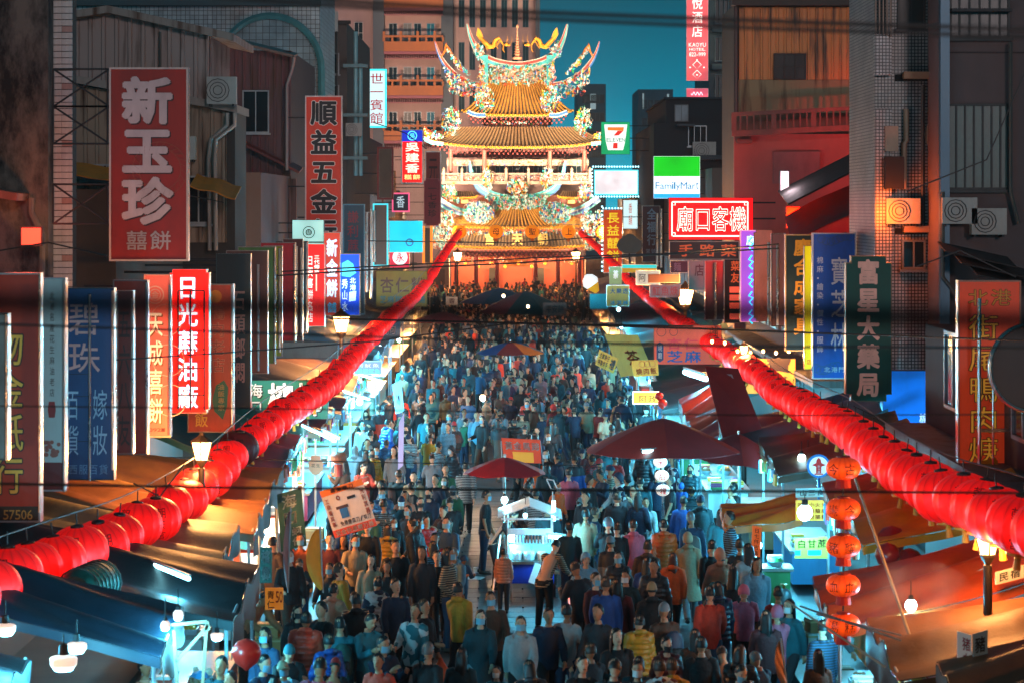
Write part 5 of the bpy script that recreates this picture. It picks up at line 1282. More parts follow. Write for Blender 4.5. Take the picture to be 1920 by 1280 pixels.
# golden dragons beside the central pagoda finial
for s in (-1, 1):
 X = lambda x: x if s < 0 else 2 * TX - x
 o = MB()
 body = [(896, 64), (901, 72), (909, 80), (917, 88), (925, 86), (929, 76), (935, 72), (941, 80), (946, 88)]
 sp = []
 for (a, b), (c, d) in zip(body, body[1:]):
  for t_ in (0, .33, .66): sp.append((a + (c - a) * t_, b + (d - b) * t_))
 o.tube([P(X(a), b, 209.9) for a, b in sp], [(1.4 + 3.4 * math.sin(math.pi * min(1, (i + 3) / len(sp)))) * kT for i in range(len(sp))], 6)
 for i in range(2, len(sp) - 2, 2):
  a, b = sp[i]; c = P(X(a), b, 209.9); o.lathe([(1.0 * kT, 1.5 * kT), (.01, 5 * kT)], 4, c)
 h = P(X(950), 84, 209.8); o.ball(h, 4.6 * kT, 8, 0, .8); o.ball(h + Vector((-s * -3 * kT, 0, -.5 * kT)) * -1 if False else P(X(954), 85, 209.7), 3.2 * kT, 8, 0, .7)
 o.tube([P(X(949), 81, 209.8), P(X(952), 74, 209.8), P(X(951), 66, 209.8)], [.8 * kT, .5 * kT, .1 * kT], 4)
 o.tube([P(X(957), 84, 209.8), P(X(960), 76, 209.8), P(X(959), 64, 209.8)], [.5 * kT, .4 * kT, .1 * kT], 4)
 for (a, b, c, d) in ((938, 76, 931, 92), (916, 86, 911, 95), (944, 86, 943, 99), (926, 82, 922, 92)): o.tube([P(X(a), b, 209.8), P(X(c), d - 5, 209.6), P(X(c) + 3, d, 209.6)], [1.3 * kT, .9 * kT, .5 * kT], 5)
 o.prism([(PX(X(a), 209.9), PZ(b, 209.9)) for a, b in ((893, 66), (896, 52), (902, 60), (906, 70), (899, 74))], 209.8, 209.95)
 o.build('dragon', GOLDT, T, smooth=True)
 o = MB(); q = [(826, 110), (834, 96), (836, 84), (842, 92), (848, 104), (858, 112)]
 o.tube([P(X(a), b, 209.3) for a, b in q], [.6 * kT, 2 * kT, 2.5 * kT, 2.6 * kT, 2.2 * kT, .8 * kT], 6); o.lathe([(1.2 * kT, 0), (.01, 8 * kT)], 5, P(X(837), 88, 209.3)); o.build('phoenix', M('d8701c', rough=.4), T, smooth=True)
# pagoda finial
m = MB(); c = P(970, 112, 210.0); prof = [(9, 0), (9, 4), (6, 5)]
for i in range(7):
 z = 7 + i * 5.0; r_ = 6.6 - i * .55
 prof += [(r_ * .62, z), (r_ * .62, z + 2.6), (r_ * 1.15, z + 3.0), (r_ * .7, z + 4.4)]
prof += [(1.6, 44), (1.0, 56), (.9, 60), (2.4, 62), (2.6, 65), (.1, 68)]
m.lathe([(a * kT, b * kT) for a, b in prof], 8, c); m.build('pagoda_finial', M('d89a78', rough=.4), T)
# gallery storey: columns, windows, balustrade
for x in (845, 908, 1031, 1096):
 m = MB(); m.tube([P(x, 330, 205.4), P(x, 283, 205.4)], 4 * kT, 12); m.build('column', M('a8584c', rough=.4), T, smooth=True)
tbox('beam', CREAMT, 838, 300, 1104, 311, 205.6, .5); scatter(120, in_quad((842, 302), (1100, 302), (1100, 310), (842, 310)), 205.6, 1.6, dd=.1, w=(2, 6, 3, 3, 1, 1, 3, 2, 6))
for x in (858, 884, 928, 952, 972, 1000, 1046, 1072): window(T, PX(x, 209.4), PZ(330, 209.4), PX(x + 18, 209.4), PZ(311, 209.4), 209.4, bars=2, glass=GLASS_T, frame=M('a8b0b0', rough=.4), sill=False, proud=.2)
bal = tbox('balustrade', CREAMT, 828, 340, 1110, 346, 204.3, .9)
tbox('rail', CREAMT, 828, 325, 1110, 328, 204.5, .3, bal)
m = MB(); m.box(PX(828, 204.6), 204.6, PZ(341, 204.6), PX(1110, 204.6), 204.75, PZ(330, 204.6)); m.build('carved_panel', PINKT, bal)
scatter(260, in_quad((832, 331), (1106, 331), (1106, 340), (832, 340)), 204.6, 1.5, dd=.05, w=(1, 6, 2, 2, 1, 1, 3, 1, 6))
for x in (832, 866, 908, 949, 991, 1033, 1072, 1106):
 m = MB(); m.box(PX(x - 2.2, 204.2), 204.2, PZ(344, 204.2), PX(x + 2.2, 204.2), 204.55, PZ(320, 204.2)); m.lathe([(2.4 * kT, 0), (2.8 * kT, 2 * kT), (.4 * kT, 6 * kT)], 8, P(x, 320, 204.4)); m.build('post', CREAMT, bal)
# small pavilion roofs either side under the balustrade
for s in (-1, 1): t_roof(372, 26, 360, 18, 204.0, 206, 3, 10, TILE_B, 'pavilion_roof', TX + s * 102, False)
# name board letters of the lower roof
for x, ch in ((918, '宮'), (970, '天'), (1018, '朝')):
 m = MB(); text_cells(m, ch, PX(x - 10, 198.2), PZ(460, 198.2), PX(x + 10, 198.2), PZ(437, 198.2), 198.2, .05, fill=1); m.build('lettering', M('e8c060', rough=.3, em=.15), T)
# ground floor: columns, lintel, doors
tbox('lintel', M('5a2018', rough=.5), 842, 470, 1098, 482, 200.6, .6)
scatter(240, in_quad((846, 480), (1094, 480), (1094, 492), (846, 492)), 200.6, 2.2, dd=.3, w=(0, 1, 6, 5, 0, 0, 4, 0, 2))
for x in (856, 893, 932, 1004, 1046, 1086):
 m = MB(); m.tube([P(x, 566, 200.2), P(x, 482, 200.2)], 4 * kT, 12); m.build('column', M('9c2e22', rough=.35), T, smooth=True)
for x in (925, 1012): tbox('door', M('10100f', rough=.5), x - 8, 502, x + 8, 560, 206.4, .1)
tbox('hall_back', M('8a3a22', rough=.6), 846, 470, 1094, 562, 207.0, .4)
tbox('altar_board', M('c8862a', rough=.4), 944, 486, 992, 500, 203.2, .3)
for s in (-1, 1):
 X = lambda x: TX + s * (x - TX)
 tbox('stone_wall', M('8a8078', rough=.7), min(X(1098), X(1140)), 486, max(X(1098), X(1140)), 566, 202.0, 3)
 tbox('stone_relief', M('5e5a58', rough=.7), min(X(1106), X(1132)), 505, max(X(1106), X(1132)), 545, 201.85, .14)
m = MB()
for i in range(9):
 x = 872 + i * 25; c = P(x, 494 + (6 if i % 2 else 0), 201.2); m.ball(c, 3.2 * kT, 10, 0, 1.1)
m.build('hall_lanterns', M('ffb040', em=2.2, eh='ff9a28', var=0), T, smooth=True)['kind'] = 'stuff'
# orange round lanterns reading the goddess's title, hung across the front
m = MB(); m.tube([P(800, 420, 190), P(970, 424, 190), P(1140, 420, 190)], .02, 5); tag(m.build('lantern_cable', CABLE), 'wire across the temple front holding the big orange title lanterns', 'cable')
for x, ch, nm in ((861, '后', 'leftmost, half behind the red garland'), (930, '母', 'second, left of the temple axis'), (998, '聖', 'third, right of the temple axis'), (1066, '上', 'fourth, near the right garland top'), (1129, '天', 'rightmost, beside the bulb-edged sign')):
 c = P(x, 435, 189); k = 189 / F
 o = empty('title_lantern', c, 'big orange round lantern with one dark character, %s' % nm, 'lantern', 'orange title lanterns before the temple')
 m = MB(); m.ball((0, 0, 0), 13.5 * k, 20, 0, .95); put('body', m.mesh('lantern_body', [M('f08a10', em=.55, eh='ff8a08', var=0)], smooth=True), o)
 m = MB(); text_cells(m, ch, -8 * k, -8 * k, 8 * k, 8 * k, -13.8 * k, .03); put('lettering', m.mesh('lettering', [M('3a1404', var=0)]), o)
 m = MB(); m.lathe([(4 * k, -12.5 * k), (3 * k, -17 * k), (.3 * k, -19 * k)], 8); put('tassel', m.mesh('tassel', [M('c8641a')]), o)
# two slim lit posts left of the gate
r = empty('gate_post', (PX(800, 186), 186, 0), 'dark blue lit upright board with orange border left of the temple gate', 'sign')
tbox('board', M('1a2a44', rough=.5), 797, 428, 806, 492, 186, .2, r); tbox('frame', lt('f0902a', .7), 792, 424, 796.5, 494, 186, .2, r); tbox('frame', lt('f0902a', .7), 806.5, 424, 811, 494, 186, .2, r)
# floodlights that wash the temple
def flood(x, y, D, tgt, energy, col, label, ang=75):
 c = P(x, y, D) if not isinstance(x, Vector) else x
 r = empty('floodlight', c, label, 'floodlight', 'floodlights aimed at the temple')
 d = (tgt - c).normalized(); q = d.to_track_quat('-Z', 'Y')
 m = MB(); m.box(-.3, -.22, 0, .3, .22, .18); o = put('housing', m.mesh('housing', [DARKSTEEL]), r); o.rotation_mode = 'QUATERNION'; o.rotation_quaternion = q
 m = MB(); m.box(-.26, -.18, -.02, .26, .18, -.003); o = put('lens', m.mesh('lens', [M('fff4e0', em=6, var=0)]), r); o.rotation_mode = 'QUATERNION'; o.rotation_quaternion = q
 m = MB(); m.tube([(0, 0, .05), (0, 0, -c.z)], .05, 6); put('pole', m.mesh('pole', [DARKSTEEL]), r)
 l = bpy.data.lights.new('lamp_light', 'SPOT'); l.energy = energy; l.color = col; l.spot_size = math.radians(ang); l.spot_blend = .6; l.shadow_soft_size = .3
 o = bpy.data.objects.new('lamp_light', l); o.parent = r; o.location = d * .08; o.rotation_mode = 'QUATERNION'; o.rotation_quaternion = q; COL.objects.link(o)
flood(Vector((-7.6, 186, 5.5)), 0, 0, Vector((-.5, 206, 15.5)), 46000, (1, .76, .50), 'floodlight on a pole left of the temple forecourt')
flood(Vector((8.4, 186, 5.5)), 0, 0, Vector((1.5, 206, 15.5)), 46000, (1, .78, .52), 'floodlight on a pole right of the temple forecourt')
flood(Vector((-9.2, 194, 9.0)), 0, 0, Vector((.5, 209, 20)), 32000, (1, .76, .5), 'floodlight on the left roof aimed at the top roof of the temple')
flood(Vector((10.2, 194, 9.0)), 0, 0, Vector((.5, 209, 20)), 32000, (1, .76, .5), 'floodlight on the right roof aimed at the top roof of the temple')
flood(Vector((-12.5, 196, 8.0)), 0, 0, Vector((-14, 240, 24)), 45000, (1, .62, .48), 'added floodlight on the left roof that brightens the hotel balconies', 90)  # extra lamp, put in to brighten the hotel front
for x in (-3.6, -.2, 3.4): point(T, (x - T.location.x, -1.6, 3.4), 2400, (1.0, .50, .2), .3)
# ------------------------------------------------------------------ market stalls
PLASTIC = M('9aa4a8', rough=.35)
def tubelamp(parent_or_none, a, b, label=None, em=9.0, col='9cf0ff', energy=160, r=.03, lights=2):
 a, b = Vector(a), Vector(b); mid = (a + b) / 2
 root = empty('tube_light', mid, label, 'tube light', 'fluorescent tubes over the stalls')
 m = MB(); m.tube([a, b], r, 8); m.build('tube', M('e8fdff', em=em, eh=col, var=0), root, smooth=True)
 d = (b - a).normalized()
 m = MB(); m.tube([a - d * .05 + Vector((0, .0, r * 1.6)), b + d * .05 + Vector((0, 0, r * 1.6))], r * .7, 4); m.build('batten', PLASTIC, root)
 for i in range(lights):
  p = a.lerp(b, (i + .5) / lights); point(root, p - mid - Vector((0, .12, .16)), energy / lights, COOL, .15)
 return root
def bulb(x, y, D, label, em=14.0, energy=140, col=COOL, hx='c8f8ff', s=.055, drop=.35, dome=False):
 c = P(x, y, D) if not isinstance(x, Vector) else x
 r = empty('hanging_bulb', c, label, 'light bulb', 'bare bulbs hanging over the stalls')
 m = MB()
 if dome: m.lathe([(.01, -s * .75), (s * .8, -s * .6), (s * 1.2, -s * .1), (s * 1.25, s * .45), (s * 1.1, s * .6), (.02, s * .62)], 14)
 else: m.ball((0, 0, 0), s, 12, 0, 1.1)
 put('glass', m.mesh('glass', [M('fff4ea', em=em, eh=hx, var=0)], smooth=True), r)
 m = MB(); m.lathe([(s * .45, s * .8), (s * .4, s * 1.7), (.008, s * 1.8), (.008, drop)], 8); put('socket', m.mesh('socket', [BLACK]), r)
 point(r, (0, -.02, -s * 1.8), energy, col, .06)
 return r
st_rnd = random.Random(5)
GOODS = [M(h, rough=.45, var=.2) for h in ('c8402c', 'e0a030', '2f86b8', 'd8d4cc', '3c8a50', '8a3a6a', 'e8dcc0', '7a4a28')]
def stall(side, d0, d1, xs, zs, xw, zw, mat, nm, val=.3, light='tube', counter=True, sag=.06, valm=None, lite=260, ncr=3, rip=1.5, tilt=.32):
 """a lean-to stall: cloth from the wall side (xw, zw) down to the street side (xs, zs)"""
 r = empty('market_stall', ((xs + xw) / 2, (d0 + d1) / 2, 0), nm[0].upper() + nm[1:] if False else nm, 'market stall', 'stalls along the street')
 ph_ = st_rnd.uniform(0, 6)
 f = lambda u, v: Vector((xw + (xs - xw) * u, d0 + (d1 - d0) * v, zw + (zs - zw) * u - tilt * (1 - v) * (.4 + .6 * u) - sag * math.sin(math.pi * u) * (1 + .5 * math.sin(ph_ + 9 * v)) - .05 * rip * math.sin(math.pi * v * 3 + ph_ + 2 * u) - .035 * rip * math.sin(17 * v + 5 * u + ph_)))
 m = MB(); m.sheet(f, 14, 24, .015); m.build('canopy', mat, r, smooth=True)
 if val:
  m = MB(); m.sheet(lambda u, v: f(1, u) + Vector((side * -.012 + .03 * math.sin(14 * u + ph_) * v, 0, -val * v - .012)), 16, 3, .008); m.build('valance', valm or mat, r, smooth=True)
  m = MB(); m.sheet(lambda u, v: f(u, 0) + Vector((0, -.012 + .03 * math.sin(11 * u + ph_) * v, -.13 * v - .012)), 12, 2, .008); m.build('end_valance', mat, r, smooth=True)
 for y in (d0 + .1, d1 - .1):
  z = zs - .08 - tilt * (1 - (y - d0) / (d1 - d0)); m = MB(); m.tube([(xs + side * .1, y, .004), (xs + side * .1, y, z)], .028, 6); m.build('post', PLASTIC, r, smooth=True)
 m = MB(); m.tube([(xs + side * .06, d0, zs - .06 - tilt), (xs + side * .06, d1, zs - .06)], .022, 6); m.build('front_bar', PLASTIC, r)
 if counter:
  a, b = xs + side * .25, xs + side * 1.35
  m = MB(); m.box(min(a, b), d0 + .15, .78, max(a, b), d1 - .15, .84); t = m.build('counter_top', M('8f8a84', rough=.4, metal=.3), r)
  m = MB(); m.box(min(a, b) + .06, d0 + .22, .15, max(a, b) - .06, d1 - .22, .778); m.build('counter_cloth', GOODS[st_rnd.randrange(8)], r)
  n = max(2, int((d1 - d0) / .45))
  for k in range(n * 2):
   x = min(a, b) + .28 + (k % 2) * .5; y = d0 + .4 + (k // 2) * (d1 - d0 - .6) / n
   g = MB(); h = st_rnd.uniform(.08, .22); w = st_rnd.uniform(.14, .2)
   kind = st_rnd.randrange(3)
   gm = st_rnd.choice(GOODS)
   if k < ncr * 2:
    o = empty('goods_tray', (x, y, .842), '%s %s, %s' % (('nearest', 'second', 'third', 'fourth', 'fifth', 'sixth', 'seventh', 'eighth')[k], ('snack tray', 'sweets bowl', 'packet stack')[kind], nm), ('tray', 'bowl', 'packets')[kind], 'goods on the stall counters')
    if kind == 0:
     g.box(-w, -w, 0, w, w, .03); g.box(-w, -w, .03, -w + .015, w, .09); g.box(w - .015, -w, .03, w, w, .09); g.box(-w + .015, -w, .03, w - .015, -w + .015, .09); g.box(-w + .015, w - .015, .03, w - .015, w, .09); put('tray', g.mesh('tray', [PLASTIC]), o)
     g = MB()
     for q in range(14): g.ball((st_rnd.uniform(-w * .7, w * .7), st_rnd.uniform(-w * .7, w * .7), .07 + st_rnd.uniform(0, .07)), .045, 6)
     q_ = put('snack_heap', g.mesh('snack_heap', [gm]), o); q_['kind'] = 'stuff'
    elif kind == 1:
     g.lathe([(w * .5, 0), (w, .1), (w * 1.02, .11), (w * .9, .09), (.01, .06)], 12); put('bowl', g.mesh('bowl', [PLASTIC]), o)
     g = MB(); g.lathe([(w * .9, .092), (w * .6, .17), (.01, .2)], 10); put('sweets', g.mesh('sweets', [gm]), o)
    else:
     for q in range(4): put('packet', (lambda b_: (b_.box(-w * .8, -w * .5, q * .05, w * .8, w * .5, q * .05 + .046), b_)[1])(MB()).mesh('packet', [st_rnd.choice(GOODS)]), o, rot=(0, 0, st_rnd.uniform(-.2, .2)))
 lab = nm
 if light == 'tube':
  xm = xs + side * .12
  tubelamp(None, (xm, d0 + .25, zs - .16 - tilt * .95), (xm, d1 - .25, zs - .16), 'tube light, %s' % lab, energy=lite * (1.7 if 48 < d0 < 110 else .5))
 elif light == 'bulb':
  for i, y in enumerate((d0 + (d1 - d0) * .3, d0 + (d1 - d0) * .75)):
   bulb(Vector((xs + side * .7, y, zs - .36 - tilt)), 0, 0, '%s bulb, %s' % (('nearer', 'farther')[i], lab), energy=lite * (.7 if d0 > 48 else .3))
 elif light == 'warm':
  for i, y in enumerate((d0 + (d1 - d0) * .3, d0 + (d1 - d0) * .75)):
   bulb(Vector((xs + side * .7, y, zs - .34 - tilt)), 0, 0, '%s warm bulb, %s' % (('nearer', 'farther')[i], lab), energy=lite * (.7 if d0 > 48 else .3), col=WARM, hx='ffc070', em=10)
 return r
NAVY = M('0e1c2a', rough=.52, var=.3, bump=.15); BLK = M('14161a', rough=.55, var=.3, bump=.15); OLIVE = M('8a8260', rough=.58, var=.3, bump=.12)
BROWN = M('6e4422', rough=.58, var=.3, bump=.15); TAN = M('a5763a', rough=.55, var=.3, bump=.12); TEAL = M('1c5a60', rough=.42, var=.3, bump=.12); GREY = M('3c4448', rough=.5, var=.3)
RUST = M('9a3c12', rough=.38, var=.3, bump=.15); YEL = M('c8820c', rough=.42, var=.25, bump=.12); MAROON = M('702026', rough=.5, var=.25, bump=.1); DGREEN = M('17463c', rough=.45, var=.3)
# left side, nearest first
stall(-1, 27.6, 29.6, -5.9, 2.35, -8.6, 3.0, BLK, 'black tarp stall in the bottom left corner', val=.35, light=None, valm=GREY, ncr=0)
stall(-1, 30.6, 32.7, -4.45, 2.42, -7.6, 3.25, NAVY, 'navy tarp stall with a hanging brown end cloth, bottom left', val=.42, light=None, valm=M('6a4438', rough=.6), lite=240)
stall(-1, 34.6, 38.2, -4.0, 2.22, -8.3, 3.1, BLK, 'long black tarp stall under the left garland', val=.55, light=None, valm=M('7a4a3c', rough=.6), lite=260)
stall(-1, 39.2, 42.0, -4.75, 2.3, -8.3, 2.75, OLIVE, 'pale olive tarp stall with a tube light in front', val=.42, light='bulb', valm=GREY)
stall(-1, 42.6, 44.6, -4.55, 2.4, -8.3, 2.9, BROWN, 'brown tarp stall with a patched corner', val=.4, light='warm', valm=GREY)
stall(-1, 45.2, 49.0, -4.65, 2.55, -8.3, 3.0, TAN, 'orange-tan tarp stall lit by the left street lamp', val=.45, light='warm', valm=GREY, lite=300)
stall(-1, 49.6, 54.5, -4.75, 2.7, -8.0, 3.5, TEAL, 'teal striped tarp stall', val=.2, lite=420)
stall(-1, 55.2, 58.0, -4.9, 2.7, -7.2, 3.3, DGREEN, 'dark green roofed stall with orange bunting', val=.25, light='warm', lite=300)
stall(-1, 59.0, 64.0, -4.7, 2.6, -8.0, 3.2, TEAL, 'blue-lit stall below the betel nut board', val=.25, lite=700)
stall(-1, 65.0, 70.5, -4.6, 2.6, -8.0, 3.2, M('3a3a40', rough=.5), 'grey roofed stall with two tubes beyond the betel nut board', val=.3, lite=700)
stall(-1, 71.5, 77.5, -4.7, 2.7, -8.0, 3.3, M('4a3a3a', rough=.5), 'brown roofed stall below the glowing street lamp', val=.3, lite=700)
stall(-1, 79.0, 87.0, -4.8, 2.7, -8.0, 3.2, TEAL, 'teal roofed stall left of the crowd', val=.3, lite=800, ncr=1)
stall(-1, 89.0, 98.0, -4.8, 2.7, -8.0, 3.4, M('33505a', rough=.5), 'slate roofed stall in front of the mustard board', val=.3, lite=800, ncr=1)
stall(-1, 100, 110, -5.0, 2.8, -8.0, 3.6, M('3c2c28', rough=.5), 'dark brown roofed stall under the mustard board', val=.3, light='warm', lite=700, ncr=0)
stall(-1, 113, 124, -5.0, 2.9, -8.2, 4.2, M('3a3236', rough=.5), 'steep dark tent stall halfway to the temple, left', val=.4, light='warm', lite=900, ncr=0)
stall(-1, 128, 140, -5.2, 2.8, -8.2, 3.6, M('7a4a20', rough=.5), 'orange canopy stall far down the left side', val=.4, light='warm', lite=900, ncr=0)
stall(-1, 145, 165, -5.5, 2.8, -8.2, 3.6, M('4a2a20', rough=.5), 'last stall before the temple, left side', val=.4, light='warm', lite=900, ncr=0)
# right side
stall(1, 27.4, 29.6, 5.2, 2.2, 8.6, 3.2, BROWN, 'crumpled brown-orange tarp stall in the bottom right corner', val=.5, light=None, valm=BLK, ncr=0, rip=2.5)
stall(1, 30.6, 33.4, 4.9, 2.15, 8.6, 2.75, BROWN, 'brown tarp stall behind the bottom right street lamp', val=.55, light=None, valm=BLK, lite=160)
stall(1, 34.2, 36.6, 4.55, 2.15, 8.4, 3.15, RUST, 'long rust-red tarp stall by the five orange lanterns', val=.12, light='tube', lite=300)
stall(1, 38.6, 42.0, 5.6, 2.75, 8.4, 3.4, YEL, 'golden yellow tarp stall above the red balloons', val=.1, light='bulb', lite=280, rip=1.6)
stall(1, 43.2, 46.0, 5.9, 2.5, 8.6, 3.4, RUST, 'rust tarp stall under the right garland', val=.2, light='bulb', lite=420)
stall(1, 46.6, 47.6, 4.1, 1.95, 5.6, 2.1, M('d8681a', rough=.45), 'narrow orange cloth awning over the incense stick stall', val=.1, light='bulb', lite=300)
stall(1, 49.0, 53.0, 5.4, 2.7, 8.4, 3.3, M('5a4a38', rough=.5), 'brown roofed cane juice stall', val=.2, light='tube', lite=600)
stall(1, 54.0, 58.5, 5.0, 2.6, 8.4, 3.4, GREY, 'grey roofed toy stall behind the maroon parasol', val=.2, lite=700)
stall(1, 59.6, 62.2, 4.55, 2.3, 5.9, 2.9, MAROON, 'maroon tarp stall left of the diagonal banner, nearer', val=.3, valm=TEAL, lite=500)
stall(1, 62.8, 66.0, 4.55, 2.55, 5.9, 3.25, MAROON, 'maroon tarp stall left of the diagonal banner, farther', val=.3, valm=TEAL, lite=500)
stall(1, 67.5, 73.5, 4.2, 2.5, 8.2, 3.2, M('20484c', rough=.5), 'blue-lit food stall under the almond and sesame board', val=.15, lite=800)
stall(1, 75.0, 82.0, 4.6, 2.6, 8.0, 3.3, DGREEN, 'dark green roofed stall beyond the sesame board', val=.2, lite=800, ncr=1)
stall(1, 84.0, 92.0, 4.7, 2.7, 8.0, 3.4, M('1c4a44', rough=.5), 'green canopy stall below the right street lamp', val=.2, lite=800, ncr=1)
stall(1, 95.0, 106, 4.8, 2.7, 8.0, 3.4, TEAL, 'teal canopy stall with the drinks board', val=.2, lite=900, ncr=0)
stall(1, 109, 122, 4.8, 2.8, 8.2, 3.4, M('2a4a5a', rough=.5), 'blue-grey canopy stall near the ice cream sign', val=.2, lite=900, ncr=0)
stall(1, 127, 142, 5.0, 2.8, 8.2, 3.4, M('4a3a30', rough=.5), 'brown canopy stall far down the right side', val=.3, light='warm', lite=900, ncr=0)
stall(1, 147, 168, 5.2, 2.8, 8.2, 3.4, M('4a2a20', rough=.5), 'last stall before the temple, right side', val=.4, light='warm', lite=900, ncr=0)
# lamps that stand out in the photograph
tubelamp(None, P(268, 1050, 37.0), P(354, 1084, 35.2), 'long tube light on a black holder above the black tarp, left', em=10, energy=150, r=.032)
tubelamp(None, P(567, 797, 57), P(628, 826, 54.5), 'long slanting tube light below the betel nut board', em=10, energy=180)
tubelamp(None, P(608, 808, 57.5), P(634, 821, 56), 'short tube light beside the long slanting one below the betel nut board', em=10, energy=160)
tubelamp(None, P(636, 731, 70), P(692, 748, 66), 'tube light on the front edge of the grey stall roof', em=9, energy=189)
tubelamp(None, P(668, 700, 76), P(714, 714, 72), 'tube light above the grey stall, under the snack sign', em=10, energy=189)
tubelamp(None, P(1284, 697, 68), P(1324, 710, 66), 'thick bright tube light in the blue-lit food stall', em=12, energy=292, r=.07)
tubelamp(None, P(1206, 846, 50.5), P(1326, 840, 51.5), 'long level tube light under the big maroon parasol', em=10, energy=171, r=.034)
tubelamp(None, P(1436, 800, 58), P(1540, 765, 58), 'slanting tube light under the right rust roofs', em=4, energy=200)
for i, (x, y, D, s) in enumerate(((10, 1180, 28.5, .1), (144, 1214, 29.5, .1), (119, 1243, 28.2, .13), (334, 1152, 31.6, .07), (310, 1172, 30.4, .065), (407, 1193, 33.5, .075))):
 bulb(x, y, D, ('dome lamp at the far bottom left border', 'dome lamp in the middle of the bottom left group', 'largest dome lamp, lowest in the bottom left corner', 'round bulb above the wooden frame, bottom left', 'small bulb left of the wooden frame', 'bulb hanging right of the wooden frame')[i], em=.95, hx='f4cdb8', energy=190, s=s, dome=i < 3 or i == 5)
for i, (x, y, D) in enumerate(((473, 866, 55), (507, 888, 54), (517, 890, 54.6), (481, 853, 58))):
 bulb(x, y, D, ('bright warm-white bulb over the teal stall, left one', 'lower left bulb of the pair by the orange bunting', 'lower right bulb of the pair by the orange bunting', 'upper bulb over the teal stall')[i], em=14, energy=170, s=.085, hx='ffe2c0', col=(1, .75, .5))
for i, (x, y, D, s) in enumerate(((625, 741, 70, .085), (674, 752, 69, .095), (748, 637, 88, .07), (712, 650, 92, .06), (745, 597, 99, .08), (905, 745, 66, .08), (1160, 580, 104, .09), (1165, 612, 99, .07), (944, 555, 135, .09), (990, 575, 130, .09))):
 bulb(x, y, D, ('big round white bulb just right of the betel nut board', 'second big white bulb right of the betel nut board', 'white bulb over the left crowd edge', 'bulb low over the slate stall', 'starry bulb in front of the mustard board', 'lone warm lamp in the middle of the crowd', 'starry bulb below the drinks board', 'smaller bulb below the drinks board', 'far warm bulb before the temple, left', 'far warm bulb before the temple, right')[i], em=16, energy=800 if i not in (5, 8, 9) else 220, s=s, col=COOL if i not in (5, 8, 9) else (1, .62, .35), hx='d8fbff' if i not in (5, 8, 9) else 'ffd8a8')
for i, (x, y, D) in enumerate(((1503, 858, 50), (1515, 855, 51), (1509, 960, 44), (1708, 1134, 34))):
 bulb(x, y, D, ('left bulb beside the red hydrant sign', 'right bulb beside the red hydrant sign', 'strong bulb in front of the yellow menu', 'bulb on the bamboo pole, bottom right')[i], em=14, energy=160, s=.085 if i != 2 else .14)
for i in range(7):
 x = 1335 + i * 24; y = 640 + (18 if i > 1 else 0) + (i % 2) * 3
 bulb(x, y, 65.5, 'tiny warm bulb number %s of the row over the gold stall board' % ('one', 'two', 'three', 'four', 'five', 'six', 'seven')[i], em=10, energy=45, s=.045, col=WARM, hx='ffb860', drop=.15)
# ------------------------------------------------------------------ parasols
def parasol(x, y, D, R, h, label, mats, n=8, base=0.0, tilt=(0, 0), pole=True):
 c = P(x, y, D)
 r = empty('parasol', (c.x, c.y, base), label, 'parasol', 'parasols over the street')
 for i in range(n):
  a0, a1 = 2 * math.pi * (i + .5) / n, 2 * math.pi * (i + 1.5) / n
  def f(u, v):
   a = a0 + (a1 - a0) * v; rr = R * u * (1 - .06 * math.sin(math.pi * v) * u)
   p = Vector((rr * math.cos(a), rr * math.sin(a), -h * u ** 1.25 - .04 * math.sin(math.pi * v) * u))
   return c + p + Vector((0, 0, p.x * tilt[0] + p.y * tilt[1]))
  m = MB(); m.sheet(f, 6, 4, .008); m.build('canopy_panel', mats[i % len(mats)], r, smooth=True)
 m = MB()
 for i in range(n):
  a = 2 * math.pi * (i + .5) / n; p = Vector((R * .96 * math.cos(a), R * .96 * math.sin(a), -h * .96 - .03)); p.z += p.x * tilt[0] + p.y * tilt[1]
  m.tube([c + Vector((0, 0, -.03)), c + p], .012, 4)
 o = m.build('rib_set', PLASTIC, r)
 if pole:
  m = MB(); m.tube([(c.x, c.y, base), (c.x, c.y, c.z + .06)], .03, 8); m.build('pole', STEEL, r, smooth=True)
 return r
M_BIG = M('96383c', rough=.55, var=.2, bump=.08); M_BIG2 = M('a03c38', rough=.55, var=.2, bump=.08)
parasol(1243, 783, 52, 1.75, .68, 'big dark maroon parasol over the stall with three white lanterns', [M_BIG, M_BIG2], 6)
parasol(1385, 812, 54, 1.15, .6, 'smaller wine-red parasol with a steel pole beside the big maroon one', [M('6a1a1e', rough=.5), M('7a1c1c', rough=.5)], 6, tilt=(-.12, 0))
parasol(946, 856, 49.2, .88, .3, 'bright red small parasol above the metal food cart', [M('b02a34', rough=.5), M('c0303a', rough=.5)], 6)
parasol(936, 540, 150, 2.6, .9, 'blue parasol far off before the temple', [M('16406a', rough=.5)], 8)
parasol(985, 546, 140, 2.9, 1.2, 'dark teal and maroon parasol far off before the temple', [M('12303a', rough=.5), M('5a1a20', rough=.5), M('12303a', rough=.5)], 8)
parasol(957, 640, 92, 1.38, .42, 'rainbow parasol with blue, red and yellow panels in the middle of the crowd', [M('143462', rough=.6), M('6a1c1a', rough=.6), M('8a5c18', rough=.6), M('14283e', rough=.6)], 8)
parasol(830, 585, 130, 1.9, .5, 'flat red awning parasol over a stall in the left crowd', [M('a0281e', rough=.5)], 8)
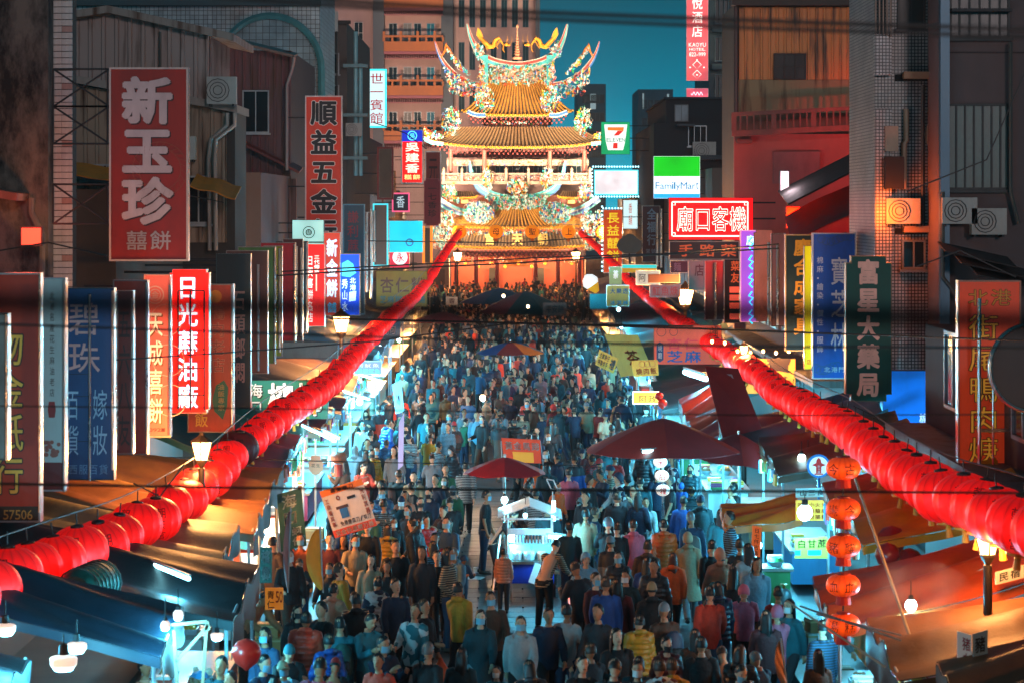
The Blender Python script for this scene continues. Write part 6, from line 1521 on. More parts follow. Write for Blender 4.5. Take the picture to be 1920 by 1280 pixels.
# ------------------------------------------------------------------ the silver food cart in the open patch
D = 47.6; cx = PX(994, D); r = empty('food_cart', (cx, D + .5, 0), 'silver food cart with a peaked roof and cyan lamps in the middle of the street', 'food cart')
W_ = .47; y0, y1 = D, D + 1.15
m = MB(); m.box(cx - W_, y0, .42, cx + W_, y1, .80); m.build('body', M('1238a8', rough=.4, var=.2), r)
m = MB(); m.box(cx - W_ - .06, y0 - .06, .803, cx + W_ + .06, y1, .86); m.build('worktop', STEEL, r)
for x in (cx - W_ + .03, cx + W_ - .03):
 for y in (y0 + .02, y1 - .02):
  m = MB(); m.tube([(x, y, .862), (x, y, 1.72)], .018, 6); m.build('post', M('d8dee0', rough=.3, metal=.5), r)
m = MB(); zt = 1.72
for s in (-1, 1):
 m = MB(); m.sheet(lambda u, v: Vector((cx + s * (W_ + .16) * u, y0 - .15 + (y1 - y0 + .3) * v, zt + .24 - .24 * u)), 2, 2, .02); m.build('roof_panel', M('cfd6d8', rough=.35, metal=.4), r)
m = MB(); m.box(cx - W_ - .1, y0 - .12, zt - .035, cx + W_ + .1, y0 - .09, zt + .0); m.build('eave_bar', M('e6eaec', rough=.4), r)
m = MB(); m.box(cx - W_ + .05, y0 - .02, 1.38, cx + W_ - .05, y0 + .0, 1.5); m.build('name_board', M('d8dcdc', rough=.4), r)
for i in range(12):
 m = MB(); x = cx - .36 + i * .065; m.lathe([(.014, 0), (.02, .04), (.014, .16), (.008, .17)], 6, (x, y0 + .05, 1.2)); m.build('sausage', M('7a3a28', rough=.4), r)
for (zz, hh) in ((.865, .25), (1.12, .02)):
 m = MB(); m.box(cx - W_ + .06, y0 + .3, zz, cx + W_ - .06, y1 - .1, zz + hh); m.build('shelf', M('b8c8cc', rough=.3, metal=.4), r)
for i, (dx, zz, w, hx) in enumerate(((-.25, .87, .1, 'e8ecec'), (-.02, .87, .13, 'c8d8dc'), (.22, .87, .09, 'd8a890'), (.3, 1.145, .08, 'e8e8e0'), (-.2, 1.145, .1, '8ab8c8'))):
 m = MB(); m.lathe([(w * .8, 0), (w, .12), (w * .9, .16), (.02, .17)], 10, (cx + dx, y0 + .14 + .25 * (zz > 1), zz)); m.build('pot', M(hx, rough=.3, metal=.3), r)
for s in (-1, 1):
 o = MB(); pts = [(cx + s * (W_ + .02), y0 + .85 + .22 * math.cos(q * math.pi / 9), .24 + .22 * math.sin(q * math.pi / 9)) for q in range(19)]; o.tube(pts, .025, 6); w = o.build('wheel', BLACK, r)
 o = MB();
 for q in range(6): o.tube([(cx + s * (W_ + .02), y0 + .85, .24), (cx + s * (W_ + .02), y0 + .85 + .2 * math.cos(q * 1.047), .24 + .2 * math.sin(q * 1.047))], .008, 4)
 o.build('spoke_set', STEEL, w)
m = MB(); m.tube([(cx - W_ + .1, y0 + .1, .42), (cx - W_ + .1, y0 + .1, .004)], .02, 6); m.build('stand', STEEL, r)
for sx, lean in ((-1, .14), (1, .16)):
 m = MB(); m.tube([(cx + sx * (W_ + .3), y0 - .25, .0), (cx + sx * (W_ + .12), y0 + .2, 1.35)], .02, 6); m.build('leaning_bar', M('d8d0c8', rough=.3, metal=.6), r)
tag(put('menu_card', (lambda b_: (b_.box(-.14, -.006, -.2, .14, .006, .2), b_)[1])(MB()).mesh('menu_card', [M('bfe8ee', rough=.5, em=.1)]), None, (cx + .16, y0 - .2, .62), (-.15, .35, 0)), 'pale blue price card hung askew on the cart', 'card')
tubelamp(None, P(1038, 938, 48.1), P(1038, 975, 48.1), 'vertical cyan tube light at the right of the food cart', em=9, energy=110, r=.04, lights=1)
tubelamp(None, P(1028, 1005, 47.4), P(1056, 1007, 47.4), 'short level cyan tube light on the cart side', em=9, energy=70, r=.035, lights=1)
bulb(946, 936, 48.8, 'cyan bulb under the red parasol of the cart', em=12, energy=120, s=.07)
bulb(960, 1008, 47.7, 'white working lamp inside the cart, left end', em=12, energy=70, s=.08)
bulb(985, 965, 47.9, 'bulb hanging from the cart roof', em=8, energy=60, s=.045)
m = MB(); c = P(1036, 920, 48.2); m.tube([c + Vector((0, 0, -.5)), c + Vector((0, 0, 0))], .012, 5)
q = [c + Vector((a, 0, b)) for a, b in ((-.12, .24), (.02, .22), (.1, .03), (-.03, .05), (-.12, .24))]; m.tube(q, .014, 5); tag(m.build('sign_stand', M('d8e8ea', rough=.3)), 'wire card holder standing above the cart lamp', 'card holder')
m = MB(); m.add([(-.3, -.12, .035), (.26, -.2, .035), (.36, .1, .04), (.02, .16, .06), (-.32, .13, .035), (-.3, -.12, .036), (.26, -.2, .036), (.36, .1, .042), (.02, .16, .062), (-.32, .13, .036)], [(5, 6, 7, 8, 9), (0, 4, 3, 2, 1)])
o = m.mesh('rubbish_sheet', [M('d8dcde', rough=.6)]); tag(put('rubbish_sheet', o, None, (PX(878, GD(1086)), GD(1086), 0)), 'crumpled white sheet of rubbish on the paving left of the cart', 'litter')
# paper cup by the standing man's feet
m = MB(); m.lathe([(.04, 0), (.055, .11), (.02, .112)], 10); tag(put('paper_cup', m.mesh('paper_cup', [M('e8e8e4', rough=.5)]), None, (PX(892, GD(1075)), GD(1075), .031)), 'white paper cup on the paving by the man in black', 'cup')
# ------------------------------------------------------------------ boards, flags and banners of the stalls
def board(corners, D, label, mat, texts=(), name='stall_board', cat='sign', th=.02, dz=None):
 """flat board with four photo corners (tl, tr, br, bl); texts: (string, u0, v0, u1, v1, mat, dir)"""
 Ds = dz or (D, D, D, D)
 tl, tr_, br, bl = [P(x, y, d) for (x, y), d in zip(corners, Ds)]
 ctr = (tl + tr_ + br + bl) / 4
 r = empty(name, (ctr.x, ctr.y, min(bl.z, br.z)), label, cat)
 def f(u, v): return (tl * (1 - u) + tr_ * u) * (1 - v) + (bl * (1 - u) + br * u) * v
 nrm = (tr_ - tl).cross(tl - bl).normalized()
 if nrm.y > 0: nrm = -nrm
 vs = [f(0, 0), f(1, 0), f(1, 1), f(0, 1)]
 m = MB(); m.add(vs + [v - nrm * th for v in vs], [(0, 1, 2, 3), (7, 6, 5, 4), (0, 4, 5, 1), (1, 5, 6, 2), (2, 6, 7, 3), (3, 7, 4, 0)])
 m.build('face', mat, r)
 for i, (s, u0, v0, u1, v1, tm, d) in enumerate(texts):
  o = MB()
  if s == '#':
   q = [f(u0, v0), f(u1, v0), f(u1, v1), f(u0, v1)]; o.add([p + nrm * (.003 + .0006 * i) for p in q], [(0, 1, 2, 3)]); o.build('print', tm, r); continue
  text_cells(o, s, u0, -v1, u1, -v0, 0, .04, d, 0, .9)
  o.v = [tuple(f(x, -z) + nrm * (.005 + .0006 * i)) for x, y, z in o.v]
  o.build('lettering', tm, r)
 return r
ORG = M('e0701a', rough=.5, em=.05); INKB = M('1d2a50', rough=.5, var=0); REDI = M('b82c20', rough=.5, var=0)
board([(599, 921), (678, 896), (707, 984), (628, 1008)], 44.5, 'tilted white knife sharpener poster with orange top and red foot above the crowd', M('d8c8bc', rough=.5),
 [('#', 0, 0, 1, .13, ORG, ''), ('#', 0, .85, 1, 1, M('d84a2a', rough=.5), ''), ('專業磨刀', .22, .02, .78, .12, INK, 'h'), ('安全快速磨刀器', .05, .86, .95, .985, M('f0e0d8'), 'h'), ('工欲善其事', .03, .18, .14, .80, REDI, 'v'), ('先利其器', .86, .16, .97, .72, REDI, 'v'),
 ('免費磨菜刀/剪刀', .22, .7, .95, .82, INKB, 'h'), ('#', .24, .40, .52, .46, M('4a3030'), ''), ('#', .3, .46, .48, .66, M('2a6aa8', rough=.4), ''), ('#', .55, .26, .74, .32, INK, ''), ('◎', .3, .16, .42, .3, REDI, 'h')], cat='poster')
m = MB(); m.tube([P(660, 960, 44.54), P(652, 1100, 44.54)], .015, 5); m.tube([P(600, 922, 44.55), P(690, 892, 44.55)], .01, 4); tag(m.build('poster_pole', PLASTIC), 'thin pole holding up the tilted knife poster', 'pole')
board([(519, 926), (565, 914), (575, 1022), (527, 1034)], 47, 'dark green hanging flag with white brush characters beside the knife poster', M('0f4a44', rough=.6),
 [('海口', .12, .03, .8, .6, M('d8e4e0'), 'v'), ('蚵仔', .45, .62, .9, .96, M('d8e4e0'), 'v')], name='flag', cat='flag', th=.008)
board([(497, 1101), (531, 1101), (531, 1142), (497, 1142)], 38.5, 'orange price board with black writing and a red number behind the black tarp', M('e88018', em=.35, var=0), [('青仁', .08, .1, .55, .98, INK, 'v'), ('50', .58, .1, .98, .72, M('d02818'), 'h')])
board([(487, 1025), (510, 1025), (510, 1092), (487, 1092)], 42, 'green upright board with white strokes behind the brown jacket man', M('1a5a50', rough=.5), [('檳榔', .1, .05, .9, .95, M('c8d0cc'), 'v')])
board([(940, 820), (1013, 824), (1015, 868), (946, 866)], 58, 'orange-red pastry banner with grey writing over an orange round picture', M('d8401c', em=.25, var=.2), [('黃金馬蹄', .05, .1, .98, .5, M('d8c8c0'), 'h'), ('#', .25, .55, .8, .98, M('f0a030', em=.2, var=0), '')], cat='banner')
m = MB(); m.tube([P(940, 826, 58.06), P(944, 940, 58.06)], .015, 5); m.tube([P(1013, 826, 58.06), P(1018, 860, 58.06), P(1020, 940, 58.06)], .012, 5); tag(m.build('banner_pole', PLASTIC), 'two thin poles carrying the orange-red pastry banner', 'pole')
board([(1322, 686), (1384, 690), (1442, 838), (1362, 850)], 57, 'long wine-red banner hung aslant with grey-blue characters, right of the crowd', M('741c1e', rough=.55, var=.25), [('四月慶業', .32, .05, .8, .97, M('8fa0aa', rough=.5), 'v')], name='banner', cat='banner', dz=(57, 57, 55.5, 55.5))
board([(1405, 832), (1462, 848), (1456, 890), (1398, 872)], 55, 'red and blue flag corner blowing below the slanting banner', M('c82a1c', rough=.55), [('#', .55, .1, 1, .8, M('1d50a0', rough=.5), '')], name='flag', cat='flag', th=.008)
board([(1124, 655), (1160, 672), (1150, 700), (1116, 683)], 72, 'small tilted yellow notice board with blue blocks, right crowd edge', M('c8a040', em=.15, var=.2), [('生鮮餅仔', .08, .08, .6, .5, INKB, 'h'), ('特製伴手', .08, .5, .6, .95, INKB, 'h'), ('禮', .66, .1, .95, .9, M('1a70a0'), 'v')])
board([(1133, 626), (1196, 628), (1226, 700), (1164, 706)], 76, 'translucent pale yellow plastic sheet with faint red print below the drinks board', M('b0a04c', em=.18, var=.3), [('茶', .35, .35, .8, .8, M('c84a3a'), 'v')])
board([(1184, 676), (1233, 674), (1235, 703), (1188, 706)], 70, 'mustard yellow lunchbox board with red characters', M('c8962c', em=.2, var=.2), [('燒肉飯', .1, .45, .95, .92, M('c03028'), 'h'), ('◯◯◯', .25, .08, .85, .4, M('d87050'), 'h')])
board([(1492, 937), (1552, 937), (1552, 975), (1492, 975)], 46.5, 'lit yellow menu board with red characters above the cane juice stall', M('f0b838', em=.65, var=0), [('小火米', .4, .08, .98, .36, M('b83020'), 'h'), ('熱龍麻', .4, .38, .98, .66, M('b83020'), 'h'), ('粉腸糕', .4, .68, .98, .96, M('b83020'), 'h'), ('現', .05, .1, .25, .5, M('b83020'), 'v')])
board([(1492, 915), (1552, 913), (1552, 930), (1492, 932)], 46.8, 'pale blue strip board above the yellow menu', M('90c8d0', em=.3, var=0), [('山三食', .1, .1, .9, .9, INKB, 'h')])
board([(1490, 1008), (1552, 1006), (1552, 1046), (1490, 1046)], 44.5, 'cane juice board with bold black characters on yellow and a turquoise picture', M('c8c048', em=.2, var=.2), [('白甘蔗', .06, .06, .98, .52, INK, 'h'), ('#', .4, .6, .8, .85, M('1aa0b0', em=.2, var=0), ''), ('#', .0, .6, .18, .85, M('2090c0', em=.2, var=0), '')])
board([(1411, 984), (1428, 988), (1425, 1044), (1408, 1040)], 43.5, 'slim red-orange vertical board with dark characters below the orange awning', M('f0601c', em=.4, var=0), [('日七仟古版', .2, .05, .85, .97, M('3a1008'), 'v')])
board([(1795, 1182), (1822, 1190), (1822, 1300), (1795, 1300)], 29.5, 'white lit stall post with pink vertical strokes, bottom right', M('b8c4cc', em=.12, var=.2), [('猪血糕', .3, .05, .95, .8, M('c04a6a'), 'v')])
board([(1824, 1188), (1852, 1180), (1852, 1300), (1824, 1300)], 29.45, 'blue-grey side of the stall post with dark pork blood characters', M('6a8a9a', rough=.5), [('豬血糕', .1, .05, .9, .95, M('1a2026'), 'v')])
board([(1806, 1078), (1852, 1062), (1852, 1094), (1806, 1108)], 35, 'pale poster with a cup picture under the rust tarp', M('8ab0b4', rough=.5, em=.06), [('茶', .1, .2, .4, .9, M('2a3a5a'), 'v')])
board([(1866, 1072), (1920, 1058), (1920, 1082), (1866, 1096)], 34, 'white strip board with black writing beside the lamp pole', M('b8b4a8', rough=.5), [('民宿', .1, .1, .9, .9, INK, 'h')])
board([(422, 1004), (468, 1012), (462, 1030), (418, 1020)], 45, 'small cyan glowing notice under the brown tarp', M('30b8e0', em=.7, var=0), [('20元', .1, .1, .7, .9, M('0a4a7a'), 'h')])
board([(735, 720), (752, 712), (758, 770), (742, 776)], 70, 'pale blue narrow upright flag on the left edge of the crowd', M('9ac4d0', rough=.6), [('冰', .2, .3, .8, .8, M('c06a80'), 'v')], name='flag', cat='flag', th=.008)
board([(748, 792), (758, 772), (756, 872), (746, 880)], 58, 'thin white and violet feather flag standing in the crowd', M('b8a0c8', rough=.6), [], name='flag', cat='flag', th=.008)
board([(692, 604), (750, 600), (750, 634), (694, 640)], 84, 'small dark poster with pale pictures left of the crowd', M('3a4a58', rough=.5), [('熱狗', .1, .2, .9, .8, M('c0b0b0'), 'h')])
board([(1018, 568), (1062, 568), (1062, 592), (1018, 592)], 128, 'brownish notice board at the far crowd before the temple', M('8a5a44', rough=.5), [('平安餅', .1, .15, .9, .85, M('4a3028'), 'h')])
board([(836, 557), (858, 557), (858, 572), (836, 572)], 128, 'cream card above the red awning parasol', M('c8a88a', rough=.5, em=.1), [('香', .2, .1, .8, .9, M('8a4030'), 'v')])
# feather flags
def feather(x0, y0, x1, y1, D, w, label, mat, curve=.12):
 a, b = P(x0, y0, D), P(x1, y1, D)
 r = empty('feather_flag', (b.x, b.y, b.z), label, 'flag')
 m = MB(); m.tube([b, a], .014, 6); m.build('pole', PLASTIC, r)
 m = MB(); m.sheet(lambda u, v: a.lerp(b, .03 + .9 * v) + Vector((-w * u * math.sin(math.pi * (v * .93 + .05)) ** .6, .05 * math.sin(4 * v + 3 * u), -.05 * u)), 6, 12, .006); m.build('cloth', mat, r, smooth=True)
feather(600, 985, 606, 1110, 41.5, .26, 'curved orange feather flag left of the women in cream', M('e8901c', rough=.6, em=.06))
feather(1464, 1196, 1476, 1290, 33, .12, 'small pale triangular pennant at the bottom of the right crowd', M('c87a4a', rough=.6))
feather(448, 995, 452, 1075, 44, .22, 'limp pink-orange flag beside the vendor in beige', M('c06a48', rough=.6))
feather(545, 950, 540, 1110, 41, .1, 'slim faded pink umbrella-like flag in front of the green flag', M('a87a78', rough=.6))
# orange bunting of the green roofed stall
for i in range(4):
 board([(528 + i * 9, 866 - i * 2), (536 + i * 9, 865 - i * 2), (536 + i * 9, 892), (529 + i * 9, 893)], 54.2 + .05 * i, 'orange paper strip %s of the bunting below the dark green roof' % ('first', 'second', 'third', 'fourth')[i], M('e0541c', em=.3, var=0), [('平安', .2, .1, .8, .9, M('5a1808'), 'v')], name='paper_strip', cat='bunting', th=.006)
# jar shaped shop sign and brown paper lantern
r = empty('jar_sign', P(591, 888, 53), 'salmon jar-shaped cutout sign hanging by the left crowd', 'sign')
m = MB(); m.prism([(PX(a, 53), PZ(b, 53)) for a, b in ((583, 853), (601, 853), (601, 860), (606, 868), (605, 880), (599, 889), (586, 889), (579, 879), (578, 867), (583, 860))], 53, 53.04); m.build('face', M('e0946c', em=.2, var=.1), r)
m = MB(); text_cells(m, '花生', PX(583, 53), PZ(876, 53), PX(601, 53), PZ(868, 53), 52.99, .02, 'h'); m.build('lettering', M('5a3018'), r)
o = empty('paper_lantern', P(635, 857, 55), 'brown ribbed paper lantern with a red tail beside the jar sign', 'lantern')
m = MB(); m.lathe([(.08, -.13)] + [(.19 * math.cos(math.pi * (i / 8 - .5) * .86) ** .8, .13 * math.sin(math.pi * (i / 8 - .5))) for i in range(9)] + [(.08, .13)], 32, rib=.03, ribs=16); put('body', m.mesh('lantern_body', [M('8a4a30', rough=.5, em=.08)], smooth=True), o)
m = MB(); m.lathe([(.09, -.15), (.1, -.42), (.02, -.43)], 10); put('fringe', m.mesh('fringe', [M('a82a1c', rough=.6)]), o)
# hydrant sign
r = empty('hydrant_sign', P(1535, 900, 48), 'round white sign with a red hydrant emblem and blue rim', 'sign'); D = 48
m = MB(); disc(m, 1535, 873, 22, D, D, 28); m.v = [(x, y + (.05 if y > D + .001 else 0), z) for x, y, z in m.v]; m.build('disc', M('1a7ac8', em=.35, var=0), r)
m = MB(); disc(m, 1535, 873, 18, D, D - .008, 28); m.build('white_field', M('dcebf0', em=.5, var=0), r)
m = MB(); m.prism([(PX(a, D), PZ(b, D)) for a, b in ((1530, 886), (1530, 874), (1522, 871), (1530, 867), (1531, 861), (1535, 857), (1539, 861), (1540, 867), (1548, 871), (1540, 874), (1540, 886))], D - .014, D - .009); m.prism([(PX(a, D), PZ(b, D)) for a, b in ((1527, 889), (1527, 886.5), (1543, 886.5), (1543, 889))], D - .014, D - .009); m.build('hydrant_emblem', M('d02420', em=.2, var=0), r)
m = MB(); text_cells(m, '飲水機', PX(1532.5, D), PZ(886, D), PX(1537.5, D), PZ(871, D), D - .017, .02); m.build('lettering', M('f0d8d8', var=0), r)
m = MB(); m.tube([P(1535, 895, 48.03), P(1535, 935, 48.03)], .03, 6); m.build('post', M('1a6aa0', rough=.4), r)
# red balloons on the right
for i, (x, y, rr, lb) in enumerate(((1664, 1040, 24, 'dull red balloon, left of the lower pair under the yellow tarp'), (1705, 1052, 26, 'dull red balloon, right of the lower pair under the yellow tarp'), (1672, 1012, 28, 'big dull red balloon behind the lower pair'), (1236, 742, 8, 'small bright red balloon, upper one by the yellow lit board'), (1242, 756, 9, 'small bright red balloon, lower one by the yellow lit board'), (462, 1224, 28, 'big red balloon at the bottom left beside the black tarp'))):
 D = 38 + .5 * i if i < 3 else (64 if i < 5 else 31.5)
 c = P(x, y, D); m = MB(); k = rr * D / F
 m.lathe([(.003, -k * 1.18), (k * .12, -k * 1.12), (k * .25, -k * .98), (k * .75, -k * .62), (k, 0), (k * .92, k * .42), (k * .6, k * .8), (.003, k)], 20)
 tag(put('balloon', m.mesh('balloon', [M('8a1c18' if i < 3 else 'd8281e', rough=.3, var=0)], smooth=True), None, c), lb, 'balloon', 'red balloons at the stalls')
# ice cream cone sign, bottle of the drinks board
r = empty('cone_sign', P(1108, 545, 118), 'tilted soft ice cream cone sign with white top and yellow wafer', 'sign')
a, b = P(1098, 516, 118), P(1120, 548, 118); d = (b - a)
m = MB(); m.tube([a, a + d * .15, a + d * .4, a + d * .6], [.06, .3, .42, .34], 12); m.build('ice_cream', M('f4f4f0', em=.9, var=0), r, smooth=True)
m = MB(); m.tube([a + d * .6, a + d * 1.0], [.33, .12], 12); m.build('wafer', M('e8a010', em=.6, var=0), r, smooth=True)
m = MB(); m.box(PX(1106, 118.3), 118.2, PZ(580, 118), PX(1140, 118.3), 118.6, PZ(552, 118)); m.build('box', M('18a0b8', em=.4, var=0), r)
# bamboo pole bottom right, timber frame bottom left, green duct
m = MB(); m.tube([P(1598, 880, 36), P(1740, 1290, 31)], [.018, .024], 8); tag(m.build('bamboo_pole', M('a8987c', rough=.4)), 'long thin pole leaning across the right stalls', 'pole')
m = MB()
for a, b in (((322, 1170), (388, 1164)), ((388, 1164), (392, 1180)), ((326, 1180), (332, 1280)), ((390, 1172), (330, 1240)), ((388, 1168), (380, 1280))): m.tube([P(*a, 30.8), P(*b, 30.8)], .028, 4)
tag(m.build('timber_frame', M('a88a6c', rough=.6)), 'light timber frame at the bottom left between two bulbs', 'frame')
r = empty('air_duct', P(170, 1090, 34), 'green ribbed drum-shaped cover under the left garland', 'duct')
m = MB(); a, b = P(140, 1110, 33.2), P(196, 1085, 34.6); m.tube([a, a.lerp(b, .15), a.lerp(b, .85), b], [.22, .3, .3, .2], 16); m.build('drum', M('1f6a5c', rough=.45), r, smooth=True)
for q in range(7):
 c = a.lerp(b, .12 + q * .12); m = MB(); t = (b - a).normalized(); u = t.cross(Vector((0, 0, 1))).normalized(); w = u.cross(t)
 m.tube([c + (u * math.cos(j * math.pi / 8) + w * math.sin(j * math.pi / 8)) * .31 for j in range(17)], .014, 4); m.build('rib', M('123c36', rough=.5), r)
for k, (x0, y0, x1, y1, D) in enumerate(((1475, 1125, 1660, 1250, 31), (1500, 1135, 1690, 1200, 32), (1530, 1150, 1690, 1190, 33))):
 m = MB(); m.tube([P(x0, y0, D), P(x1, y1, D - .5)], .014, 6); tag(m.build('awning_rod', STEEL if k else M('b8a890', rough=.4)), 'thin rod slanting down at the bottom right, %s' % ('lowest', 'middle', 'uppermost')[k], 'rod')
# clutter of wires on the facades
for k, pts in enumerate((((250, 905), (300, 930), (345, 870)), ((0, 470), (90, 455), (200, 480)), ((1720, 500), (1800, 470), (1905, 520)), ((1700, 360), (1850, 300), (1925, 130)), ((1600, 760), (1660, 790), (1700, 830)), ((120, 330), (240, 345), (420, 380)), ((700, 230), (760, 250), (800, 280)))):
 D = (40, 41, 43, 45, 50, 58, 140)[k]
 m = MB(); m.tube([P(*p, D) for p in pts], .014 if D < 100 else .03, 5); tag(m.build('service_cable', CABLE), ('loose wire under the left sign row', 'wire along the top of the left sign row', 'wire above the duck soup sign', 'wire across the slatted window at the right edge', 'wire below the pharmacy sign', 'wire across the corrugated house front', 'wire between the guesthouse and incense signs')[k], 'cable')
for i, (x0, y0, x1, y1, D, hx, e_, lb) in enumerate(((1474, 388, 1500, 428, 82, 'ff2408', 3000, 'glowing orange-red light box under the red awning of the orange house'), (1640, 362, 1668, 425, 57.0, 'ff6a14', 160, 'orange glowing light box on the corner of the tiled tower'),
  (1462, 320, 1480, 360, 83, 'd8c0c8', 90, 'slim pale light box standing in front of the orange house'), (38, 425, 80, 462, 45.0, 'e8543c', 90, 'red lit awning window box on the mouldy wall'), (1098, 880, 1160, 905, 41.6, 'f02818', 0, ''))):
 if not lb: continue
 X0_, X1_, Z0_, Z1_ = PX(x0, D), PX(x1, D), PZ(y1, D), PZ(y0, D)
 r = empty('light_box', ((X0_ + X1_) / 2, D, Z0_), lb, 'light box')
 part_box('cabinet', DARKSTEEL, r, X0_, D - .02, Z0_, X1_, D + .12, Z1_)
 part_box('face', M(hx, em=1.2, var=0, kind='lightbox'), r, X0_ + .03, D - .04, Z0_ + .03, X1_ - .03, D - .021, Z1_ - .03)
 point(r, (0, -.7, .3), e_, hexc(hx), .3)
# goods hung along the stall fronts, and the clutter that stands between the stalls
pk = MB(); pk.box(-.07, -.02, -.2, .07, .02, 0); pkm = [pk.mesh('packet', [g_]) for g_ in GOODS]
hang = [(-1, 49.8, 54.3, -4.72, 2.5, 'teal striped tarp stall'), (-1, 55.4, 57.8, -4.87, 2.5, 'dark green roofed stall'), (-1, 59.2, 63.8, -4.67, 2.42, 'stall below the betel nut board'), (-1, 65.2, 70.3, -4.57, 2.42, 'grey roofed stall'), (-1, 71.7, 77.3, -4.67, 2.5, 'stall below the glowing street lamp'),
  (1, 38.8, 41.8, 5.57, 2.5, 'golden yellow tarp stall'), (1, 43.4, 45.8, 5.87, 2.3, 'rust tarp stall'), (1, 49.2, 52.8, 5.37, 2.5, 'cane juice stall'), (1, 54.2, 58.3, 4.97, 2.42, 'grey roofed toy stall'), (1, 67.7, 73.3, 4.17, 2.3, 'blue-lit food stall'), (1, 75.2, 81.8, 4.57, 2.4, 'stall beyond the sesame board')]
for s_, a_, b_, x_, z_, nm_ in hang:
 r = empty('packet_string', (x_, (a_ + b_) / 2, z_), 'string of hanging snack packets along the front of the %s' % nm_, 'packets', 'strings of packets hung on the stalls')
 m = MB(); m.tube([(0, -(b_ - a_) / 2, 0), (0, (b_ - a_) / 2, 0)], .008, 4); put('cord', m.mesh('cord', [CABLE]), r)
 n_k = int((b_ - a_) / .3)
 for k_ in range(n_k):
  put('packet', pkm[st_rnd.randrange(8)], r, (0, -(b_ - a_) / 2 + .15 + k_ * .3, -.02 - st_rnd.uniform(0, .12)), (0, st_rnd.uniform(-.15, .15), 1.57 + st_rnd.uniform(-.6, .6)), (1, 1, st_rnd.uniform(.8, 1.7)))
def carton(x, y, z, lb, hx, w=.24, h=.3):
 r = empty('carton', (x, y, z), lb, 'box', 'cartons and coolers by the stalls'); a_ = st_rnd.uniform(-.3, .3)
 m = MB(); m.box(-w, -w * .8, 0, w, w * .8, h); put('box', m.mesh('box', [M(hx, rough=.7)]), r, rot=(0, 0, a_))
 m = MB(); m.box(-w * .95, -.03, h + .001, w * .95, .03, h + .004); m.box(-w - .012, -w * .82, h - .06, w + .012, w * .82, h - .03); put('lid_tape', m.mesh('lid_tape', [M('b09468', rough=.5)]), r, rot=(0, 0, a_))
def stool(x, y, lb, hx):
 r = empty('plastic_stool', (x, y, .135), lb, 'stool', 'plastic stools by the stalls')
 m = MB(); m.lathe([(.17, .40), (.18, .42), (.16, .44), (.02, .445)], 12); put('seat', m.mesh('seat', [M(hx, rough=.4)]), r)
 for q in range(4):
  a_ = q * math.pi / 2 + .4; m = MB(); m.tube([(.13 * math.cos(a_), .13 * math.sin(a_), .41), (.19 * math.cos(a_), .19 * math.sin(a_), 0)], .022, 5); put('leg', m.mesh('leg', [M(hx, rough=.4)]), r)
def gas(x, y, z, lb):
 r = empty('gas_cylinder', (x, y, z), lb, 'gas cylinder', 'gas cylinders by the stalls')
 m = MB(); m.lathe([(.13, 0), (.15, .03), (.15, .4), (.11, .5), (.04, .54)], 14); put('tank', m.mesh('tank', [M('6a7a80', rough=.4, metal=.4)], smooth=True), r)
 m = MB(); m.lathe([(.03, .53), (.03, .6), (.08, .6), (.08, .62), (.02, .63)], 10); put('valve', m.mesh('valve', [M('8a6a2a', rough=.4, metal=.7)]), r)
def pan(x, y, z, lb, hx='2a2a2c'):
 r = empty('wok', (x, y, z), lb, 'wok', 'pans on the right stalls')
 m = MB(); m.lathe([(.08, 0), (.22, .06), (.3, .14), (.31, .14), (.22, .05), (.01, .02)], 18); put('pan', m.mesh('pan', [M(hx, rough=.3, metal=.8)], smooth=True), r)
 m = MB(); m.tube([(.29, 0, .13), (.5, 0, .19)], .02, 6); put('handle', m.mesh('handle', [M('4a3020')]), r)
for i, (x, y, hx) in enumerate(((5.15, 38.2, 'a8814e'), (5.6, 37.6, '8a6a42'), (4.9, 42.6, '2a6a9a'), (5.4, 42.8, 'b0b4b4'), (4.6, 48.3, 'a8814e'), (-4.3, 42.3, '9a7444'), (-4.2, 44.9, '3a7a9a'), (-4.3, 49.3, 'b0884e'), (-4.5, 54.9, 'c0c4c4'))):
 carton(x, y, .005, ('brown carton on the road by the rust-red tarp stall', 'smaller brown carton behind the one by the rust-red tarp', 'blue cooler box before the rust tarp stall', 'white foam box beside the blue cooler', 'brown carton near the slim red board', 'brown carton between the olive and brown tarps', 'blue box between the brown and orange-tan tarps', 'tan carton between the orange-tan and teal tarps', 'white foam box at the dark green roofed stall')[i], hx)
 carton(x + .02, y + .03, .31, ('upper brown carton by the rust-red tarp stall', 'upper carton of the second stack by the rust-red tarp', 'box on the blue cooler', 'box on the white foam box', 'upper carton near the slim red board', 'upper carton between the olive and brown tarps', 'upper box between the brown and orange-tan tarps', 'upper carton between the orange-tan and teal tarps', 'upper box at the dark green roofed stall')[i], ('7a5c3a', 'c8c8c0', '9a7040')[i % 3], .2, .24)
for i, (x, y, hx) in enumerate(((6.5, 37.4, 'b02a20'), (6.4, 47.9, '2060a0'), (-6.4, 55.0, 'b02a20'))): stool(x, y, ('red plastic stool by the rust-red tarp stall', 'blue plastic stool behind the orange awning', 'red plastic stool by the dark green stall')[i], hx)
gas(4.75, 37.2, .005, 'grey gas cylinder at the corner of the rust-red tarp'); gas(5.2, 46.2, .005, 'grey gas cylinder under the narrow orange awning')
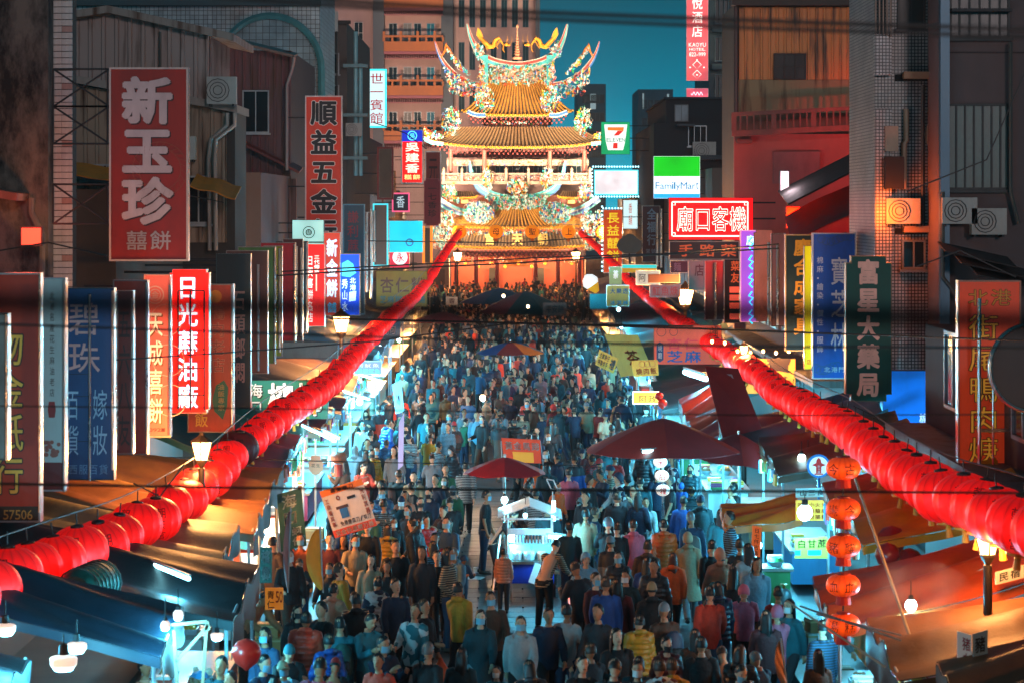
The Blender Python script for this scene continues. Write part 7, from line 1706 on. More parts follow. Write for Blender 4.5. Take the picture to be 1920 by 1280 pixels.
# griddle table in the bottom right corner
r = empty('griddle_table', (4.35, 32.6, .005), 'steel griddle table with steaming pans at the bottom right stalls', 'table')
part_box('top', STEEL, r, 3.95, 31.9, .8, 4.75, 33.3, .84)
for x in (4.0, 4.7):
 for y in (31.95, 33.25): part_box('leg', DARKSTEEL, r, x - .02, y - .02, .005, x + .02, y + .02, .799)
part_box('side_panel', M('20262a', rough=.4, metal=.5), r, 3.98, 31.93, .3, 4.0, 33.27, .795)
pan(4.2, 32.2, .842, 'iron wok nearest the edge of the griddle table'); pan(4.4, 32.75, .842, 'second iron wok on the griddle table', '4a4a4c'); pan(4.25, 33.1, .842, 'farthest pan on the griddle table')
# more fittings on the facades
for i, (x, y, D) in enumerate(((610, 60, 121.9), (1795, 420, 55.4), (1850, 440, 55.4), (1320, 300, 135.9), (1690, 420, 57.1), (420, 330, 92.4), (340, 300, 62.8))):
 ac_unit(PX(x, D), D - .01, PZ(y, D), ('air conditioner high on the grey-brown building', 'left of two air conditioners under the slatted window, right edge', 'right of two air conditioners under the slatted window, right edge', 'air conditioner on the dark shop building', 'air conditioner on the tiled tower', 'air conditioner on the rust-red house', 'air conditioner on the lean-to behind the big red sign')[i], .8 if D < 100 else 1.3, .6 if D < 100 else 1.0)
for i, (pts, D) in enumerate(((((1768, 360), (1768, 520), (1800, 560)), 55.2), (((1895, 80), (1895, 360), (1910, 420)), 55.3), (((1730, 160), (1730, 420)), 57.05), (((1610, 215), (1612, 330)), 88.6), (((300, 60), (300, 190)), 65.8), (((632, 46), (632, 300)), 121.8))):
 m = MB(); m.tube([P(*p_, D) for p_ in pts], .045, 6); tag(m.build('conduit', M('5a544e', rough=.5, metal=.4), smooth=True), 'pipe running down the facade, %s' % ('beside the blue pillar at the right edge', 'right of the slatted window', 'on the tiled tower front', 'on the orange corrugated house', 'on the corrugated gable house', 'on the grey-brown building')[i], 'pipe', 'pipes on the facades')
# steam drifting off the griddles
sm = bpy.data.materials.new('steam'); sm.use_nodes = True; n_ = sm.node_tree.nodes; n_.clear(); L_ = sm.node_tree.links
so = n_.new('ShaderNodeOutputMaterial'); sv = n_.new('ShaderNodeVolumePrincipled'); sv.inputs['Color'].default_value = (.9, .9, .9, 1)
tc_ = n_.new('ShaderNodeTexCoord'); nz_ = n_.new('ShaderNodeTexNoise'); nz_.inputs['Scale'].default_value = 1.8; nz_.inputs['Detail'].default_value = 4
mr_ = n_.new('ShaderNodeMapRange'); mr_.inputs['From Min'].default_value = .45; mr_.inputs['From Max'].default_value = .75; mr_.inputs['To Max'].default_value = .4
L_.new(tc_.outputs['Object'], nz_.inputs['Vector']); L_.new(nz_.outputs[0], mr_.inputs[0]); L_.new(mr_.outputs[0], sv.inputs['Density']); L_.new(sv.outputs[0], so.inputs['Volume'])
m = MB(); m.ball((5.3, 31.6, 2.5), .9, 16, 0, .8); tag(m.build('steam', sm, smooth=True), kind='stuff')
# ------------------------------------------------------------------ people
def loft(mb, rings, n=16, mi=0):
 """closed skin through ellipses: (centre, rx, ry, tilt) with x across the body"""
 vs = []; fs = []
 for c, rx, ry, tl in rings:
  c = Vector(c); ay = Vector((0, math.cos(tl), math.sin(tl)))
  for j in range(n):
   q = 2 * math.pi * j / n
   vs.append(c + Vector((rx * math.cos(q), 0, 0)) + ay * (ry * math.sin(q)))
 k = len(rings)
 for i in range(k - 1):
  for j in range(n): fs.append((i * n + j, i * n + (j + 1) % n, (i + 1) * n + (j + 1) % n, (i + 1) * n + j))
 fs.append(tuple(range(n - 1, -1, -1))); fs.append(tuple((k - 1) * n + j for j in range(n)))
 return mb.add(vs, fs, mi)
def remesh(mb, name, mats, vox, ratio, sm=4):
 me = mb.mesh('tmp', [])
 o = bpy.data.objects.new('tmp', me); COL.objects.link(o)
 a = o.modifiers.new('r', 'REMESH'); a.mode = 'VOXEL'; a.voxel_size = vox; a.use_smooth_shade = True
 if sm: b = o.modifiers.new('s', 'SMOOTH'); b.iterations = sm; b.factor = .5
 d = o.modifiers.new('d', 'DECIMATE'); d.ratio = ratio
 dg = bpy.context.evaluated_depsgraph_get()
 out = bpy.data.meshes.new_from_object(o.evaluated_get(dg))
 bpy.data.objects.remove(o); bpy.data.meshes.remove(me)
 out.name = name; out.materials.clear()
 for m in mats: out.materials.append(m)
 out.polygons.foreach_set('use_smooth', [True] * len(out.polygons))
 return out
def skeleton(lean=0, headlean=0, legs=((0, 0), (0, 0)), arms=((5, 8, 15), (5, 8, 15)), sit=None):
 r = math.radians; J = {}
 def dirv(p): return Vector((0, -math.sin(r(p)), -math.cos(r(p))))
 th, shn = .43, .43
 low = []
 for s, (hp, kb) in zip((-1, 1), legs):
  d1 = dirv(hp); d2 = dirv(hp - kb); low.append((d1, d2))
 drop = max(-(d1.z * th + d2.z * shn) for d1, d2 in low)
 hz_ = drop + .085 if sit is None else sit
 J['pel'] = Vector((0, 0, hz_ + .04))
 up = Vector((0, -math.sin(r(lean)), math.cos(r(lean)))); J['up'] = up
 J['neck'] = J['pel'] + up * .53
 hu = Vector((0, -math.sin(r(lean * .55 + headlean)), math.cos(r(lean * .55 + headlean)))); J['hu'] = hu
 J['head'] = J['neck'] + up * .04 + hu * .155
 J['headtilt'] = r(lean * .55 + headlean)
 for i, s in enumerate((-1, 1)):
  h = Vector((s * .092, 0, hz_)); d1, d2 = low[i]
  k = h + d1 * th; a = k + d2 * shn
  J['hip%d' % i], J['knee%d' % i], J['ank%d' % i] = h, k, a
  pitch, ab, el = arms[i]
  sh = J['neck'] - up * .055 + Vector((s * .172, 0, 0))
  da = Vector((s * math.sin(r(ab)), -math.sin(r(pitch)) * math.cos(r(ab)), -math.cos(r(pitch)) * math.cos(r(ab))))
  e_ = sh + da * .275
  inn = -.35 * s * math.sin(r(min(el, 90)))
  db = Vector((s * math.sin(r(ab)) * .5 + inn, -math.sin(r(pitch + el)), -math.cos(r(pitch + el)))).normalized()
  w = e_ + db * .245
  J['sho%d' % i], J['elb%d' % i], J['wri%d' % i], J['hd%d' % i] = sh, e_, w, db
 return J
def body_mesh(J, name):
 m = MB(); up = J['up']; t = -math.asin(max(-1, min(1, -up.y)))
 P0 = J['pel']
 loft(m, [(P0 + up * z, a, b, -t) for z, a, b in ((-.09, .10, .085), (.0, .145, .10), (.12, .125, .092), (.26, .145, .102), (.40, .155, .102), (.47, .13, .085), (.52, .06, .06), (.60, .05, .055))])
 c = J['head']; ht = J['headtilt']; R = Matrix.Rotation(ht, 3, 'X')
 hd = [(-.118, .022, .026, -.035), (-.108, .040, .045, -.03), (-.08, .055, .065, -.02), (-.04, .064, .078, -.008), (0, .070, .088, 0), (.04, .073, .094, .004), (.075, .067, .086, .006), (.10, .050, .066, .006), (.115, .028, .036, .006)]
 loft(m, [(c + R @ Vector((0, y, z)), a, b, ht) for z, a, b, y in hd], 20)
 m.tube([c + R @ Vector((0, -.082, .02)), c + R @ Vector((0, -.102, -.018)), c + R @ Vector((0, -.088, -.028))], [.011, .017, .012], 8)
 for s in (-1, 1): m.tube([c + R @ Vector((s * .066, .0, .022)), c + R @ Vector((s * .078, .012, .0)), c + R @ Vector((s * .066, .004, -.03))], [.012, .017, .01], 6)
 for i, s in enumerate((-1, 1)):
  m.tube([J['hip%d' % i] + Vector((0, 0, .06)), J['hip%d' % i].lerp(J['knee%d' % i], .3), J['knee%d' % i], J['knee%d' % i].lerp(J['ank%d' % i], .3), J['ank%d' % i]], [.08, .082, .055, .055, .036], 10)
  a = J['ank%d' % i]; m.tube([a + Vector((0, .04, -.03)), a + Vector((0, -.06, -.05)), a + Vector((0, -.15, -.06))], [.035, .036, .024], 8)
  m.tube([J['sho%d' % i] + Vector((-s * .06, 0, .0)), J['sho%d' % i], J['elb%d' % i], J['elb%d' % i].lerp(J['wri%d' % i], .3), J['wri%d' % i]], [.05, .05, .036, .038, .025], 10)
  w = J['wri%d' % i]; d = J['hd%d' % i]; ax = Vector((s, 0, 0)); fl = Vector((0, 1, 0)) if abs(d.z) > .6 else Vector((0, 0, 1))
  sd = d.cross(Vector((1, 0, 0))).normalized()          # across the palm
  cl = Vector((-s, 0, 0))                                # the palm looks inward
  pb = w + d * .045
  m.tube([w, w + d * .03, w + d * .075, w + d * .095], [.024, .030, .036, .030], 8)
  for q, (o, ln) in enumerate(((-.027, .068), (-.009, .078), (.009, .072), (.026, .056))):
   b0 = w + d * .085 + sd * o
   m.tube([b0 - d * .02, b0 + d * ln * .45 + cl * .006, b0 + d * ln * .8 + cl * .022, b0 + d * ln * .95 + cl * .04], [.0095, .009, .008, .007], 6)
  tb = w + d * .03 - sd * .026
  m.tube([tb, tb + d * .03 - sd * .022 + cl * .01, tb + d * .058 - sd * .022 + cl * .024], [.012, .0105, .008], 6)
 me = remesh(m, name, [], .0095, .22, 2)
 # eyes, brows and lips, set into the face
 e = MB()
 for s in (-1, 1):
  e.ball(c + R @ Vector((s * .029, -.079, .014)), .0085, 8, 1, .6)
  e.box(*(c + R @ Vector((s * .029 - .014, -.086, .036))), *(c + R @ Vector((s * .029 + .014, -.078, .040))), 1)
 e.tube([c + R @ Vector((-.02, -.083, -.055)), c + R @ Vector((0, -.09, -.053)), c + R @ Vector((.02, -.083, -.055))], .006, 6, 2)
 bm_v = [tuple(v.co) for v in me.vertices]; n0 = len(bm_v)
 faces = [list(p.vertices) for p in me.polygons] + [[n0 + i for i in f] for f in e.f]
 mi = [0] * len(me.polygons) + e.m
 out = bpy.data.meshes.new(name); out.from_pydata(bm_v + e.v, [], faces)
 for mm in (M('c08a6a', rough=.5, var=0), M('0c0a09', rough=.3, var=0), M('8a4038', rough=.5, var=0)): out.materials.append(mm)
 out.polygons.foreach_set('material_index', mi); out.polygons.foreach_set('use_smooth', [True] * len(faces)); out.update()
 bpy.data.meshes.remove(me)
 return out
def top_mesh(J, kind, name):
 m = MB(); up = J['up']; t = math.asin(max(-1, min(1, up.y))); P0 = J['pel']
 g = {'jacket': .022, 'puffer': .05, 'hoodie': .03, 'shirt': .012, 'coat': .028}[kind]
 zs = [(-.13, .150, .115), (-.04, .156, .115), (.06, .148, .108), (.16, .146, .108), (.26, .152, .112), (.36, .162, .112), (.43, .158, .105), (.48, .125, .085), (.52, .075, .07), (.55, .064, .066)]
 if kind == 'coat': zs = [(-.46, .20, .16), (-.3, .18, .14)] + zs
 rings = []
 if kind == 'puffer':
  zz = np.linspace(-.13, .55, 41)
  for i, z in enumerate(zz):
   a = np.interp(z, [q[0] for q in zs], [q[1] for q in zs]); b = np.interp(z, [q[0] for q in zs], [q[2] for q in zs])
   f = g * (abs(math.sin(math.pi * i / 5)) ** .5) if z < .5 else .012
   rings.append((P0 + up * z, a + f, b + f, t))
 else:
  rings = [(P0 + up * z, a + g * (1 if z < .5 else .4), b + g * (1 if z < .5 else .4), t) for z, a, b in zs]
 loft(m, rings, 22)
 if kind in ('hoodie', 'coat', 'puffer'):
  c = J['neck'] + up * .0
  m.tube([c + Vector((-.085, -.01, .02)), c + Vector((-.06, .075, .05)), c + Vector((0, .105, .055)), c + Vector((.06, .075, .05)), c + Vector((.085, -.01, .02))], [.03, .045, .05, .045, .03], 8)
 for i, s in enumerate((-1, 1)):
  sh, el, w = J['sho%d' % i], J['elb%d' % i], J['wri%d' % i]
  end = w if kind != 'shirt' else sh.lerp(el, .8)
  pts = [sh + Vector((-s * .07, 0, .012)), sh + Vector((-s * .01, 0, .0))]; rr = [.055 + g, .058 + g * .9]
  if kind == 'shirt': pts += [end]; rr += [.058]
  elif kind == 'puffer':
   for k in range(1, 9):
    p = sh.lerp(el, k / 5) if k <= 5 else el.lerp(w, (k - 5) / 3); pts.append(p); rr.append(.048 + (.028 if k % 2 else .012))
  else: pts += [sh.lerp(el, .5), el, el.lerp(w, .5), w]; rr += [.052 + g * .8, .048 + g * .7, .045 + g * .6, .036 + g * .4]
  m.tube(pts, rr, 12)
 return remesh(m, name, [M('222222')], .0135, .26, 3)
def bottom_mesh(J, kind, name):
 m = MB(); up = J['up']; t = math.asin(max(-1, min(1, up.y))) * .5; P0 = J['pel']
 if kind == 'skirt':
  loft(m, [(P0 + Vector((0, 0, z)), a, b, 0) for z, a, b in ((-.62, .21, .19), (-.4, .19, .16), (-.1, .165, .125), (.04, .15, .11), (.1, .135, .1))], 20)
 else:
  loft(m, [(P0 + up * z, a, b, t) for z, a, b in ((-.12, .12, .10), (-.05, .16, .118), (.04, .155, .112), (.1, .138, .102))], 18)
  for i, s in enumerate((-1, 1)):
   h, k, a = J['hip%d' % i], J['knee%d' % i], J['ank%d' % i]
   m.tube([h + Vector((0, 0, .03)), h.lerp(k, .35), k, k.lerp(a, .35), k.lerp(a, .7), a + Vector((0, 0, .0))], [.098, .096, .074, .072, .064, .058], 12)
 return remesh(m, name, [M('222222')], .015, .25, 3)
def shoes_mesh(J, name):
 m = MB()
 for i, s in enumerate((-1, 1)):
  a = J['ank%d' % i]
  loft(m, [(a + Vector((0, y, z)), rx, rz, math.pi / 2) for y, z, rx, rz in ((.075, -.045, .026, .03), (.05, -.035, .042, .048), (-.02, -.04, .044, .045), (-.09, -.055, .048, .03), (-.16, -.06, .04, .022), (-.185, -.062, .02, .012))], 12)
 return m.mesh(name, [M('1a1a1c')], smooth=True)
def hair_mesh(kind, name):
 m = MB(); hr = random.Random(hash(kind) % 1000 if False else len(kind))
 g = .013 if kind != 'helmet' else .035
 def f(u, v):
  az = 2 * math.pi * u                                   # 0 at the face
  fr = max(0, math.cos(az))
  lim = {'short': 1.9 - 1.12 * fr ** .45, 'long': 2.0 - 1.2 * fr ** .42, 'bun': 1.85 - 1.05 * fr ** .45, 'cap': 1.55 - .1 * fr, 'beanie': 1.62 - .22 * fr, 'helmet': 1.95 - .65 * fr, 'hood': 2.15 - 1.0 * fr ** .7}[kind]
  a = lim * v
  n = .004 * math.sin(13 * az + 4 * v) + .003 * math.sin(29 * az) if kind in ('short', 'long', 'bun') else 0
  gg = g + n + (.016 if kind == 'hood' else 0)
  p = Vector((-(.072 + gg) * math.sin(a) * math.sin(az), -(.092 + gg) * math.sin(a) * math.cos(az) + .006, .118 * math.cos(a) * (1 if a < 1.57 else .95) + gg * math.cos(a) * .8))
  if kind == 'long' and v > .72 and fr < .35:
   q = (v - .72) / .28; p.z -= .24 * q; p.y += .012 * q + .012 * math.sin(az * 3); p.x *= 1 + .18 * q
  return p
 m.sheet(f, 26, 12, .009)
 if kind == 'bun': m.ball((0, .10, .06), .04, 10)
 if kind == 'cap':
  m.sheet(lambda u, v: Vector(((u - .5) * .13, -.095 - .075 * v * math.sin(math.pi * (u * .8 + .1)), .03 - .02 * v)), 8, 3, .006)
 return m.mesh(name, [M('0c0b0c')], smooth=True)
def mask_mesh():
 m = MB(); m.sheet(lambda u, v: Vector((.071 * math.sin((u - .5) * 2.3), -.006 - .092 * math.cos((u - .5) * 2.1) * (1 - .12 * v) - .012 * math.exp(-((u - .5) / .16) ** 2), .002 - .095 * v)), 12, 6, .004)
 return m.mesh('face_mask', [M('8fc4d8')], smooth=True)
POSES = {
 'walk': dict(legs=((24, 6), (-18, 22)), arms=((-18, 8, 12), (20, 8, 24)), lean=3),
 'stride': dict(legs=((-18, 24), (22, 4)), arms=((22, 9, 28), (-16, 9, 10)), lean=3),
 'stand': dict(legs=((2, 2), (-2, 3)), arms=((3, 9, 14), (5, 9, 18))),
 'phone': dict(legs=((3, 4), (-3, 4)), arms=((24, 10, 92), (28, 10, 88)), headlean=24, lean=3),
 'pocket': dict(legs=((4, 6), (-4, 4)), arms=((-12, 16, 52), (-10, 16, 50)), lean=2),
 'bend': dict(legs=((10, 10), (2, 8)), arms=((30, 8, 40), (34, 8, 36)), lean=36, headlean=14),
 'carry': dict(legs=((12, 4), (-10, 12)), arms=((10, 12, 70), (4, 9, 14)), lean=2),
 'hug': dict(legs=((3, 5), (-4, 6)), arms=((34, 4, 96), (30, 6, 92)), lean=2, headlean=8),
 'photo': dict(legs=((4, 4), (-4, 5)), arms=((62, 6, 88), (60, 6, 90)), headlean=-6),
 'ride': dict(legs=((78, 74), (78, 74)), arms=((38, 10, 40), (38, 10, 40)), lean=10, sit=.80),
}
SK = {k: skeleton(**v) for k, v in POSES.items()}
BODY = {k: body_mesh(SK[k], 'person_body') for k in POSES}
TOPK = {'jacket': ('walk', 'stride', 'stand', 'phone', 'pocket', 'bend', 'carry', 'ride', 'hug', 'photo'), 'puffer': ('walk', 'stand', 'pocket', 'stride', 'hug'), 'hoodie': ('walk', 'stride', 'stand', 'pocket'), 'shirt': ('walk', 'stand', 'carry'), 'coat': ('walk', 'stride', 'stand')}
TOP = {(k, p): top_mesh(SK[p], k, k) for k, ps in TOPK.items() for p in ps}
BOT = {p: bottom_mesh(SK[p], 'trousers', 'trousers') for p in POSES}
SKIRT = {p: bottom_mesh(SK[p], 'skirt', 'skirt') for p in ('walk', 'stand', 'stride', 'carry')}
SHOE = {p: shoes_mesh(SK[p], 'shoes') for p in POSES}
HAIR = {k: hair_mesh(k, k if k in ('cap', 'beanie', 'helmet', 'hood') else 'hair') for k in ('short', 'long', 'bun', 'cap', 'beanie', 'helmet', 'hood')}
MASK = mask_mesh()
SKIN = [(M(h, rough=.5, var=.06), M('0c0a09', rough=.3, var=0), M('8a4038', rough=.5, var=0)) for h in ('c8906e', 'b87e5c', 'd8a484', 'a8704e')]
CN = {'black': '121316', 'navy': '18243c', 'charcoal': '2c2e33', 'dark teal': '15383f', 'teal': '1f6670', 'pale blue': '6a92a6', 'white': 'a4a8a8', 'cream': 'a08c6e', 'beige': 'a08a6c', 'grey': '70757a', 'light grey': '808488',
 'red': 'a81f1c', 'dark red': '561618', 'coral': 'd8452e', 'orange': 'd8591c', 'pink': 'd0647a', 'mustard': 'b8841c', 'brown': '4a3426', 'olive': '4c4a30', 'blue': '1d4a90', 'purple': '4c2c66', 'peach': 'd89070', 'denim blue': '2a4866', 'green': '1f5a3c', 'tan': '94704a'}
people = []
taken = []
LAND = [(960, 1110, 'the food cart'), (946, 880, 'the red cart parasol'), (1243, 860, 'the big maroon parasol'), (1243, 930, 'the disc lanterns'), (640, 1000, 'the knife poster'), (545, 1010, 'the green flag'), (590, 1100, 'the orange feather flag'),
  (480, 1180, 'the black tarp'), (514, 1150, 'the orange price board'), (978, 860, 'the pastry banner'), (1420, 1045, 'the slim red board'), (1520, 1060, 'the cane juice board'), (1580, 1170, 'the lowest lantern'), (1580, 1040, 'the middle lantern'), (1140, 1080, 'the scooter'),
  (1400, 830, 'the slanting banner'), (1210, 770, 'the yellow lit board'), (1208, 705, 'the lunchbox board'), (1140, 690, 'the tilted notice'), (957, 680, 'the rainbow parasol'), (742, 770, 'the pale narrow flag'), (752, 870, 'the violet feather flag'), (600, 880, 'the jar sign'),
  (905, 760, 'the lone warm lamp'), (690, 730, 'the grey stall tubes'), (600, 820, 'the slanting tube light'), (1290, 700, 'the sesame board'), (830, 600, 'the red awning parasol'), (740, 650, 'the slate stall'), (1462, 1250, 'the small pennant'), (880, 1090, 'the rubbish sheet'), (1100, 640, 'the drinks board')]
labels_used = {}
def place_words(X, Y, k=0):
 u, v = VX + X / Y * F, VY + HC / Y * F
 best = sorted(LAND, key=lambda l: abs(l[0] - u) + 1.2 * abs(l[1] - v))[k]
 dx, dy = u - best[0], v - best[1]
 w = ('right of' if dx > 0 else 'left of') if abs(dx) > abs(dy) * .8 else ('before' if dy > 0 else 'beyond')
 if abs(dx) + abs(dy) > 150: w = 'far ' + w
 return w + ' ' + best[2]
def person(X, Y, yaw, pose, tk, tc, bk, bc, hk, hc, mask=None, h=1.68, extra='', hero=False):
 if (tk, pose) not in TOP: tk = 'jacket'
 s = h / 1.73
 rot = math.radians(yaw)
 o = empty('person', (X, Y, .03 if abs(X) > 6.2 or (-3.3 < X < 2.1 and 44 < Y < 66) else .005))
 o.rotation_euler = (rnd.gauss(0, .035), rnd.gauss(0, .03), rot); o.scale = (s * rnd.uniform(.96, 1.06), s * rnd.uniform(.96, 1.06), s)
 sk = rnd.choice(SKIN)
 put('body', BODY[pose], o, mats=sk)
 pat = tc.split('/')
 cm = {'striped': lambda c: M(CN[c], rough=.8, kind='stripe', scale=8, var=0), 'two-tone': lambda c: M(CN[c], rough=.65, kind='block', scale=.62, var=0), 'printed': lambda c: M(CN[c], rough=.7, kind='print', scale=9, var=0)}
 tm = cm[pat[0]](pat[1]) if len(pat) > 1 else M(CN[tc], rough=.42 if tk == 'puffer' else .75, var=.3, scale=7, bump=.45)
 put({'jacket': 'jacket', 'puffer': 'puffer_jacket', 'hoodie': 'hooded_top', 'shirt': 'shirt', 'coat': 'long_coat'}[tk], TOP[(tk, pose)], o, mats=[tm])
 if bk == 'skirt' and pose in SKIRT: put('skirt', SKIRT[pose], o, mats=[M(CN[bc], rough=.8, var=.2)])
 else: put('trousers', BOT[pose], o, mats=[M(CN[bc], rough=.8, var=.25)])
 put('shoes', SHOE[pose], o, mats=[M(rnd.choice(('1a1a1c', '1a1a1c', 'b8b8b4', '4a3a30')), rough=.6, var=0)])
 J = SK[pose]
 if hk in ('cap', 'beanie', 'hood', 'helmet') : hm = M(CN.get(hc, '202024'), rough=.7 if hk != 'helmet' else .25, var=.1)
 else: hm = M({'black': '0b0a0b', 'dark brown': '1e130d', 'brown': '3a2416', 'grey': '6a6866', 'auburn': '4a2212'}[hc], rough=.5, var=.2, scale=20)
 put('hair' if hk in ('short', 'long', 'bun') else hk, HAIR[hk], o, loc=J['head'], rot=(J['headtilt'], 0, 0), mats=[hm])
 if hk == 'cap': put('hair', HAIR['short'], o, loc=J['head'], rot=(J['headtilt'], 0, 0), scale=(.95, .95, .93), mats=[M('0b0a0b', rough=.5, var=.2, scale=20)])
 if mask: put('face_mask', MASK, o, loc=J['head'], rot=(J['headtilt'], 0, 0), mats=[M(mask, rough=.7, var=0)])
 yw = (yaw + 180) % 360 - 180
 fac = 'facing camera' if abs(yw) < 50 else ('from behind' if abs(yw) > 130 else ('facing right' if yw > 0 else 'facing left'))
 tn = {'jacket': 'jacket', 'puffer': 'puffer jacket', 'hoodie': 'hooded top', 'shirt': 'short-sleeved shirt', 'coat': 'long coat'}[tk]
 tcn = ' '.join(pat)
 hn = {'short': 'short hair', 'long': 'long hair', 'bun': 'hair bun', 'cap': 'cap', 'beanie': 'beanie', 'hood': 'hood up', 'helmet': 'helmet'}[hk]
 for k in range(0, 6):
  for e in (('',), ('masked, ',), ('bareheaded, ',))[:1]:
   lb = 'person in %s %s, %s, %s, %s' % (tcn, tn, hn, fac, place_words(X, Y, k))
   if extra and k == 0: lb = 'person ' + extra
   if len(lb.split()) > 16: lb = lb.replace(', ' + hn, '')
   if lb not in labels_used: break
  if lb not in labels_used: break
 labels_used[lb] = 1
 tag(o, lb, 'person', 'people in the street crowd')
 people.append(o); taken.append((X, Y))
 return o
def PH(px, py, *a, h=1.68, D=None, **k):
 d = D or (HC - h) * F / (py - VY)
 return person(PX(px, d), d, *a, h=h, **k)
MB_ = '7ab0c6'
B_ = 180
PH(905, 929, 80, 'stand', 'shirt', 'black', 'trousers', 'navy', 'short', 'black', MB_, extra='in black T-shirt and mask standing side-on left of the food cart')
PH(928, 985, 75, 'bend', 'jacket', 'black', 'trousers', 'black', 'short', 'black', None, D=49.3, h=1.66, extra='in black leaning over the left end of the food cart')
PH(944, 1066, 175, 'stand', 'puffer', 'peach', 'trousers', 'charcoal', 'short', 'black', None, h=1.18, D=46.4, extra='child in peach-pink puffer standing before the food cart')
PH(1018, 1066, 150, 'bend', 'jacket', 'striped/beige', 'trousers', 'black', 'short', 'black', None, h=1.66, D=44.6, extra='in dark striped sweater bending in front of the food cart')
PH(1030, 992, 185, 'stand', 'jacket', 'dark teal', 'trousers', 'black', 'short', 'black', None, D=49.3, extra='vendor in dark teal behind the lamp on the right of the cart')
PH(1095, 964, B_, 'stand', 'jacket', 'beige', 'skirt', 'black', 'short', 'black', None, extra='in beige jacket and black skirt seen from behind right of the cart')
PH(1066, 985, B_, 'stand', 'jacket', 'dark teal', 'trousers', 'navy', 'short', 'black', None, D=46.5, extra='in dark teal top between the cart and the beige jacket')
PH(1196, 918, B_, 'walk', 'puffer', 'light grey', 'trousers', 'navy', 'short', 'grey', None, extra='in light grey puffer walking away below the white disc lanterns')
PH(1245, 978, B_, 'stride', 'puffer', 'orange', 'trousers', 'black', 'short', 'black', None, h=1.72, extra='in big orange puffer walking away, right half of the crowd')
PH(1277, 938, B_, 'stand', 'jacket', 'blue', 'trousers', 'black', 'short', 'black', None, extra='in dark blue sweater seen from behind, right of the disc lanterns')
PH(1207, 1024, B_, 'stand', 'hoodie', 'brown', 'trousers', 'black', 'short', 'brown', None, extra='in brown coat with yellow hood seen from behind').children[1].material_slots[0].material = M('3a3026', rough=.8, var=.3)
PH(1260, 1040, B_, 'walk', 'hoodie', 'orange', 'trousers', 'black', 'long', 'auburn', None, h=1.6, extra='in vivid orange hooded top with long auburn hair, walking away')
PH(1296, 1003, B_, 'walk', 'coat', 'cream', 'trousers', 'grey', 'hood', 'cream', None, extra='in cream hooded coat, hood up, walking away')
PH(1345, 962, B_, 'stand', 'jacket', 'teal', 'trousers', 'black', 'long', 'black', None, extra='in teal jacket with long black hair by the yellow bag, from behind')
PH(1352, 1032, 200, 'walk', 'hoodie', 'peach', 'trousers', 'denim blue', 'hood', 'peach', None, extra='in peach hooded top, hood up, right half of the crowd')
PH(1394, 1020, B_, 'stand', 'jacket', 'charcoal', 'trousers', 'black', 'short', 'dark brown', None, h=1.72, extra='in charcoal jacket under the slim red board, from behind')
PH(1225, 1094, B_, 'walk', 'hoodie', 'black', 'trousers', 'black', 'cap', 'tan', None, h=1.74, extra='in black top with tan cap walking away, lower right crowd')
PH(1333, 1105, B_, 'stride', 'jacket', 'coral', 'trousers', 'denim blue', 'short', 'black', None, h=1.74, extra='in bright coral jacket walking away, lower right crowd')
PH(1136, 1086, B_, 'walk', 'jacket', 'blue', 'trousers', 'denim blue', 'short', 'brown', None, h=1.74, extra='in blue jacket and jeans walking away, below the scooter')
PH(1168, 1088, B_, 'walk', 'jacket', 'dark red', 'trousers', 'black', 'long', 'black', None, extra='in dark red jacket with long black hair beside the blue jacket')
PH(1112, 1084, 40, 'stand', 'jacket', 'dark red', 'trousers', 'black', 'short', 'brown', MB_, extra='in maroon top with mask, left of the blue jacket')
PH(1062, 1142, 160, 'carry', 'shirt', 'white', 'trousers', 'denim blue', 'short', 'black', None, extra='in white shirt, lower middle of the crowd, from behind')
PH(1028, 1142, 10, 'walk', 'jacket', 'navy', 'trousers', 'black', 'short', 'black', None, extra='in navy jacket coming towards the camera beside the white shirt')
PH(975, 1160, 0, 'walk', 'hoodie', 'white', 'trousers', 'black', 'short', 'black', MB_, extra='in white hooded jacket with mask coming towards the camera, lower middle')
PH(690, 1158, 40, 'phone', 'jacket', 'teal', 'trousers', 'dark teal', 'short', 'black', None, h=1.74, extra='in teal jacket looking down at a phone, lower left crowd')
PH(802, 1134, 60, 'carry', 'jacket', 'black', 'trousers', 'black', 'short', 'brown', None, extra='in black cardigan with brown hair facing right, lower left crowd')
PH(765, 1142, -20, 'carry', 'jacket', 'printed/teal', 'trousers', 'black', 'short', 'brown', None, extra='in teal flower-print jacket next to the black cardigan')
PH(566, 1160, B_, 'stand', 'puffer', 'coral', 'trousers', 'black', 'short', 'black', None, h=1.72, extra='in big coral-red puffer seen from behind, bottom left')
PH(543, 1217, 20, 'phone', 'jacket', 'black', 'trousers', 'black', 'beanie', 'teal', None, extra='in black with a teal beanie, bottom left')
PH(614, 1192, 215, 'walk', 'puffer', 'blue', 'trousers', 'navy', 'short', 'black', None, h=1.6, extra='in shiny blue puffer facing away, bottom left')
PH(503, 1186, -30, 'stand', 'jacket', 'denim blue', 'trousers', 'navy', 'long', 'black', MB_, extra='in denim blue with mask and long hair, bottom left')
PH(686, 1048, 0, 'stand', 'jacket', 'cream', 'trousers', 'brown', 'long', 'black', None, h=1.6, extra='in cream jacket with long black hair, facing the camera')
PH(724, 1054, 0, 'walk', 'jacket', 'black', 'trousers', 'black', 'long', 'dark brown', None, h=1.6, extra='in black with long brown hair beside the cream jacket')
PH(660, 1014, 15, 'carry', 'jacket', 'beige', 'trousers', 'denim blue', 'short', 'black', MB_, extra='in beige jacket with mask carrying a white bag, below the knife poster')
PH(811, 1004, 0, 'walk', 'jacket', 'red', 'trousers', 'black', 'short', 'black', None, extra='in red jacket over black coming towards the camera')
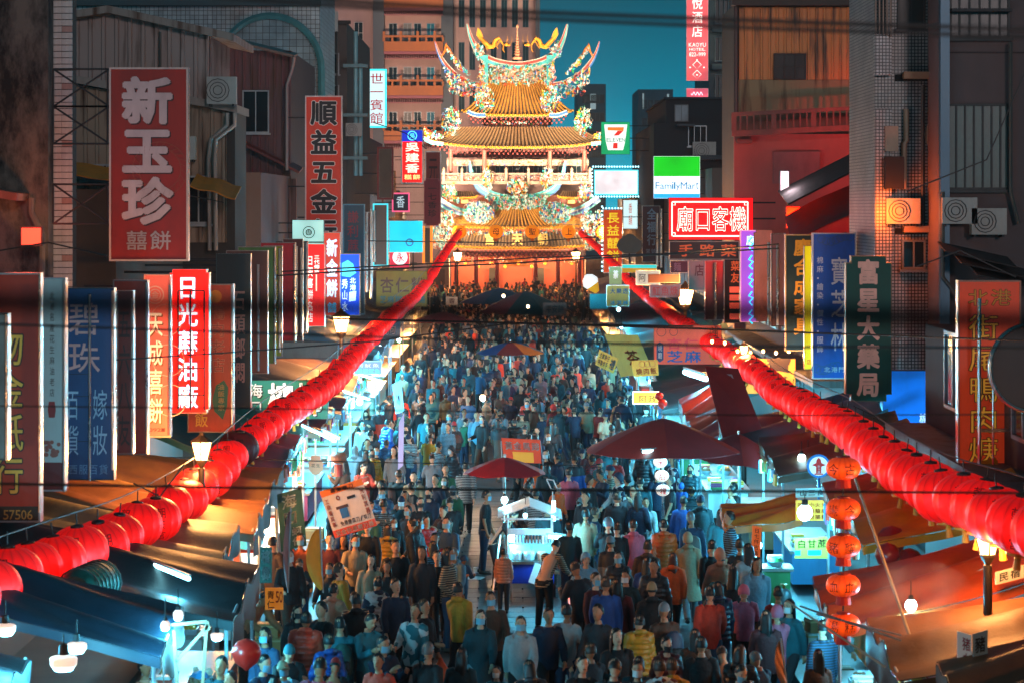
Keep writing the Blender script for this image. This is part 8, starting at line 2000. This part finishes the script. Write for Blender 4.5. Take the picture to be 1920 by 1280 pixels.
PH(826, 1036, 5, 'walk', 'jacket', 'black', 'trousers', 'black', 'short', 'black', None, h=1.66, extra='in plain black coming towards the camera before the red jacket')
PH(836, 974, -10, 'walk', 'jacket', 'denim blue', 'trousers', 'denim blue', 'short', 'black', MB_, h=1.74, extra='in blue jacket and jeans with mask coming towards the camera')
PH(563, 1009, 0, 'stand', 'jacket', 'orange', 'trousers', 'black', 'short', 'black', MB_, extra='in orange and black vest with mask by the green flag')
PH(514, 1014, 150, 'stand', 'jacket', 'brown', 'trousers', 'black', 'short', 'black', None, extra='in brown leather jacket seen from behind by the price board')
PH(622, 1010, 0, 'stand', 'shirt', 'dark red', 'trousers', 'brown', 'short', 'black', None, extra='in dark red top right of the orange feather flag')
PH(722, 942, 170, 'walk', 'jacket', 'striped/pale blue', 'trousers', 'navy', 'short', 'black', None, extra='in blue and white striped sweater above the cream jacket')
PH(690, 988, 0, 'stand', 'jacket', 'black', 'trousers', 'black', 'short', 'black', None, h=1.74, extra='in black sweatshirt right under the knife poster')
PH(757, 926, 20, 'walk', 'coat', 'peach', 'trousers', 'brown', 'long', 'black', None, h=1.6, extra='in long peach coat with long black hair, left crowd')
PH(776, 890, 0, 'walk', 'jacket', 'beige', 'trousers', 'charcoal', 'short', 'black', None, extra='in beige jacket walking to the camera behind the peach coat')
PH(836, 876, 5, 'walk', 'shirt', 'green', 'trousers', 'black', 'short', 'black', None, h=1.74, extra='in dark green T-shirt coming towards the camera, left of the red parasol')
PH(872, 872, B_, 'walk', 'jacket', 'striped/white', 'trousers', 'black', 'short', 'black', None, extra='in black and white checked top just left of the red cart parasol')
PH(896, 774, 0, 'walk', 'jacket', 'pale blue', 'trousers', 'black', 'short', 'black', None, h=1.76, extra='in open pale blue jacket and dark trousers striding to the camera, mid street')
PH(868, 768, 0, 'walk', 'jacket', 'light grey', 'trousers', 'charcoal', 'short', 'black', None, extra='in light grey sweater behind the pale blue jacket')
PH(845, 776, 0, 'walk', 'jacket', 'grey', 'trousers', 'black', 'short', 'black', MB_, extra='in grey with red straps left of the pale blue jacket')
PH(796, 776, 5, 'walk', 'shirt', 'teal', 'trousers', 'black', 'short', 'black', None, h=1.75, extra='in teal shirt walking to the camera, mid street left')
PH(1010, 742, B_, 'stand', 'jacket', 'pale blue', 'trousers', 'black', 'short', 'black', None, extra='in pale blue jacket seen from behind, mid street')
PH(1040, 748, B_, 'carry', 'jacket', 'olive', 'trousers', 'black', 'cap', 'cream', None, extra='in olive jacket and cream cap with a white bag, mid street')
PH(1067, 888, B_, 'stand', 'jacket', 'pink', 'trousers', 'charcoal', 'short', 'black', None, extra='in bright pink sweatshirt right of the pastry banner')
PH(1102, 900, 60, 'stand', 'jacket', 'black', 'trousers', 'black', 'hood', 'black', None, extra='in black hood right of the pink sweatshirt')
PH(1130, 890, -60, 'phone', 'jacket', 'navy', 'trousers', 'black', 'short', 'black', None, extra='in navy looking down, between the black hood and the cap')
PH(1170, 893, 10, 'phone', 'jacket', 'black', 'trousers', 'black', 'cap', 'black', None, extra='in black cap and jacket looking down, left of the disc lanterns')
PH(1200, 902, B_, 'stand', 'jacket', 'teal', 'trousers', 'black', 'short', 'black', None, extra='in teal top directly left of the white disc lanterns')
PH(1152, 930, B_, 'stand', 'jacket', 'charcoal', 'trousers', 'black', 'short', 'brown', None, extra='in charcoal behind the scooter rider')
PH(678, 797, 0, 'stand', 'jacket', 'white', 'trousers', 'denim blue', 'short', 'black', MB_, h=1.62, extra='in white sleeves and red vest facing the camera under the tube light')
PH(872, 1095, 150, 'walk', 'hoodie', 'mustard', 'trousers', 'black', 'short', 'black', MB_, extra='in mustard hooded top with mask, lower middle')
PH(930, 1112, 5, 'walk', 'jacket', 'brown', 'trousers', 'black', 'short', 'black', MB_, extra='in brown jacket with mask coming towards the camera, lower middle')
PH(896, 1148, 0, 'walk', 'coat', 'dark teal', 'trousers', 'grey', 'long', 'dark brown', MB_, extra='in dark teal coat with long brown hair and mask, lower middle')
PH(1262, 1240, B_, 'walk', 'hoodie', 'mustard', 'trousers', 'black', 'short', 'brown', None, extra='in mustard top at the very bottom, right of centre')
PH(1436, 1150, B_, 'walk', 'jacket', 'dark red', 'trousers', 'black', 'long', 'black', None, extra='in dark red jacket at the lower right, seen from behind')
PH(1463, 1104, B_, 'walk', 'jacket', 'red', 'trousers', 'black', 'short', 'black', None, extra='in red jacket by the right stalls, seen from behind')
PH(1548, 1176, 200, 'stand', 'jacket', 'striped/denim blue', 'trousers', 'black', 'short', 'black', None, extra='in dark checked shirt left of the lowest orange lantern')
PH(1318, 1200, B_, 'walk', 'jacket', 'black', 'trousers', 'black', 'short', 'black', None, extra='in black at the bottom below the coral jacket')
PH(740, 1096, 30, 'stand', 'jacket', 'navy', 'trousers', 'black', 'short', 'black', None, extra='in navy with side-swept hair above the flower-print jacket')
PH(668, 1120, B_, 'walk', 'hoodie', 'black', 'trousers', 'black', 'short', 'black', None, extra='in black with an orange scarf above the phone user')
# sellers and shoppers at the stalls
PH(455, 1078, 50, 'bend', 'jacket', 'tan', 'trousers', 'brown', 'short', 'black', None, D=39.5, h=1.66, extra='vendor in tan sweater stooping behind the black tarp, left')
PH(1366, 896, -80, 'stand', 'jacket', 'white', 'trousers', 'black', 'short', 'black', None, D=52.5, extra='vendor in white top under the wine-red parasol')
PH(1382, 890, -70, 'stand', 'jacket', 'black', 'trousers', 'black', 'short', 'black', None, D=53.2, extra='vendor in black behind the white top, under the wine-red parasol')
PH(1262, 712, B_, 'stand', 'jacket', 'navy', 'trousers', 'blue', 'beanie', 'cream', None, D=67.0, extra='shopper with a cream beanie and orange backpack in the blue-lit stall')
PH(1276, 706, 90, 'stand', 'jacket', 'blue', 'trousers', 'blue', 'short', 'brown', None, D=68.6, extra='vendor in blue inside the blue-lit stall')
PH(275, 1150, 60, 'stand', 'shirt', 'peach', 'trousers', 'brown', 'short', 'black', None, D=32.4, extra='vendor in peach print shirt behind the navy tarp, bottom left')
PH(425, 1240, -40, 'stand', 'jacket', 'light grey', 'trousers', 'black', 'short', 'black', None, D=31.4, extra='vendor in light grey beside the big balloon, bottom left')
# the scooter rider
D = 47.8; X0 = PX(1140, D)
rd_ = person(X0, D, 180, 'ride', 'jacket', 'black', 'trousers', 'black', 'helmet', 'grey', None, 1.7, 'rider in black and orange with a grey helmet on a scooter')
sc = empty('scooter', (X0, D, 0.005), 'scooter with a glowing red tail light in the middle of the crowd', 'scooter')
m = MB()
loft(m, [(Vector((0, y, z)), rx, rz, math.pi / 2) for y, z, rx, rz in ((-.62, .66, .05, .05), (-.55, .64, .12, .1), (-.2, .62, .16, .14), (.1, .58, .13, .12), (.2, .42, .12, .1))], 14); m.build('rear_body', M('15181c', rough=.25, var=0), None, smooth=True).parent = sc
for o_ in list(COL.objects)[-1:]: o_.location = (0, 0, 0)
def scp(nm, mat, fn):
 m_ = MB(); fn(m_); o_ = put(nm, m_.mesh(nm, [mat], smooth=True), sc); return o_
bpy.data.objects.remove(sc.children[0])
scp('rear_body', M('15181c', rough=.25, var=0), lambda m_: loft(m_, [(Vector((0, y, z)), rx, rz, math.pi / 2) for y, z, rx, rz in ((-.66, .68, .05, .04), (-.58, .66, .12, .09), (-.2, .60, .16, .14), (.1, .56, .13, .12), (.2, .42, .12, .1))], 14))
scp('seat', M('0c0c0d', rough=.6, var=0), lambda m_: loft(m_, [(Vector((0, y, z)), rx, rz, math.pi / 2) for y, z, rx, rz in ((-.6, .76, .08, .02), (-.45, .78, .13, .05), (0, .77, .13, .05), (.15, .75, .08, .03))], 12))
scp('floorboard', M('1a1c20', rough=.5, var=0), lambda m_: m_.box(-.14, .15, .3, .14, .6, .36))
scp('front_shield', M('15181c', rough=.25, var=0), lambda m_: m_.prism([(-.2, .35), (.2, .35), (.17, .9), (.08, 1.0), (-.08, 1.0), (-.17, .9)], .6, .68))
scp('handlebar', BLACK, lambda m_: m_.tube([(-.34, .52, 1.04), (-.1, .62, 1.02), (.1, .62, 1.02), (.34, .52, 1.04)], .018, 6))
for s in (-1, 1):
 scp('mirror', STEEL, lambda m_: (m_.tube([(s * .2, .6, 1.03), (s * .3, .56, 1.2)], .008, 4), m_.ball((s * .32, .55, 1.24), .055, 8, 0, .7)))
for y in (-.42, .72):
 w_ = scp('wheel', BLACK, lambda m_: m_.tube([(0, y + .2 * math.cos(q * math.pi / 10), .25 + .2 * math.sin(q * math.pi / 10)) for q in range(21)], .05, 8))
 m = MB(); m.tube([(-.04, y, .25), (.04, y, .25)], .12, 12); put('rim', m.mesh('rim', [STEEL]), w_)
scp('tail_light', M('ff2010', em=12, eh='ff1808', var=0), lambda m_: m_.ball((0, -.70, .64), .07, 10, 0, .8))
scp('number_plate', M('c8ccc8', rough=.4, var=0), lambda m_: m_.box(-.11, -.70, .44, .11, -.69, .54))
point(sc, (0, -.85, .64), 25, (1, .08, .03), .06)
# the rest of the near crowd
cr = random.Random(11)
TOPS = [('black', 28), ('navy', 20), ('charcoal', 15), ('dark teal', 12), ('teal', 6), ('denim blue', 7), ('brown', 5), ('grey', 4), ('light grey', 3), ('white', 3), ('pale blue', 3), ('cream', 3), ('beige', 3), ('red', 2), ('dark red', 3), ('coral', 2), ('orange', 2), ('pink', 2), ('mustard', 2), ('blue', 3), ('olive', 2), ('purple', 1), ('peach', 1), ('green', 1)]
tn_, tw_ = zip(*TOPS)
BLOCK = [(PX(994, 48), 48, .95), (PX(1243, 52), 52, .5), (PX(946, 49), 49, .4), (PX(957, 92), 92, .6), (X0, 48.2, 1.0)]
def free(X, Y, r):
 if any((X - a) ** 2 + ((Y - b) * .8) ** 2 < r * r for a, b in taken): return False
 if any((X - a) ** 2 + (Y - b) ** 2 < c * c for a, b, c in BLOCK): return False
 u, v = VX + X / Y * F, VY + HC / Y * F
 if 855 < u < 965 and 905 < v < 1125: return False
 if 868 < u < 1078 and 925 < VY + 6.1 / Y * F < 1140: return False
 return True
NMAX = 300
tries = 0
while len(people) < NMAX and tries < 9000:
 tries += 1
 Y = 31.2 + (cr.random() ** 1.1) * 50
 wl = 3.6 if Y < 38.6 else 4.3
 X = cr.uniform(-wl, (3.7 if Y < 33.6 else 4.4) if Y < 37.4 else (5.0 if Y < 45.5 else wl))
 if people and cr.random() < .5:             # people keep together in twos and threes
  q_ = cr.choice(taken[-120:]); X, Y = q_[0] + cr.uniform(-.6, .6), q_[1] + cr.uniform(-.5, .5)
  if Y < 31.2 or X < -wl or X > 4.3 or Y > 84 or (Y < 37.4 and X > 3.7): continue
 if not free(X, Y, .38 + .0012 * (Y - 31) + .2 * cr.random() ** 3): continue
 lf = X < -.2
 yaw = (cr.gauss(0, 28) if cr.random() < (.7 if lf else .25) else cr.gauss(180, 28))
 if cr.random() < .12: yaw = cr.uniform(0, 360)
 pose = cr.choices(('walk', 'stride', 'stand', 'phone', 'pocket', 'carry', 'hug', 'photo', 'bend'), (4, 4, 2.5, 2, 2.5, 2.5, 1.8, .9, .5))[0]
 tk = cr.choices(('jacket', 'puffer', 'hoodie', 'coat', 'shirt'), (6, 3, 3, 1.5, 1))[0]
 hk = cr.choices(('short', 'long', 'bun', 'cap', 'beanie', 'hood'), (9, 5, 1.5, 1.3, .6, .5))[0]
 tc = cr.choices(tn_, tw_)[0]
 q_ = cr.random()
 if q_ < .10 and tc not in ('black', 'navy', 'charcoal'): tc = 'two-tone/' + tc
 elif q_ < .115: tc = 'striped/' + cr.choice(('white', 'pale blue', 'cream', 'red'))
 elif q_ < .15: tc = 'printed/' + cr.choice(('teal', 'navy', 'dark red', 'brown'))
 if hk in ('cap', 'beanie'): hc = cr.choice(('black', 'navy', 'cream', 'red', 'grey'))
 elif hk == 'hood': hc = tc.split('/')[-1]
 else: hc = cr.choices(('black', 'dark brown', 'brown', 'grey'), (10, 4, 1.5, .6))[0]
 person(X, Y, yaw, pose, tk, tc, 'skirt' if hk == 'long' and cr.random() < .25 else 'trousers', cr.choice(('black', 'navy', 'charcoal', 'denim blue', 'brown')), hk, hc, cr.choice((MB_, MB_, 'd8dcdc', '1a1c20')) if cr.random() < .55 else None, cr.gauss(1.67, .08) if cr.random() > .06 else cr.uniform(1.05, 1.35))
print('people', len(people), 'up to', max(p.location.y for p in people))
# the far crowd reads as one mass
def lowpoly(pose, tk, hk):
 parts = []
 J = SK[pose]
 for me, mi, off in ((BODY[pose], 0, None), (TOP[(tk, pose)], 2, None), (BOT[pose], 1, None), (HAIR[hk], 1, J['head'])):
  o = bpy.data.objects.new('t', me); COL.objects.link(o)
  d = o.modifiers.new('d', 'DECIMATE'); d.ratio = min(1, 150 / max(1, len(me.polygons)))
  dg = bpy.context.evaluated_depsgraph_get(); x = bpy.data.meshes.new_from_object(o.evaluated_get(dg))
  v = np.array([tuple(a.co) for a in x.vertices]);
  if off is not None: v = v + np.array(off)
  parts.append((v, [list(p.vertices) for p in x.polygons], mi))
  bpy.data.objects.remove(o); bpy.data.meshes.remove(x)
 return parts
LOW = [lowpoly(p, t, h) for p, t, h in (('walk', 'jacket', 'short'), ('stand', 'puffer', 'long'), ('stride', 'hoodie', 'short'), ('pocket', 'jacket', 'bun'))]
m = MB(); cnt = 0; tk2 = []
fm = [M('b88868', rough=.6, var=0), M('0e0e12', rough=.6, var=0)] + [M(CN[c], rough=.8, var=0) for c in ('black', 'navy', 'dark teal', 'teal', 'brown', 'light grey', 'coral', 'cream', 'denim blue')]
ymin = max(p.location.y for p in people) - 6
tries = 0
while cnt < 640 and tries < 20000:
 tries += 1
 Y = cr.uniform(ymin, 199); wl = 4.2 if Y < 165 else 6.4
 X = cr.uniform(-wl, wl)
 if any((X - a) ** 2 + (Y - b) ** 2 < .22 for a, b in tk2): continue
 if any((X - a) ** 2 + (Y - b) ** 2 < .45 for a, b in taken): continue
 tk2.append((X, Y)); cnt += 1
 a = math.radians(cr.gauss(0, 40) + (0 if cr.random() < .55 else 180)); s = cr.gauss(1.0, .04); ca, sa = math.cos(a) * s, math.sin(a) * s
 col = cr.choices(range(2, 11), (6, 5, 4, 2, 2, 1.5, 1.2, 1, 2))[0]
 for v, f, mi in cr.choice(LOW):
  W_2 = np.stack([v[:, 0] * ca - v[:, 1] * sa + X, v[:, 0] * sa + v[:, 1] * ca + Y, v[:, 2] * s + (.16 if Y > 197.2 else 0)], 1)
  m.add([tuple(q) for q in W_2.tolist()], f, col if mi == 2 else mi)
o = m.build('crowd', fm, None, org=(0, 150, 0), smooth=True); tag(o, kind='stuff')
# things people carry
def carried(o, name, mesh_fn, loc, label, cat):
 mw = Matrix.Translation(o.location) @ Matrix.Rotation(o.rotation_euler.z, 4, 'Z') @ Matrix.Diagonal((*o.scale, 1))
 p = mw @ Vector(loc); m_ = MB(); mats = mesh_fn(m_)
 return tag(put(name, m_.mesh(name, mats, smooth=True), None, p, (0, 0, o.rotation_euler.z)), label, cat)
def find(t): return next(p for p in people if t in p['label'])
def plastic(m_): m_.lathe([(.03, -.2), (.12, -.19), (.15, -.1), (.12, 0), (.05, .1), (.02, .17)], 12); return [M('d8541c', rough=.35, var=.3, bump=.4)]
def white_bag(m_): m_.lathe([(.03, -.26), (.13, -.25), (.15, -.12), (.11, 0), (.04, .12)], 12); return [M('c0ccd0', rough=.35, var=.3, bump=.4)]
def pack(m_): loft(m_, [(Vector((0, 0, z)), a, b, 0) for z, a, b in ((-.24, .08, .05), (-.22, .15, .1), (0, .16, .11), (.16, .13, .08), (.22, .06, .04))], 14); loft(m_, [(Vector((0, .1, z)), a, b, 0) for z, a, b in ((-.18, .08, .03), (-.16, .11, .05), (-.03, .11, .05), (-.01, .08, .03))], 12, 1); return [M('c8501c', rough=.6, var=.2), M('30302e', rough=.6)]
def phone(m_): m_.box(-.038, -.008, -.075, .038, .0, .075); return [M('101418', em=0, rough=.2, var=0)]
J = SK['stand']; Jc = SK['carry']
carried(find('orange backpack'), 'backpack', pack, (0, .24, 1.22), 'orange backpack on the shopper with the cream beanie', 'backpack')
carried(find('carrying a white bag'), 'plastic_bag', white_bag, Jc['wri1'] + Vector((0, 0, -.24)), 'white plastic bag carried below the knife poster', 'bag')
carried(find('cream cap with a white bag'), 'plastic_bag', white_bag, Jc['wri1'] + Vector((0, 0, -.24)), 'white plastic bag of the person in olive jacket and cream cap', 'bag')
carried(find('black cardigan'), 'plastic_bag', plastic, Jc['wri1'] + Vector((0, 0, -.24)), 'orange plastic bag of the person in black cardigan', 'bag')
carried(find('bright coral'), 'plastic_bag', plastic, SK['stride']['wri1'] + Vector((0, 0, -.24)), 'orange plastic bag beside the person in bright coral jacket', 'bag')
carried(find('looking down at a phone'), 'phone', phone, SK['phone']['wri0'].lerp(SK['phone']['wri1'], .5) + Vector((0, -.1, .06)), 'phone held by the person in teal jacket, lower left', 'phone')
m = MB(); c = Vector((PX(1304, 46.5), 46.5, 1.0)); loft(m, [(c + Vector((0, 0, z)), a, b, 0) for z, a, b in ((-.3, .16, .09), (-.28, .2, .12), (.2, .2, .12), (.27, .15, .08))], 14)
m = MB()
bag_at = find('by the yellow bag'); carried(bag_at, 'shopping_bag', lambda m_: (m_.box(-.2, -.1, -.45, .2, .1, .05), m_.tube([(-.1, 0, .05), (-.08, 0, .2), (.08, 0, .2), (.1, 0, .05)], .012, 5), [M('c89a18', rough=.5, var=.2)])[2], (.42, .05, .75), 'big mustard yellow bag between the cream coat and teal jacket', 'bag')
# rucksacks and shoulder bags in the crowd
packs = []
for hx in ('1c1e22', '2a3a52', '4a2a22', '6a6a66', '1f4a44'):
 mm = MB(); pack(mm); packs.append(mm.mesh('backpack', [M(hx, rough=.6, var=.2), M('18181a', rough=.6, var=0)], smooth=True))
np_ = 0
for p_ in people[80:]:
 if np_ >= 34 or cr.random() > .3: continue
 if 'from behind' not in p_['label'] or 'hood' in p_['label'] or 'coat' in p_['label']: continue
 mw = Matrix.Translation(p_.location) @ Matrix.Rotation(p_.rotation_euler.z, 4, 'Z') @ Matrix.Diagonal((*p_.scale, 1))
 k_ = cr.randrange(5)
 lb = p_['label'].replace('person in ', '').split(',')
 tag(put('backpack', packs[k_], None, mw @ Vector((0, .25, 1.2)), (0, 0, p_.rotation_euler.z)), '%s backpack %s on %s,%s' % (('black', 'navy', 'maroon', 'grey', 'teal')[k_], ('worn low', 'worn high', 'hanging', 'slung')[np_ % 4], lb[0], lb[-1]), 'backpack', 'backpacks in the crowd'); np_ += 1
# ------------------------------------------------------------------ humid, smoky night air
m = MB(); m.box(-60, -3, -1.0, 60, 460, 62)
hz = bpy.data.materials.new('haze'); hz.use_nodes = True
n_ = hz.node_tree.nodes; n_.clear()
ho = n_.new('ShaderNodeOutputMaterial'); hv = n_.new('ShaderNodeVolumePrincipled')
hv.inputs['Color'].default_value = (.86, .93, .97, 1); hv.inputs['Density'].default_value = 0.00028
hz.node_tree.links.new(hv.outputs[0], ho.inputs['Volume'])
ha = m.build('haze', hz, org=(0, 200, -1)); ha['kind'] = 'stuff'
hz.cycles.homogeneous_volume = True
for o in bpy.data.objects:
 if 'label' in o and len(o['label'].split()) > 16: print('LONG', o.name, o['label'])
print('OBJECTS', len(bpy.data.objects), 'lanterns', n1, n2)
